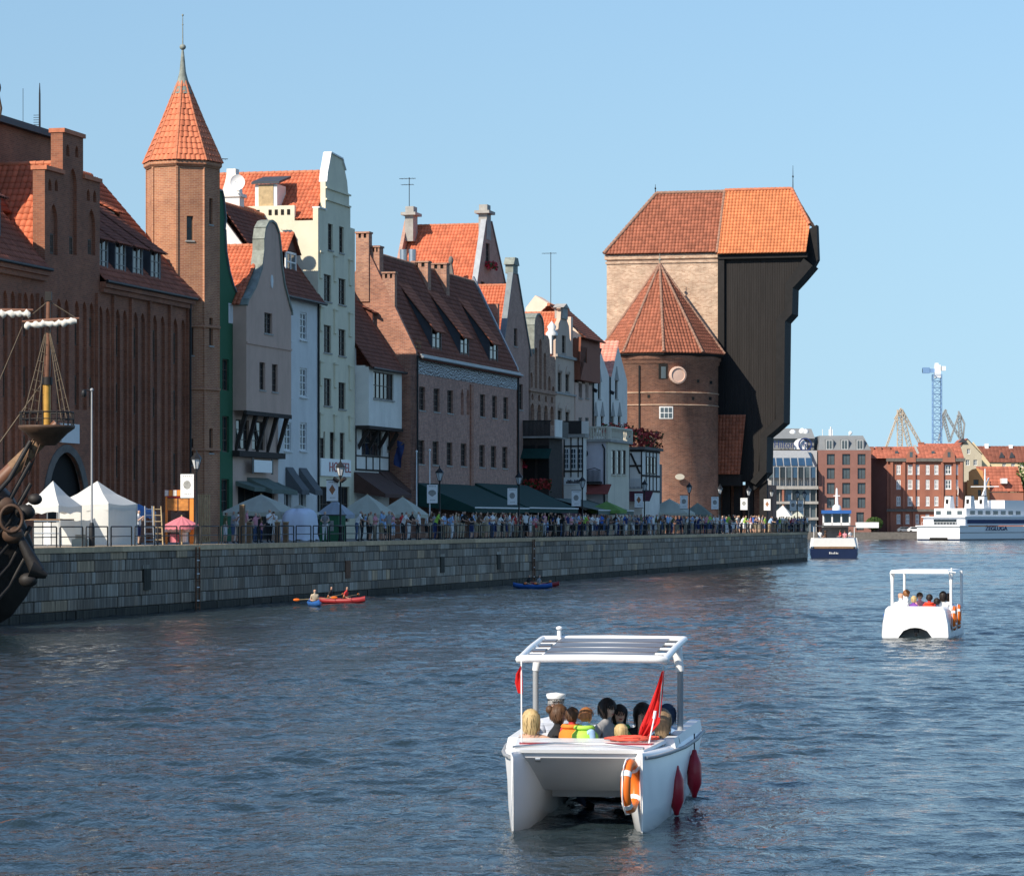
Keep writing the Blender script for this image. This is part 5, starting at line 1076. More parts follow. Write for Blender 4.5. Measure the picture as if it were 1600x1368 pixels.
_q, _z = on_wall(1060, 746); _t = Vector((-_q.y, _q.x, 0)); k = MB(); _o = [(.5 * math.cos(i_ * math.pi / 8), .3 * math.sin(i_ * math.pi / 8)) for i_ in range(16)]
k.add([_q * (RR + .3) + _t * a_ + Vector((0, 0, _z + b_)) for a_, b_ in _o] + [_q * (RR + .36) + _t * a_ + Vector((0, 0, _z + b_)) for a_, b_ in _o], [tuple(range(16)), tuple(range(16, 32))] + [(i_, (i_ + 1) % 16, 16 + (i_ + 1) % 16, 16 + i_) for i_ in range(16)]); k.build('oval_sign', 'ivory', rtw)
NS = 10; RO = 104 * dR / F; zEv, zAp = rz(556), rz(413); pho = math.atan2(on_wall(1036, 560)[0].y, on_wall(1036, 560)[0].x)
def rv(k_, r_, z_): a = pho + 2 * math.pi * k_ / NS; return Vector((r_ * math.cos(a), r_ * math.sin(a), z_))
for i in range(NS):
    tiles(rtw, [rv(i, RO, zEv), rv(i + 1, RO, zEv), (0, 0, zAp)], 'tile_brown', .36, .42, seed=60 + i, amp=.04); ridge(rtw, [rv(i, RO, zEv + .1), Vector((0, 0, zAp + .05))], 'ridge_old', .15, 'hip')
k = MB(); k.lathe([(RO - .6, zEv - .35), (RO - .1, zEv - .2), (RO - .05, zEv - .02)], n=NS, smooth=False, ph=pho); k.build('eaves', 'timber_edge', rtw)
k = MB(); k.tube([(0, 0, zAp), (0, 0, zAp + 1.1)], [.06, .03], 5); k.ell((0, 0, zAp + .5), (.18, .18, .12), 8, 5); k.build('finial', 'copper', rtw)
# ================= far shore beyond the bend
class Far:
    def __init__(self, name, label, cat, px0, px1, d, rz=0.0, zg=1.6, group=None):
        self.d = d; self.x0 = (px0 - 800) * d / F; self.w = (px1 - px0) * d / F; self.zg = zg
        self.root = thing(name, label, cat, (self.x0, d, zg), rz, group); self.T = None
    def x(self, px): return (px - 800) * self.d / F - self.x0
    def z(self, py): return H + (YH - py) * self.d / F - self.zg
    def part(self, mb, name, mat, parent=None): return mb.build(name, mat, parent or self.root)
    def rect(self, a, b, y0, y1): return self.x(a), self.x(b), self.z(y1), self.z(y0)
g = MB(); g.box(60, 900, 800, 6000, -3, 1.6); tag(g.build('far_bank', 'far_ground'), kind='structure')
g = MB(); g.box(60.2, 400, 799.2, 799.98, -1, 1.75); tag(g.build('far_quay_wall', 'stone_dark'), kind='structure')
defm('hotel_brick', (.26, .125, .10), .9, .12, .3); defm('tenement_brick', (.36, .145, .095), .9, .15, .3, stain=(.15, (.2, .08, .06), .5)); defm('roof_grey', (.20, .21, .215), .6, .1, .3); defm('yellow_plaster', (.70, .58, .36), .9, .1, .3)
def far_wall(B, out, holes, mat, th=.5, rec=.35, name='wall', y=0.0): mb = MB(); mb.wall(out, [rc(h_) for h_ in holes], th=th, rec=rec, y=y); return B.part(mb, name, mat)
# hotel
B = Far('hotel_brick_wing', 'dark brick hotel wing with grey mansard roof and three columns of windows', 'building', 1279, 1361, 815)
X_, Z_ = B.x, B.z; ze_ = Z_(703)
ws = [B.rect(a, a + 12.5, t, t + hgt) for a in (1292, 1316, 1340) for t, hgt in ((709, 17), (731, 17), (754, 17.5), (777, 16.5))]
ent = B.rect(1338, 1350, 800, 828)
far_wall(B, [(0, 0), (B.w, 0), (B.w, ze_), (0, ze_)], ws + [ent], 'hotel_brick', rec=.6)
for w_ in ws + [ent]: window(B, w_, y=.45, fr='trim_dark', nx=2, nz=1, sill=None, gl='glass_mid', fw=.12)
k = MB(); k.box(0, B.w, .5, 22, 0, ze_); B.part(k, 'body', 'hotel_brick')
k = MB(); zt = Z_(680); k.hexa([(0, 0, ze_ + .01), (B.w, 0, ze_ + .01), (B.w, 22, ze_ + .01), (0, 22, ze_ + .01), (.5, 2.2, zt), (B.w - 1.8, 2.2, zt), (B.w - 1.8, 20, zt), (.5, 20, zt)]); B.part(k, 'mansard', 'roof_grey')
for a in (1291, 1315, 1339): r = B.rect(a, a + 9.5, 687.5, 702); k = MB(); k.box(r[0] - .3, r[1] + .3, .1, 3, r[2], r[3] + .25); o = B.part(k, 'dormer', 'roof_grey'); window(B, r, y=.06, fr='trim_white', nx=2, nz=1, sill=None, parent=o, gl='glass_mid', fw=.1)
k = MB(); k.box(X_(1300), X_(1306), 8, 9, zt, Z_(669)); k.tube([(X_(1303), 8, zt), (X_(1303), 8, Z_(665))], .2, 6); k.tube([(X_(1332), 8, zt), (X_(1332), 8, Z_(674))], .12, 6); k.ell((X_(1334), 8, Z_(675)), (.5, .3, .5), 8, 6); k.tube([(X_(1290), 8, zt), (X_(1290), 8, Z_(669))], .1, 5); B.part(k, 'roof_plant', 'white_paint')
B = Far('hotel_glass_wing', 'hotel wing with sloping blue glass front and grey upper storey carrying the sign', 'building', 1186, 1279, 812)
X_, Z_ = B.x, B.z
k = MB(); k.box(0, B.w, 4, 22, 0, Z_(703)); B.part(k, 'body', 'grey_plaster')
for t0, t1 in ((764, 759), (787, 783), (812, 808)): k = MB(); k.box(0, B.w - .1, -.3, 4, Z_(t0), Z_(t1)); B.part(k, 'floor_slab', 'stone_trim')
for i in range(9):
    for t0, t1 in ((746, 729), (783, 764.5), (808, 788), (830, 813)):
        a = X_(1190) + i * (B.w - 1.2) / 9; k = MB(); k.box(a + .12, a + (B.w - 1.2) / 9 - .12, 1.0, 1.15, Z_(t0), Z_(t1)); B.part(k, 'glass_panel', ('glass_mid', 'glass_blue', 'glass')[(i * 7 + int(t0)) % 3])
for i in range(10): a = X_(1190) + i * (B.w - 1.2) / 9; k = MB(); k.box(a - .1, a + .1, .6, .98, 0, Z_(729)); B.part(k, 'mullion', 'grey_metal' if i % 3 else 'stone_trim')
for a in (1202, 1222): k = MB(); k.box(X_(a), X_(a) + .5, -.1, .5, Z_(808), Z_(764.5)); B.part(k, 'red_jamb', 'tenement_brick')
for i in range(7):                     # sloping glazing
    a, b_ = X_(1190) + i * (B.w - 2) / 7, X_(1190) + (i + 1) * (B.w - 2) / 7; k = MB(); k.hexa([(a + .15, .8, Z_(727)), (b_ - .15, .8, Z_(727)), (b_ - .15, 1, Z_(727)), (a + .15, 1, Z_(727)), (a + .15, 3.6, Z_(706)), (b_ - .15, 3.6, Z_(706)), (b_ - .15, 3.8, Z_(706)), (a + .15, 3.8, Z_(706))]); B.part(k, 'sloping_pane', 'glass_blue')
k = MB(); k.hexa([(0, .9, Z_(729)), (B.w - .8, .9, Z_(729)), (B.w - .8, 4, Z_(729)), (0, 4, Z_(729)), (0, 3.7, Z_(703)), (B.w - 2.6, 3.7, Z_(703)), (B.w - 2.6, 4, Z_(703)), (0, 4, Z_(703))]); B.part(k, 'glazing_frame', 'grey_metal')
k = MB(); k.box(-4, B.w - .5, 7, 20, Z_(703), Z_(679)); k.hexa([(-6, 6, Z_(684)), (X_(1277), 6, Z_(684)), (X_(1277), 22, Z_(684)), (-6, 22, Z_(684)), (-6, 9, Z_(666)), (X_(1273), 9, Z_(668)), (X_(1273), 20, Z_(668)), (-6, 20, Z_(666))]); B.part(k, 'upper_storey', 'roof_grey')
k = MB(); k.box(X_(1186), X_(1268), 5.2, 5.5, Z_(702.5), Z_(701)); sg = B.part(k, 'sign_rail', 'trim_dark')
text_part('sign_lettering', 'Hilton', 2.6, 'navy', sg, (X_(1228), 5.1, Z_(694)), (R(90), 0, 0), .3, sx=.8)
k = MB()
for r_ in (1.75,):
    for j in range(20): a, b_ = 2*math.pi*j/20, 2*math.pi*(j+1)/20; cx_, cz_ = X_(1261), Z_(693.5); k.hexa([(cx_ + q_ * math.cos(t_), yy, cz_ + q_ * math.sin(t_)) for yy in (5.0, 5.3) for q_, t_ in ((r_, a), (r_, b_), (r_ - .35, b_), (r_ - .35, a))])
k.build('sign_ring', 'navy', sg); text_part('sign_initial', 'H', 2.0, 'navy', sg, (X_(1261), 5.1, Z_(693.5)), (R(90), 0, 0), .3)
k = MB(); k.prism(roundtop(X_(1243), X_(1264), Z_(702), Z_(684)), 'y', 5.7, 6); B.part(k, 'white_dormer', 'white_paint')
k = MB(); [k.ell((X_(a), 8, Z_(b_)), (.9, .6, .9), 8, 6) for a, b_ in ((1243, 675), (1258, 672.5), (1263, 674))]; B.part(k, 'roof_dish', 'white_paint')
# red brick tenement: shaded left end, lit long front
B = Far('red_tenement', 'ornate red brick tenement with small gables, white windows and orange-red roof', 'building', 1386, 1506, 830)
X_, Z_ = B.x, B.z; ze_ = Z_(716)
cols = [1404, 1422, 1434, 1449.5, 1463, 1481.5, 1494.5]; wd = [6.5, 7.5, 5.5, 6, 6.5, 10, 5]
ws = [B.rect(c_ - w_ / 2, c_ + w_ / 2, t, t + 15) for c_, w_ in zip(cols, wd) for t in (726, 749, 775)] + [B.rect(c_ - 3, c_ + 3, 803, 818) for c_ in (1404, 1418, 1433, 1449)]
far_wall(B, [(0, 0), (B.w, 0), (B.w, ze_), (0, ze_)], ws, 'tenement_brick', rec=.3)
for w_ in ws: window(B, w_, y=.15, fr='white_paint', nx=2, nz=2, sill='trim_white', gl='glass_mid', fw=.26)
for p in (1393, 1412, 1428, 1472, 1491, 1502): k = MB(); k.box(X_(p) - .35, X_(p) + .35, -.5, -.01, 0, ze_ - .3); B.part(k, 'pilaster', 'tenement_brick')
k = MB(); k.box(-.3, B.w + .3, -.7, -.51, ze_ - .8, ze_ + .1); B.part(k, 'cornice', 'stone_dark'); k = MB(); k.box(-.2, B.w + .2, -.75, -.52, Z_(799), Z_(795)); B.part(k, 'cornice', 'stone_dark')
k = MB(); k.prism([(.5, 0), (15, 0), (15, ze_), (.5, ze_)], 'x', .01, B.w); B.part(k, 'body', 'tenement_brick')
sw = MB(); sw.hexa([(-4.5, 5, 0), (-.01, .5, 0), (-.01, 15, 0), (-4.5, 15, 0), (-4.5, 5, ze_), (-.01, .5, ze_), (-.01, 15, ze_), (-4.5, 15, ze_)]); B.part(sw, 'end_wall', 'hotel_brick')  # darker brick puts the end wall's shade into its colour
zr_ = Z_(697); tiles(B.root, [(-4.5, -.7, ze_), (B.w, -.7, ze_), (B.w, 6, zr_), (-2.5, 6, zr_)], 'tile_far', 1.0, 1.0, amp=.03); tiles(B.root, [(B.w, 15, ze_), (-4, 15, ze_), (-2.5, 6, zr_), (B.w, 6, zr_)], 'tile_far', 1.5, 1.5)
for c_, w_ in ((1423, 7.5), (1482, 10)): k = MB(); k.prism([(X_(c_ - w_), ze_ - 1), (X_(c_ + w_), ze_ - 1), (X_(c_ + w_ * .9), ze_ + 1), (X_(c_ + w_ * .5), ze_ + 1.8), (X_(c_ + w_ * .35), Z_(702)), (X_(c_), Z_(699)), (X_(c_ - w_ * .35), Z_(702)), (X_(c_ - w_ * .5), ze_ + 1.8), (X_(c_ - w_ * .9), ze_ + 1)], 'y', -.9, -.4); o = B.part(k, 'small_gable', 'tenement_brick'); k = MB(); k.box(X_(c_ - 2.2), X_(c_ + 2.2), -.95, -.91, Z_(714), Z_(706)); k.build('gable_window', 'glass_mid', o)
for a in (1362, 1374, 1388): chimney(B, X_(a), X_(a + 6), 4, 5.5, ze_, Z_(697), 'tenement_brick', 1)
k = MB(); [k.box(X_(a), X_(a + 5), 1.9, 2.3, Z_(710), Z_(704)) for a in (1400, 1457)]; B.part(k, 'skylight', 'glass_mid'); k = MB(); k.hexa([(X_(1436), 0, ze_), (X_(1440), 0, ze_), (X_(1440), 1, ze_), (X_(1436), 1, ze_), (X_(1431), 5.5, zr_ + .5), (X_(1435), 5.5, zr_ + .5), (X_(1435), 6, zr_ + .5), (X_(1431), 6, zr_ + .5)]); B.part(k, 'party_coping', 'stone_trim')
dish(B, (X_(1497), -.9, Z_(766)), 1.3)
def far_gable(name, label, px0, px1, d, ypk, ye, yb, mat, roof, length, wl=(), par=False):
    b = Far(name, label, 'house', px0, px1, d, group='houses on the far bank'); c = b.w / 2
    holes = [b.rect(*q) for q in wl]
    out = [(0, 0), (b.w, 0), (b.w, b.z(ye)), (c, b.z(ypk)), (0, b.z(ye))] if not par else [(0, 0), (b.w, 0), (b.w, b.z(ye)), (0, b.z(ye))]
    far_wall(b, out, holes, mat); [window(b, q, y=.2, fr='trim_white', nx=2, nz=2, sill=None, gl='glass_mid', fw=.15) for q in holes]
    k = MB(); k.box(0, b.w, .5, length, 0, b.z(ye)); b.part(k, 'body', mat)
    if par: tiles(b.root, [(-.3, -.4, b.z(ye)), (b.w + .3, -.4, b.z(ye)), (b.w + .3, 6, b.z(ypk)), (-.3, 6, b.z(ypk))], roof, 1.1, 1.1, amp=.03)
    else: tiles(b.root, [(-.2, length, b.z(ye)), (-.2, -.2, b.z(ye)), (c, -.2, b.z(ypk) + .2), (c, length, b.z(ypk) + .2)], roof, 1.1, 1.1, amp=.03); tiles(b.root, [(b.w + .2, -.2, b.z(ye)), (b.w + .2, length, b.z(ye)), (c, length, b.z(ypk) + .2), (c, -.2, b.z(ypk) + .2)], roof, 1.1, 1.1, amp=.03)
    return b
b = far_gable('gable_house', 'beige brick gabled house with dark cap just above the tenement roof', 1489, 1534, 870, 686, 710, 835, 'beige_far', 'tile_far', 20, [(1498, 1503, 702, 709), (1511, 1516, 701, 709), (1509, 1515, 718, 727), (1521, 1527, 718, 727)])
k = MB(); k.prism([(b.x(1498), b.z(691)), (b.x(1511), b.z(691)), (b.x(1505), b.z(684))], 'y', -.6, 2); b.part(k, 'cap', 'slate')
b = Far('red_roof_house', 'house showing only its bright red roof slope between tenement and beige gable', 'house', 1438, 1496, 880, group='houses on the far bank'); far_wall(b, [(0, 0), (b.w, 0), (b.w, b.z(706)), (0, b.z(706))], [], 'tenement_brick'); tiles(b.root, [(0, 0, b.z(706)), (b.w, 0, b.z(706)), (b.w, 6, b.z(692)), (0, 6, b.z(692))], 'tile_far', 1.1, 1.1); chimney(b, b.x(1440), b.x(1448), 5, 7, b.z(700), b.z(690), 'tenement_brick')
b = far_gable('yellow_house', 'pale yellow house with long brown-red roof and dormers at the right edge', 1530, 1640, 880, 696, 722, 835, 'yellow_plaster', 'tile_dark', 14, [(1566 + i * 14, 1572 + i * 14, 724, 729) for i in range(3)], par=True)
k = MB(); k.prism([(b.x(1517), 0), (b.x(1546), 0), (b.x(1546), b.z(724)), (b.x(1520), b.z(690)), (b.x(1517), b.z(695))], 'y', -.9, -.41); b.part(k, 'gable_end', 'yellow_plaster')
for a in (1562, 1578): k = MB(); k.prism([(b.x(a), b.z(715)), (b.x(a + 9), b.z(715)), (b.x(a + 4.5), b.z(706))], 'y', 1.0, 4); b.part(k, 'dormer', 'slate')
for a, c_ in ((1543, 692), (1581, 694)): k = MB(); k.box(b.x(a), b.x(a + 6), 5, 6.5, b.z(700), b.z(c_)); b.part(k, 'chimney', 'white_paint')
b = Far('ochre_house', 'small ochre house with curved gable and red roof behind the white ferry', 'house', 1511, 1546, 840, group='houses on the far bank')
far_wall(b, [(0, 0), (b.w, 0), (b.w, b.z(750)), (b.x(1537), b.z(748)), (b.x(1536), b.z(736)), (b.x(1528), b.z(731)), (b.x(1519), b.z(733)), (b.x(1514), b.z(737)), (b.x(1514), b.z(750)), (0, b.z(750))], [b.rect(1521, 1529, 749, 757), b.rect(1528, 1533, 765, 775)], 'ochre'); window(b, b.rect(1521, 1529, 749, 757), y=.2, fr='trim_dark', nx=2, nz=1, sill=None); window(b, b.rect(1528, 1533, 765, 775), y=.2, fr='trim_dark', nx=1, nz=1, sill=None)
k = MB(); k.box(0, b.w, .5, 10, 0, b.z(752)); b.part(k, 'body', 'ochre'); tiles(b.root, [(b.x(1536), .6, b.z(768)), (b.x(1600), .6, b.z(768)), (b.x(1596), 6, b.z(728)), (b.x(1530), 6, b.z(728))], 'tile_far', 1.1, 1.1); k = MB(); k.box(b.x(1546), b.x(1600), .8, 8, 0, b.z(769)); b.part(k, 'annex', 'tenement_brick'); k = MB(); k.box(b.x(1565), b.x(1574), 0, 3, b.z(755), b.z(747)); b.part(k, 'roof_window', 'white_paint')
# broadleaf tree and a clipped ball tree
def tree(name, label, px, py_base, py_top, d, rx, mat='leaf_far', trunk=.35, seed=1, ball=False):
    z0 = H + (YH - py_base) * d / F; z1 = H + (YH - py_top) * d / F; rt = thing(name, label, 'tree', ((px - 800) * d / F, d, z0)); hh = z1 - z0; rr = random.Random(seed)
    k = MB(); k.tube([(0, 0, 0), (.1, 0, hh * .35), (.0, 0, hh * .75)], [trunk, trunk * .7, trunk * .25], 7)
    for i in range(5): a = rr.uniform(0, 6.28); k.tube([(.05, 0, hh * .35 + i * .3), (rx * .5 * math.cos(a), rx * .5 * math.sin(a), hh * (.55 + .06 * i))], [trunk * .4, trunk * .12], 5)
    k.build('trunk', 'wood', rt); k = MB(); cz_ = hh * (.5 if ball else .58); rz_ = hh * (.42 if ball else .43)
    cl = [Vector((0, 0, 0))] if ball else [Vector((rr.gauss(0, .42), rr.gauss(0, .42), rr.gauss(0, .45))) for _ in range(14)]
    for i in range(1500):
        c_ = rr.choice(cl); v = Vector((rr.gauss(0, 1), rr.gauss(0, 1), rr.gauss(0, 1))).normalized() * ((.95 + .08 * rr.random()) if ball else (.25 + .25 * rr.random()))
        p = c_ + v; p = Vector((p.x * rx, p.y * rx, cz_ + p.z * rz_)); s_ = rr.uniform(.2, .5) * (.5 if ball else 1.2); a, b_ = Vector((rr.gauss(0, 1), rr.gauss(0, 1), rr.gauss(0, .6))).normalized() * s_, Vector((rr.gauss(0, 1), rr.gauss(0, 1), rr.gauss(0, .6))).normalized() * s_
        k.add([p - a, p + b_, p + a, p - b_], [(0, 1, 2, 3)])
    tag(k.build('crown', mat, rt), kind='stuff'); return rt
defm('leaf_far', (.07, .13, .03), .8, .35, .5, thru=.2)
tree('broadleaf_tree', 'green broadleaf tree behind the white ferry at the right edge', 1596, 828, 742, 846, 4.4, seed=2); tree('ball_tree', 'small clipped ball tree in front of the hotel', 1366, 829, 806, 806, 2.1, trunk=.15, seed=3, ball=True)
# harbour cranes and the blue tower crane
defm('crane_blue', (.17, .30, .50), .6, .1, .3); defm('crane_beige', (.50, .42, .33), .7, .15, .2); defm('crane_grey', (.30, .31, .31), .7, .15, .2)
def lattice(mb, a, b_, w, n, r=.12):
    a, b_ = Vector(a), Vector(b_); d = (b_ - a).normalized(); u = d.cross(Vector((0, 1, 0))).normalized() * w; v = d.cross(u).normalized() * w
    cs = [u + v, u - v, -u - v, -u + v]
    for c_ in cs: mb.tube([a + c_, b_ + c_], r, 4)
    for i in range(n):
        p, q = a.lerp(b_, i / n), a.lerp(b_, (i + 1) / n)
        for j in range(4): mb.tube([p + cs[j], q + cs[(j + 1) % 4]], r * .7, 4); mb.tube([q + cs[j], q + cs[(j + 1) % 4]], r * .7, 4)
B = Far('tower_crane', 'blue lattice tower crane with white cab and counterweights against the sky', 'crane', 1464, 1465, 1500, zg=1.5)
z0, z1 = B.z(840), B.z(585); k = MB(); lattice(k, (0, 0, z0 - 2), (0, 0, z1), 2.0, 26, .19); k.build('mast', 'crane_blue', B.root)
k = MB(); k.box(-6.8, 1, -1, 1, B.z(582), B.z(576)); k.box(-6.8, -3.5, -1.2, 1.2, B.z(583), B.z(574)); k.build('counter_jib', 'crane_blue', B.root)
k = MB(); k.box(-1.2, 1.6, -1.5, 1.5, B.z(590), B.z(570)); k.box(1.8, 4.0, -1, 1, B.z(579), B.z(572)); k.box(-1.0, .6, -1, 1, B.z(571), B.z(567)); k.build('cab', 'white_paint', B.root)
for nm, lb, px, segs, mt in (('harbour_crane', 'tall beige shipyard crane with bent jib left of the blue tower crane', 1406, [((1406, 640), (1406, 710), 2.6), ((1407, 640), (1422, 700), 2.2), ((1410, 643), (1442, 700), 1.2), ((1404, 645), (1384, 700), .8), ((1398, 655), (1408, 638), .8)], 'crane_beige'),
    ('harbour_crane', 'grey shipyard crane with slanting jib right behind the blue tower crane', 1478, [((1476, 642), (1502, 688), 1.0), ((1474, 650), (1484, 690), 1.4), ((1470, 655), (1478, 640), 1.0), ((1466, 690), (1476, 650), .7)], 'crane_grey'),
    ('harbour_crane', 'thin grey shipyard crane mast rightmost of the cranes', 1498, [((1498, 648), (1502, 690), 1.6), ((1498, 648), (1484, 690), .7), ((1499, 645), (1507, 662), .6), ((1507, 662), (1504, 690), .5), ((1498, 642), (1498, 650), .5)], 'crane_grey')):
    B = Far(nm, lb, 'crane', px, px + 1, 1700, zg=1.5, group='shipyard cranes'); k = MB()
    for (a, b_), (c_, d_), w_ in segs: lattice(k, (B.x(a), 0, B.z(b_)), (B.x(c_), 0, B.z(d_)), w_ * .5, 9, .2)
    k.build('jib', mt, B.root); k = MB(); k.box(-3, 3, -3, 3, 0, B.z(705)); k.build('portal', mt, B.root)
# parked cars and a white box on the far quay
def car(label, px, d, col, rz=0.0):
    rt = thing('parked_car', label, 'car', ((px - 800) * d / F, d, 1.6), rz, 'cars parked on the far quay')
    k = MB(); k.prism([(-2.1, .35), (2.1, .35), (2.15, .8), (1.2, .95), (.5, 1.45), (-1.2, 1.45), (-1.95, .95), (-2.15, .85)], 'y', -.85, .85); k.build('body', col, rt)
    k = MB(); k.prism([(1.05, .97), (.45, 1.38), (-1.1, 1.38), (-1.7, .97)], 'y', -.87, .87); k.build('glazing', 'glass', rt)
    for xx in (-1.35, 1.35): k = MB(); [k.tube([(xx, y_, .32), (xx, y_ + .2, .32)], .32, 12, smooth=False) for y_ in (-.9, .7)]; k.build('wheel', 'trim_dark', rt)
car('white car parked on the far quay left of the ferry', 1431, 806, 'white_paint'); car('silver car parked behind the white car on the far quay', 1415, 812, 'steel'); car('second white car half hidden by the ferry stern', 1447, 809, 'white_paint')
rt = thing('market_stall', 'white covered market stall beside the clipped ball tree on far quay', 'stall', ((1350 - 800) * 803 / F, 803, 1.6)); k = MB(); k.box(-2, 3.6, -1, 1.5, 1.2, 2.6); k.build('canopy', 'white_paint', rt); k = MB(); [k.box(a, a + .1, -1, -.9, 0, 1.2) for a in (-1.9, 3.4)]; k.build('posts', 'iron', rt)
defm('cloth_sheet', (.62, .66, .76), .85, .04, 2); defm('cloth_lightgrey', (.48, .52, .58), .85, .06, 2, thru=.3)
# ================= people: one continuous skinned body per pose, dressed by material slots
for nm, c in (('skin_a', (.56, .33, .23)), ('skin_b', (.45, .25, .17)), ('skin_c', (.62, .40, .29))): defm(nm, c, .6, .06, 8)
for nm, c in (('hair_dark', (.02, .013, .01)), ('hair_brown', (.09, .045, .022)), ('hair_blond', (.50, .36, .17)), ('hair_grey', (.35, .34, .33)), ('hair_ginger', (.30, .12, .04))): defm(nm, c, .55, .3, 25, stretch=(1, 1, .2))
FAB = {'white': (.75, .75, .74), 'red': (.50, .04, .04), 'navy': (.02, .035, .12), 'light blue': (.32, .48, .70), 'black': (.018, .018, .02), 'grey': (.26, .26, .27), 'pink': (.65, .28, .32), 'lime green': (.35, .60, .08), 'blue': (.04, .14, .50), 'beige': (.48, .40, .29), 'yellow': (.70, .50, .06), 'olive': (.12, .13, .06), 'orange': (.75, .22, .03), 'purple': (.16, .05, .28), 'denim': (.07, .11, .20), 'khaki': (.33, .27, .17), 'brown': (.12, .07, .045)}
for nm, c in FAB.items(): defm('fab_' + nm, c, .85, .1, 6)
BODY = {}
def body_mesh(pose, seed=0, hi=False):
    key = (pose, seed, hi)
    if key in BODY: return BODY[key]
    rr = random.Random(seed * 7 + len(pose)); V = {}; E = []
    def v(n, p, r): V[n] = (Vector(p), r)
    def e(a, b, t): E.append((a, b, t))
    sit = pose.startswith('sit'); z0 = 0.0 if sit else .92
    lean = {'lean': .22, 'sit_fwd': .12}.get(pose, .02)
    v('pel', (0, 0, z0 + .08), .145); v('wai', (0, -lean * .3, z0 + .26), .125); v('che', (0, -lean * .8, z0 + .44), .15); v('nb', (0, -lean, z0 + .575), .065); v('nk', (0, -lean - .01, z0 + .62), .052)
    v('hd1', (0, -lean - .025, z0 + .685), .072); v('hd2', (0, -lean - .015, z0 + .76), .088); v('hd3', (0, -lean, z0 + .80), .07)
    e('pel', 'wai', 2); e('wai', 'che', 2); e('che', 'nb', 2); e('nb', 'nk', 0); e('nk', 'hd1', 0); e('hd1', 'hd2', 0); e('hd2', 'hd3', 1)
    if hi: v('nose', (0, -lean - .105, z0 + .715), .012); e('hd1', 'nose', 0)
    for sx, sd in ((-1, 'l'), (1, 'r')):
        v('sh' + sd, (sx * .175, -lean * .85, z0 + .50), .062); e('che', 'sh' + sd, 2)
        if pose == 'lean': el, wr = (sx * .23, -lean - .16, z0 + .26), (sx * .12, -lean - .36, z0 + .22)
        elif pose == 'shade' and sx > 0: el, wr = (.30, -.16, z0 + .52), (.13, -.17, z0 + .72)
        elif pose == 'cross': el, wr = (sx * .23, -.04, z0 + .24), (-sx * .06, -.22, z0 + .32)
        elif pose == 'phone': el, wr = (sx * .22, -.12, z0 + .28), (sx * .06, -.30, z0 + .48)
        elif pose == 'sit_arm' and sx < 0: el, wr = (-.36, .03, z0 + .40), (-.60, -.02, z0 + .36)
        elif pose == 'sit_wave' and sx > 0: el, wr = (.28, -.12, z0 + .34), (.26, -.2, z0 + .60)
        elif sit: el, wr = (sx * .22, -.03, z0 + .24), (sx * .14, -.26, z0 + .18)
        else: el, wr = (sx * .225, .02, z0 + .23), (sx * .23, -.06, z0 + .0)
        el, wr = Vector(el), Vector(wr); hd = wr + (wr - el).normalized() * .09
        v('ua' + sd, Vector(V['sh' + sd][0]).lerp(el, .5), .05); v('el' + sd, el, .042); v('wr' + sd, wr, .03); v('ha' + sd, hd, .036)
        e('sh' + sd, 'ua' + sd, 2); e('ua' + sd, 'el' + sd, 0); e('el' + sd, 'wr' + sd, 0); e('wr' + sd, 'ha' + sd, 0)
        if hi:
            ax = (hd - wr).normalized(); sp = ax.cross(Vector((0, -.3, 1))).normalized()
            for f_ in range(4): n_ = 'f%d%s' % (f_, sd); v(n_, hd + ax * (.075 + .012 * (1 - abs(f_ - 1.5))) + sp * (f_ - 1.5) * .021 + Vector((0, 0, -.02)), .009); e('ha' + sd, n_, 0)
            v('th' + sd, wr.lerp(hd, .5) + sp * .055 + ax * .03, .010); e('wr' + sd, 'th' + sd, 0)
        v('hp' + sd, (sx * .095, 0, z0 + (.04 if sit else -.02)), .105); e('pel', 'hp' + sd, 3)
        if sit: kn, an, to = (sx * .12, -.44, z0 + .02), (sx * .12, -.42, z0 - .38), (sx * .12, -.58, z0 - .42)
        else:
            st = rr.uniform(-.08, .08) * sx; kn, an, to = (sx * .10, -.02 + st * .5, .50), (sx * .11, .03 + st, .085), (sx * .125, -.13 + st, .04)
        v('kn' + sd, kn, .066); v('an' + sd, an, .043); v('to' + sd, to, .04)
        e('hp' + sd, 'kn' + sd, 3); e('kn' + sd, 'an' + sd, 3 if seed % 3 else 0); e('an' + sd, 'to' + sd, 4)
    names = list(V); idx = {n: i for i, n in enumerate(names)}
    me = bpy.data.meshes.new('person'); me.from_pydata([V[n][0] for n in names], [(idx[a], idx[b]) for a, b, _ in E], [])
    ob = bpy.data.objects.new('tmp', me); COL.objects.link(ob); sk = ob.modifiers.new('s', 'SKIN'); sk.use_smooth_shade = True
    lay = me.skin_vertices[0].data
    for n in names: lay[idx[n]].radius = (V[n][1],) * 2
    lay[idx['pel']].use_root = True
    sb = ob.modifiers.new('u', 'SUBSURF'); sb.levels = sb.render_levels = 2 if hi else 1
    dg = bpy.context.evaluated_depsgraph_get(); out = bpy.data.meshes.new_from_object(ob.evaluated_get(dg)); bpy.data.objects.remove(ob)
    for n in ('skin_a', 'hair_dark', 'fab_white', 'fab_denim', 'fab_black'): out.materials.append(MT(n))
    segs = [(V[a][0], V[b][0], (V[a][1] + V[b][1]) / 2, t) for a, b, t in E]
    hz, hy = V['hd2'][0].z, V['hd2'][0].y
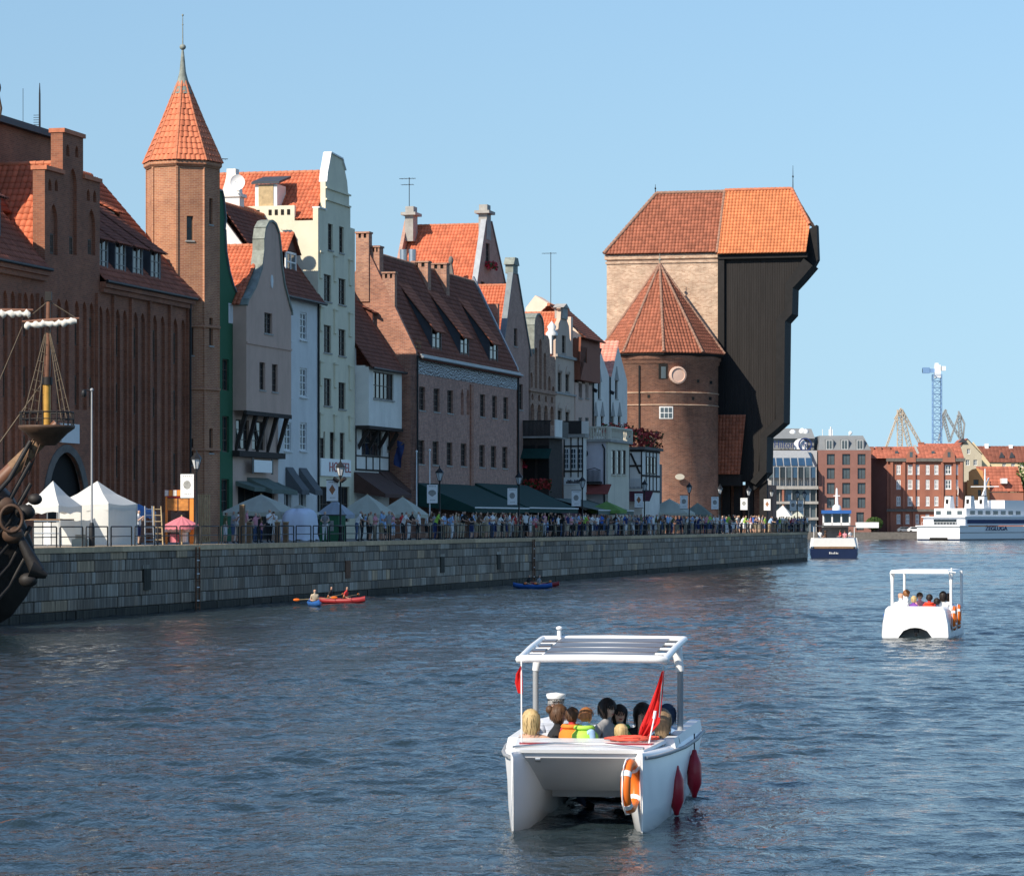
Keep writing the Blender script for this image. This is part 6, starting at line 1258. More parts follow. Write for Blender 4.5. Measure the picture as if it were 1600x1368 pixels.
    for p in out.polygons:
        c = p.center; best = 1e9; bt = 0
        for a, b, r, t in segs:
            d = b - a; k = max(0, min(1, (c - a).dot(d) / d.length_squared)); q = (c - a - d * k).length / r
            if q < best: best, bt = q, t
        if c.z > hz - .12 and bt in (0, 1) and abs(c.x) < .13 and abs(c.y - hy) < .16: bt = 1 if (c.z > hz + .045 or (c.y > hy + .015 and c.z > hz - .06)) else 0
        p.material_index = bt; p.use_smooth = True
    out.name = 'person'; BODY[key] = out; return out
def dress(o, skin, hair, top, bot, shoe='fab_black'):
    for i, m_ in enumerate((skin, hair, top, bot, shoe)): o.material_slots[i].link = 'OBJECT'; o.material_slots[i].material = MT(m_)
def person(label, mesh, loc, rz, sc, skin, hair, top, bot, shoe='fab_black', group=None):
    o = link('person', mesh, None, loc, rz); o.scale = (sc,) * 3; dress(o, skin, hair, top, bot, shoe); tag(o, label, 'person', group); return o

# ================= railing, lamps, banners
rl = thing('quay_railing', 'black iron railing of looped panels along the quay edge', 'railing', W(0, -.35, PAVE + .012), ANG)
pm = MB(); L_ = 2.9; pm.tube([(.12, 0, 0), (.12, 0, .86), (.17, 0, .9), (L_ - .17, 0, .9), (L_ - .12, 0, .86), (L_ - .12, 0, 0)], .035, 6); pm.tube([(.12, 0, .45), (L_ - .12, 0, .45)], .025, 5)
pmm = pm.mesh('railing_panel', 'iron'); s = S(52, .3)
while s < S1 - 1: link('railing_panel', pmm, rl, (s, 0, 0)); s += 3.1
LAMPS = [307, 532, 687, 811, 910, 1007, 1077, 1125, 1170, 1206, 1246, 1257]
LDESC = ['tall black street lamp with ball banner beside the souvenir stall, first from the left', 'black street lamp with diamond banner and two speakers in front of the cream house', 'black street lamp with shell banner in front of the granary', 'street lamp with bright sunlit banner at the granary right corner', 'street lamp with shaded banner in front of the timber terrace', 'street lamp with diamond banner in front of the half-timbered hut', 'street lamp with banner in front of the round tower', 'street lamp with shaded banner at the crane left leg', 'street lamp with banner under the timber crane', 'street lamp with banner just right of the timber crane', 'left one of the last two street lamps at the quay end', 'last street lamp at the quay end']
LSHORT = ['first', 'second', 'third', 'fourth', 'fifth', 'sixth', 'seventh', 'eighth', 'ninth', 'tenth', 'eleventh', 'twelfth']
def build_lamp(label):
    rt = thing('street_lamp', label, 'lamp', (0, 0, 0), ANG, 'street lamps along the quay')
    k = MB(); k.lathe([(.16, 0), (.16, .1), (.11, .18), (.10, .75), (.13, .8), (.06, .95), (.045, 3.6), (.07, 3.65), (.05, 3.75)], n=10); k.build('post', 'iron', rt)
    k = MB(); k.lathe([(.10, 3.75), (.24, 4.25), (.26, 4.27)], n=6, smooth=False); k.build('lantern_glass', 'lamp_glass', rt)
    k = MB(); k.lathe([(.30, 4.26), (.27, 4.34), (.12, 4.5), (.05, 4.58), (.03, 4.72), (0, 4.74)], n=6, smooth=False); k.lathe([(.06, 3.72), (.12, 3.76), (.10, 3.8)], n=6)
    for j in range(6): a = j * math.pi / 3; k.tube([(.11 * math.cos(a), .11 * math.sin(a), 3.76), (.26 * math.cos(a), .26 * math.sin(a), 4.28)], .014, 4)
    k.build('lantern_frame', 'iron', rt)
    k = MB(); k.box(-.02, .02, .08, .86, 2.28, 2.32); k.build('lower_arm', 'iron', rt); k = MB(); k.box(-.02, .02, .08, .86, 3.52, 3.56); bn = k.build('banner_arm', 'iron', rt)
    k = MB(); k.box(-.015, .015, .14, .84, 2.33, 3.51); k.build('banner', 'banner_white', bn)
    return rt
defm('lamp_glass', (.55, .57, .58), .2, .05, 2, spec=.5); defm('banner_white', (.82, .82, .80), .7, .02, 2); defm('emblem_grey', (.30, .30, .28), .7, .3, 6); defm('emblem_brown', (.32, .14, .07), .7, .3, 6)
def emblem(rt, kind):
    k = MB(); yc, zc = .49, 2.98; vs = []
    if kind == 'diamond': vs = [(yc + .19 * math.cos(j * math.pi / 2), zc + .30 * math.sin(j * math.pi / 2)) for j in range(4)]
    elif kind == 'shell': vs = [(yc, zc - .24)] + [(yc + .26 * math.cos(R(-20 + j * 22)), zc + .2 * math.sin(R(-20 + j * 22))) for j in range(11)]
    else: vs = [(yc + .2 * math.cos(j * math.pi / 8), zc + .22 * math.sin(j * math.pi / 8)) for j in range(16)]
    k.prism(vs, 'x', -.022, -.016); 
    bn = [c for c in rt.children if c.name.startswith('banner_arm')][0]; k.build('emblem', 'emblem_brown' if kind == 'diamond' else 'emblem_grey', bn)
    k = MB(); [k.box(-.02, -.016, .24 + j * .1, .31 + j * .1, 3.38, 3.43) for j in range(5)]; [k.box(-.02, -.016, .3 + j * .09, .36 + j * .09, 2.5, 2.54) for j in range(4)]; k.build('caption_marks', 'emblem_grey', bn)
lamp0 = None
for i, px in enumerate(LAMPS):
    rt = build_lamp(LDESC[i]) if lamp0 is None else copy_tree(lamp0)
    if lamp0 is None: lamp0 = rt
    rt['label'] = LDESC[i]; s_ = S(px, .75); rt.location = W(s_, -.75, PAVE)
for i, rt in enumerate([o for o in COL.objects if o.get('category') == 'lamp']): emblem(rt, next(k for d_, k in zip(LDESC, ('ball', 'diamond', 'shell', 'ball', 'ball', 'diamond', 'ball', 'ball', 'ball', 'diamond', 'ball', 'shell')) if d_ == rt['label']))
_l2 = [o for o in COL.objects if o.get('label') == LDESC[1]][0]
for a_ in (-1, 1): k = MB(); k.tube([(-.1, a_ * .08, 3.45), (-.25, a_ * .34, 3.62)], [.11, .13], 8); k.build('speaker', 'trim_dark', _l2)
def pole(name, label, px, T, py0, py1, mat, r=.05): 
    s_ = S(px, T); rt = thing(name, label, 'pole', W(s_, -T, PAVE)); hgt = Zs(s_, T, py0) - PAVE; k = MB(); k.tube([(0, 0, 0), (0, 0, hgt)], [r, r * .7], 7); k.build('shaft', mat, rt); k = MB(); k.ell((0, 0, hgt), (r * 1.6, r * 1.6, r * 1.6), 6, 5); k.build('cap', mat, rt); return rt, hgt
pole('flagpole', 'thin white flagpole left of the granary lamp', 651, 4.5, 705, 840, 'white_paint', .05); pole('flagpole', 'thin white flagpole just left of the shell banner by the granary', 671.5, 4.5, 703, 840, 'white_paint', .05)
rt, hgt = pole('camera_pole', 'tall thin grey pole with dome camera in front of the gate house', 143.5, .9, 609, 850, 'grey_metal', .055)
k = MB(); k.tube([(0, 0, hgt - .05), (-.3, -.05, hgt)], .03, 5); k.ell((-.36, -.05, hgt - .16), (.13, .13, .19), 8, 6); k.build('dome_camera', 'iron', rt); k = MB(); k.lathe([(.14, 0), (.13, .9), (.08, 1.1)], n=8); k.build('base', 'iron', rt)

# ================= parasols, tents, stalls
def parasol(label, px0, px1, pxa, ya, ye, T, mat, n=4, group='market parasols on the quay', twist=.0):
    s_ = S(pxa, T); d = dep(s_, T); r = (px1 - px0) / 2 * d / F / (1.05 if n == 4 else 1.0); rt = thing('parasol', label, 'parasol', W(s_, -T, PAVE), ANG + twist, group)
    za, ze_ = Zs(s_, T, ya) - PAVE, Zs(s_, T, ye) - PAVE; k = MB(); m = n * 4; vs = [(0, 0, za)]
    for ring in (.5, 1.0, 1.0):
        for j in range(m):
            a = 2 * math.pi * j / m; f = 1 / max(abs(math.cos(a)), abs(math.sin(a))) if n == 4 else 1
            vs.append((ring * r * .8 * f * math.cos(a) if n == 4 else ring * r * math.cos(a), ring * r * .8 * f * math.sin(a) if n == 4 else ring * r * math.sin(a), za + (ze_ - za) * (ring ** 1.12) - (0 if len(vs) < 1 + 2 * m else .22) - .05 * math.sin(j * math.pi / 2) ** 2 * ring))
    fs = [(0, 1 + j, 1 + (j + 1) % m) for j in range(m)] + [(1 + i * m + j, 1 + (i + 1) * m + j, 1 + (i + 1) * m + (j + 1) % m, 1 + i * m + (j + 1) % m) for i in range(2) for j in range(m)]
    k.add(vs, fs); k.build('canopy', mat, rt); k = MB(); k.tube([(0, 0, 0), (0, 0, za + .05)], .045, 6); k.build('pole', 'wood_pale', rt)
    for j in range(n): a = 2 * math.pi * (j + (.5 if n == 4 else 0)) / n; rr_ = r * (1.1 if n == 4 else .98); k = MB(); k.tube([(0, 0, za - .1), (rr_ * math.cos(a), rr_ * math.sin(a), ze_ - .05)], .02, 4); k.build('rib', 'wood_pale', rt)
    return rt
parasol('large cream parasol in front of the beige and light blue houses', 347, 470, 408, 772, 799, 4.6, 'cloth_cream'); parasol('cream parasol peeking out behind the white draped stall', 434, 512, 468, 788, 804, 4.0, 'cloth_cream')
parasol('pale blue-grey parasol left of the second street lamp', 494, 558, 524, 781, 803, 5.0, 'cloth_lightgrey'); parasol('cream parasol in front of the half-timbered house', 536, 632, 574, 772, 803, 4.6, 'cloth_cream'); parasol('cream parasol next to the green granary awning', 592, 678, 629, 776, 803, 3.8, 'cloth_cream')
parasol('large pale parasol at the foot of the round tower', 1008, 1098, 1046, 779, 801, 4.0, 'cloth_cream'); parasol('grey-green parasol tucked behind the pale one by the round tower', 1070, 1122, 1090, 785, 803, 4.6, 'cloth_sage'); parasol('green parasol in front of the balustrade terrace', 922, 992, 948, 783, 797, 3.4, 'cloth_lime')
parasol('navy parasol among the crowd under the crane', 1180, 1216, 1196, 795, 804, 4.0, 'cloth_blue'); parasol('bright white tent roof at the quay end', 1203, 1246, 1223, 789, 808, 7.0, 'cloth_white'); parasol('grey parasol behind the last two street lamps', 1232, 1263, 1247, 798, 808, 5.0, 'cloth_cream')
parasol('pink parasol at the souvenir stall', 259, 311, 284, 806, 819, 1.9, 'cloth_pink', n=8)
def tent(label, px0, px1, pxa, ya, ye, T, mat, walls, dd):
    s0, s1 = S(px0, T), S(px1, T); L = s1 - s0; rt = thing('market_tent', label, 'tent', W(s0, -T, PAVE), ANG, 'white market tents by the gate house')
    zt, ze_ = Zs(S(pxa, T), T, ya) - PAVE, Zs(s0, T, ye) - PAVE; k = MB(); c = (L / 2, dd / 2, zt); n = 6; rim = [(0, 0), (L, 0), (L, dd), (0, dd)]; vs = [c]; 
    for i in range(4):
        for j in range(n): a, b_ = rim[i], rim[(i + 1) % 4]; vs.append((a[0] + (b_[0] - a[0]) * j / n, a[1] + (b_[1] - a[1]) * j / n, ze_ - .08 * math.sin(math.pi * j / n)))
    m = 4 * n; mid_ = [((v_[0] - c[0]) * .5 + c[0], (v_[1] - c[1]) * .5 + c[1], ze_ + (zt - ze_) * .42) for v_ in vs[1:]]
    low = [(v_[0], v_[1], v_[2] - .28 - .05 * math.cos(i * 2.1)) for i, v_ in enumerate(vs[1:])]; vs = [c] + mid_ + vs[1:] + low
    k.add(vs, [(0, 1 + j, 1 + (j + 1) % m) for j in range(m)] + [(1 + i*m + j, 1 + (i+1)*m + j, 1 + (i+1)*m + (j+1) % m, 1 + i*m + (j+1) % m) for i in range(2) for j in range(m)]); k.build('canopy', mat, rt)
    for a, b_ in rim: k = MB(); k.tube([(a, b_, 0), (a, b_, ze_)], .03, 5); k.build('leg', 'steel', rt)
    if walls:
        for (a, b_), (c_, d_) in ((rim[0], rim[1]), (rim[3], rim[0])):
            k = MB(); n2 = 8; vs = []
            for i in range(n2 + 1):
                for zz in (.05, ze_ - .2): o_ = .05 * math.sin(i * 2.4 + zz); vs.append((a + (c_ - a) * i / n2 + o_, b_ + (d_ - b_) * i / n2 + o_, zz))
            k.add(vs, [(2*i, 2*i + 2, 2*i + 3, 2*i + 1) for i in range(n2)], 0, True); k.build('side_wall', 'cloth_white', rt)
    return rt
defm('cloth_lightgrey', (.48, .52, .58), .85, .06, 2, thru=.3)
tent('open white market tent in front of the pointed archway', 92, 127, 112, 751, 789, 2.6, 'cloth_white', False, 1.7); tent('white market tent with closed side walls beside the camera pole', 170, 214, 190, 751, 786, 1.5, 'cloth_white', True, 2.6)
tent('blue market tent roof peeking out right of the white tents', 226, 243, 234, 787, 798, 3.6, 'cloth_blue', False, 1.2)
# goods under the open tent: table with crates, cushions
def boxes_thing(name, label, cat, px, T, items, group=None):
    s_ = S(px, T); rt = thing(name, label, cat, W(s_, -T, PAVE), ANG, group)
    for nm, mt, x0, x1, y0, y1, z0, z1 in items: k = MB(); k.box(x0, x1, y0, y1, z0, z1); k.build(nm, mt, rt)
    return rt
defm('orange_board', (.75, .25, .04), .6, .1, 2); defm('picture_amber', (.45, .18, .04), .5, .5, 4); defm('canvas', (.5, .5, .47), .8, .1, 3)
boxes_thing('display_rack', 'wire display rack with white panels under the open market tent', 'rack', 92, 1.6, [('panel', 'canvas', 0, .05, 0, .35, .1, 1.1), ('panel', 'trim_white', 0, .05, .4, .75, .1, 1.1), ('panel', 'canvas', 0, .05, .8, 1.2, .1, 1.1), ('bar', 'steel', -.02, 0, 0, 1.2, 1.15, 1.2), ('bar', 'steel', -.02, 0, 0, 1.2, .6, .64), ('table_top', 'wood', -.1, 1.6, -.1, 1.7, 1.2, 1.26)])
boxes_thing('cloth_bundle', 'crumpled beige cloth bundle beside the camera pole', 'bundle', 128, 1.2, [('fold', 'cloth_cream', 0, .8, 0, .5, 0, .35), ('fold', 'fab_beige', .2, .7, .1, .4, .35, .55)])
_st = boxes_thing('souvenir_stall', 'orange framed souvenir stall with cat pictures and striped top', 'stall', 288, 1.9, [('frame', 'orange_board', 0, .08, -.28, -.16, 0, 2.7), ('frame', 'orange_board', 0, .08, .52, .58, 0, 2.7), ('frame', 'red_paint', 0, .08, -.16, .52, 2.35, 2.42), ('top_board', 'cloth_red', -.05, .3, -.3, .6, 2.42, 2.75)] + [('stripe', ('cloth_white', 'orange_board')[j % 2], -.08, -.051, -.28 + j * .125, -.17 + j * .125, 2.44, 2.73) for j in range(7)] + [('picture', 'picture_amber', -.03, .05, -.13, .17, 1.7, 2.3), ('picture', 'picture_amber', -.03, .05, .21, .5, 1.7, 2.3), ('shelf', 'wood', -.3, .2, -.2, .55, .95, 1.0), ('goods', 'white_paint', -.2, .1, -.1, .1, .1, .6), ('goods', 'cloth_pink', -.2, .1, .15, .4, .1, .5), ('counter', 'canvas', -.25, .15, -.2, .55, .62, .94)])
_st.scale = (1, 1.75, 1)
k_ = boxes_thing('slatted_stand', 'tall stand of pale wooden slats right of the souvenir stall', 'stand', 328, 1.5, [('slat', 'wood_pale', 0, .05, j * .1, j * .1 + .055, .05, 2.55) for j in range(7)] + [('rail', 'wood', .05, .1, 0, .66, 2.4, 2.5), ('rail', 'wood', .05, .1, 0, .66, .2, .3)])
for px, T, lb in ((232, 1.6, 'aluminium folding ladder beside the closed white tent'), (246, 1.9, 'wooden step ladder left of the souvenir stall')):
    s_ = S(px, T); rt = thing('ladder', lb, 'ladder', W(s_, -T, PAVE), ANG + R(-60)); mt = 'steel' if px == 232 else 'wood_pale'
    for xx in (-.22, .22): k = MB(); k.tube([(xx, -.3, 0), (xx * .8, 0, 1.9)], .035, 5); k.build('rail', mt, rt)
    for j in range(6): k = MB(); k.tube([(-.2, -.27 + j * .05, .25 + j * .3), (.2, -.27 + j * .05, .25 + j * .3)], .025, 5); k.build('rung', mt, rt)
# white draped stall, green utility box, timber posts
s_ = S(476, 1.2); rt = thing('draped_stall', 'market stall covered in a bluish white sheet hanging to the ground', 'stall', W(s_, -1.2, PAVE), ANG); k = MB(); rr = random.Random(6); n = 28; vs = []
for zz, f in ((1.85, .55), (1.75, .85), (1.55, 1.0), (1.0, 1.06), (.5, 1.0), (.12, 1.1)):
    for j in range(n): a = 2 * math.pi * j / n; ff = min(1.25, 1 / max(abs(math.cos(a)), abs(math.sin(a)))); fold = 1 + .06 * math.sin(j * 2.7) * (2.0 - zz) * .6; vs.append((1.9 * f * ff * math.cos(a) * fold * .6 + 1, 1.0 * f * ff * math.sin(a) * fold * .72 + .6, zz + .05 * math.sin(j * 1.7)))
k.add(vs, [tuple(range(n))] + [(i*n + j, i*n + (j+1) % n, (i+1)*n + (j+1) % n, (i+1)*n + j) for i in range(5) for j in range(n)], 0, True); k.build('sheet', 'cloth_sheet', rt); k = MB(); k.box(.2, 1.8, .1, 1.1, .7, .76); k.build('table', 'wood', rt)

boxes_thing('utility_box', 'dark green utility box with pale scribble left of the second lamp', 'cabinet', 529, 1.6, [('cabinet', 'green', 0, 1.4, 0, 1.15, 0, 1.5), ('lid', 'slate', -.05, 1.45, -.05, 1.2, 1.5, 1.56), ('scribble', 'emblem_grey', -.012, -.003, .3, .5, .6, 1.2), ('scribble', 'emblem_grey', -.012, -.003, .42, .8, .9, 1.05)])
for i, px in enumerate((381, 392, 436, 449)): boxes_thing('timber_post', 'weathered timber mooring post, %s of four near the draped stall' % ('first', 'second', 'third', 'last')[i], 'post', px, .8, [('post', 'wood', 0, .25, 0, .25, 0, 1.1 + .9 * (i == 0)), ('cap', 'wood_pale', -.02, .27, -.02, .27, 1.1 + .9 * (i == 0), 1.14 + .9 * (i == 0))], 'timber posts on the quay')
# ================= the crowd
ORD = ['nearest', '2nd', '3rd', '4th', '5th', '6th', '7th', '8th', '9th', '10th', '11th', '12th', '13th', '14th', '15th', '16th', '17th', '18th', '19th', '20th', '21st', '22nd', '23rd', '24th', '25th', '26th', '27th', '28th', '29th', '30th', '31st', '32nd', '33rd', '34th', '35th', '36th', '37th', '38th', '39th', '40th']
rc_ = random.Random(11); FACE = math.atan2(NY, NX) + math.pi / 2
spots = []
for row, T0 in ((0, .85), (1, 1.7), (2, 2.7)):
    px = 548.0 + row * 5
    while px < 1258:
        s_ = S(px, T0); step = rc_.uniform(.75, 1.7) if row < 2 else rc_.uniform(1.2, 3.0)
        s2 = s_ + step; X_w = W(s2, -T0, 0); px = 800 + F * X_w.x / X_w.y; spots.append((px, T0 + rc_.uniform(-.15, .35), row))
for px in (340, 352, 361, 372, 399, 408, 415, 421, 427, 216, 364, 385, 508, 541): spots.append((px, rc_.uniform(1.2, 2.6), 3))
spots = [q for q in spots if not any(abs(q[0] - lp) < 1.5 and q[1] < 1.2 for lp in LAMPS)]
if len(spots) > 290: spots = rc_.sample(spots, 290)
spots.sort()
poses = ['stand', 'lean', 'cross', 'shade', 'phone', 'stand', 'lean']; tops = ['white', 'white', 'white', 'white', 'red', 'navy', 'light blue', 'light blue', 'light blue', 'black', 'black', 'grey', 'grey', 'pink', 'lime green', 'blue', 'beige', 'beige', 'brown', 'olive']; cnt = {}; adj = {'stand': 'standing', 'lean': 'leaning forward', 'cross': 'with folded arms', 'shade': 'shading the eyes', 'phone': 'holding up a phone'}
for px, T, row in spots:
    ps = rc_.choice(poses) if row else rc_.choice(['lean', 'stand', 'cross', 'lean', 'shade', 'phone']); top = rc_.choice(tops); bt_ = rc_.choice(['denim', 'black', 'khaki', 'navy', 'white', 'beige']); hr = rc_.choice(['dark', 'brown', 'brown', 'blond', 'grey'])
    li = max([i for i, lp in enumerate(LAMPS) if lp <= px], default=-1); key = li; cnt[key] = cnt.get(key, 0) + 1; n_ = cnt[key] - 1
    where = ('%s right of the %s lamp' % (ORD[n_], LSHORT[li])) if li >= 0 else 'left of the first street lamp'
    s_ = S(px, T); sc = rc_.uniform(.92, 1.06) * (.72 if rc_.random() < .08 else 1)
    person('person in %s top %s, %s' % (top, adj[ps], where), body_mesh(ps, rc_.randrange(2)), W(s_, -T, PAVE), FACE + rc_.gauss(0, .5) + (rc_.choice((0, math.pi)) if row == 2 else 0), sc, rc_.choice(('skin_a', 'skin_b', 'skin_c')), 'hair_' + hr, 'fab_' + top, 'fab_' + bt_, group='crowd along the quay railing')
defm('vest_red', (.70, .06, .02), .7, .1, 4)
defm('striped', (.45, .48, .55), .8, .3, 9, stretch=(.3, .3, 6)); defm('vest_green', (.06, .33, .10), .7, .1, 4); defm('vest_lime', (.38, .66, .08), .7, .1, 4); defm('hair_ash', (.24, .16, .09), .6, .3, 20); defm('hair_navy', (.02, .035, .07), .7, .2, 9); defm('ferry_side', (.72, .74, .78), .4, .03, 1)
# ================= boats
defm('gelcoat', (.82, .82, .81), .3, .02, 2); defm('gelcoat_grey', (.62, .62, .63), .3, .03, 2); defm('stripe_red', (.30, .02, .03), .4, .05, 2); defm('fender_red', (.42, .014, .03), .35, .08, 4, coat=.3); defm('lifebuoy', (.80, .17, .02), .45, .06, 4); defm('solar', (.10, .085, .09), .3, .2, 3, spec=.6); defm('flag_red', (.72, .02, .02), .7, .06, 3, thru=.3); defm('rope_red', (.65, .10, .06), .8, .2, 8); defm('hull_navy', (.008, .016, .055), .3, .1, 1, coat=.3); defm('hull_black', (.012, .012, .013), .5, .2, 2)
class Boat:
    def __init__(self, name, label, px, py, rz, cat='boat', group=None):
        self.d = F * H / (py - YH); self.x0 = (px - 800) * self.d / F; self.rz = rz
        self.root = thing(name, label, cat, (self.x0, self.d, 0), rz, group)
    def loc(self, px, y, py=None):          # local point whose local depth is y and which a photo pixel sees
        c, s_ = math.cos(self.rz), math.sin(self.rz); k = (px - 800) / F
        # world = (x0 + c x - s y, d + s x + c y); X = k Y
        x = (k * (self.d + c * y) - self.x0 + s_ * y) / (c - k * s_)
        z = None if py is None else H - (py - YH) * (self.d + s_ * x + c * y) / F
        return x, z
    def part(self, mb, name, mat, parent=None): return mb.build(name, mat, parent or self.root)
def loft(secs, close=True):
    k = MB(); n = len(secs[0]); vs = [p for sct in secs for p in sct]
    fs = [(i*n + j, i*n + (j+1) % n, (i+1)*n + (j+1) % n, (i+1)*n + j) for i in range(len(secs)-1) for j in range(n)]
    k.add(vs, fs, 0, True); k.add(secs[0], [tuple(range(n))]); k.add(secs[-1], [tuple(reversed(range(n)))]); return k
def hair_shell(parent, c, r, long_=0.0, mat='hair_dark', bun=False, back=1, name='hair'):
    k = MB(); nu, nv = 14, 9; vs = []
    for i in range(nv + 1):
        a = -math.pi * .5 + math.pi * i / nv
        for j in range(nu):
            b = 2 * math.pi * j / nu; x, y, z = math.cos(a) * math.cos(b), math.cos(a) * math.sin(b), math.sin(a)
            face = max(0, -y * back); zz = z
            if zz < 0: zz = zz * (1 + long_ * (0 if face > .35 else 1)) if face <= .35 else .12 * zz
            if face > .35 and zz < .35: y = y * .55
            w_ = 1 + .05 * math.sin(j * 3.1 + i); vs.append((c[0] + x * r * w_, c[1] + y * r * 1.08 * w_, c[2] + zz * r * 1.15))
    k.add(vs, [(i*nu + j, i*nu + (j+1) % nu, (i+1)*nu + (j+1) % nu, (i+1)*nu + j) for i in range(nv) for j in range(nu)], 0, True)
    rr = random.Random(int(c[2] * 1e4) + int(long_ * 100) + len(mat))
    for i in range(90):                     # loose strands over the shell give it an uneven outline
        b = rr.uniform(0, 2 * math.pi); fy = -math.sin(b) * back
        end = (-.15 if fy > .3 else -.55 - long_ * .95) * rr.uniform(.75, 1.12); pts = []
        for t in range(5):
            zz = .95 + (end - .95) * t / 4; rad_ = math.sqrt(max(.05, 1 - min(.95, abs(zz)) ** 2)) if zz > 0 else 1.0 - .12 * max(0, -zz - .4)
            bb = b + .15 * math.sin(t + i); w_ = r * (1.03 + .05 * rr.random()); pts.append(Vector((c[0] + rad_ * math.cos(bb) * w_, c[1] + rad_ * math.sin(bb) * w_ * 1.06, c[2] + zz * r * 1.13)))
        sd = Vector((-math.sin(b), math.cos(b), 0)) * r * .1; vs2 = []
        for t, q_ in enumerate(pts): vs2 += [q_ - sd * (1 - .18 * t), q_ + sd * (1 - .18 * t)]
        k.add(vs2, [(2*t, 2*t + 1, 2*t + 3, 2*t + 2) for t in range(4)], 0, True)
    if bun: k.ell((c[0], c[1] + r * 1.1 * back, c[2] + r * .45), (.055, .05, .055), 8, 6)
    return k.build(name, mat, parent)
def passenger(boat, label, px, y, py_top, face, pose, skin, hair, top, sc=1.0, long_=0.0, bun=False, vest=None, cap=None, bot='fab_denim', group='passengers', hi=True):
    sc *= 1.18; x, zt = boat.loc(px, y, py_top); mesh = body_mesh(pose, 1, hi); lean = .12 if pose == 'sit_fwd' else .02
    wl = Matrix.Translation((boat.x0, boat.d, 0)) @ Matrix.Rotation(boat.rz, 4, 'Z') @ Vector((x, y, zt - .885 * sc))
    o = person(label, mesh, wl, boat.rz + face, sc, skin, hair or skin, top, bot, group=group)
    hc = (0, -lean - .012, .755)
    if hair: hair_shell(o, hc, .106 + .012 * min(1, long_), long_, hair, bun)
    k = MB(); [k.ell((sx * .034, -lean - .098, .735), (.011, .008, .007), 6, 4) for sx in (-1, 1)]; k.build('eyes', 'hair_dark', o)
    k = MB(); k.ell((0, -lean - .096, .672), (.024, .008, .007), 6, 4); k.build('mouth', 'stripe_red', o)
    if vest:
        k = MB(); k.lathe([(.16, .12), (.205, .16), (.215, .34), (.20, .46), (.13, .535), (.11, .53)], (0, -lean * .6, 0), 14); k.build('life_vest', vest, o)
        k = MB(); k.lathe([(.09, .545), (.14, .53), (.17, .56), (.14, .6), (.1, .6)], (0, -lean + .02, 0), 12); k.build('vest_collar', vest, o)
    if cap:
        k = MB(); k.lathe([(.10, .775), (.115, .80), (.132, .845), (.125, .868), (.0, .885)], (0, -lean - .01, 0), 16); o2 = k.build('cap', cap, o); k = MB(); k.lathe([(.112, .772), (.117, .81)], (0, -lean - .01, 0), 16); k.build('cap_band', 'fab_black', o2); k = MB(); k.prism([(-.08, -.09), (.08, -.09), (.06, -.16), (-.06, -.16)], 'z', .765, .775); k.build('peak', 'fab_black', o2)
    return o
def tube_ring(k, c, R_, r, axis, n=24, m=8, sq=1.0):
    vs = []; ax = Vector(axis).normalized(); u = ax.cross(Vector((0, 0, 1))).normalized(); v_ = u.cross(ax).normalized()
    for i in range(n):
        a = 2*math.pi*i/n; rad_ = u * math.cos(a) + v_ * math.sin(a) * sq; cc = Vector(c) + rad_ * R_
        for j in range(m): b = 2*math.pi*j/m; vs.append(cc + rad_.normalized() * r * math.cos(b) + ax * r * math.sin(b))
    k.add(vs, [(i*m + j, ((i+1) % n)*m + j, ((i+1) % n)*m + (j+1) % m, i*m + (j+1) % m) for i in range(n) for j in range(m)], 0, True)
def lifebuoy(label, loc, axis, R_=.3, r=.07, sq=1.2):
    rt = thing('lifebuoy', label, 'lifebuoy', loc); k = MB(); tube_ring(k, (0, 0, 0), R_, r, axis, 28, 8, sq); k.build('ring', 'lifebuoy', rt)
    ax = Vector(axis).normalized(); u = ax.cross(Vector((0, 0, 1))).normalized(); v_ = u.cross(ax).normalized()
    for a in (.6, 2.2, 3.8, 5.4):
        k = MB(); pts = []
        for t in (-.13, 0, .13): rad_ = u * math.cos(a + t) + v_ * math.sin(a + t) * sq; pts.append(rad_ * R_)
        k.tube(pts, r * 1.08, 8); k.build('reflective_band', 'gelcoat', rt)
    k = MB(); pts = []
    for i in range(17): a = 2*math.pi*i/16; rad_ = u * math.cos(a) + v_ * math.sin(a) * sq; pts.append(rad_ * (R_ + r * (1.25 if i % 4 else .95)) - ax * r * .4)
    k.tube(pts, .012, 5); k.build('grab_line', 'gelcoat', rt); return rt
def fender(label, loc, hgt=.62, r=.11):
    rt = thing('fender', label, 'fender', loc, 0, 'dark red fenders of the near catamaran'); k = MB(); k.lathe([(.0, -hgt/2 - .06), (.035, -hgt/2 - .05), (.045, -hgt/2), (r * .75, -hgt * .36), (r, -hgt * .25), (r, hgt * .25), (r * .75, hgt * .36), (.045, hgt/2), (.035, hgt/2 + .05), (0, hgt/2 + .06)], n=14); k.build('body', 'fender_red', rt)
    k = MB(); k.tube([(0, 0, hgt/2), (.0, .02, hgt/2 + .3)], .01, 5); k.build('line', 'fab_black', rt); return rt
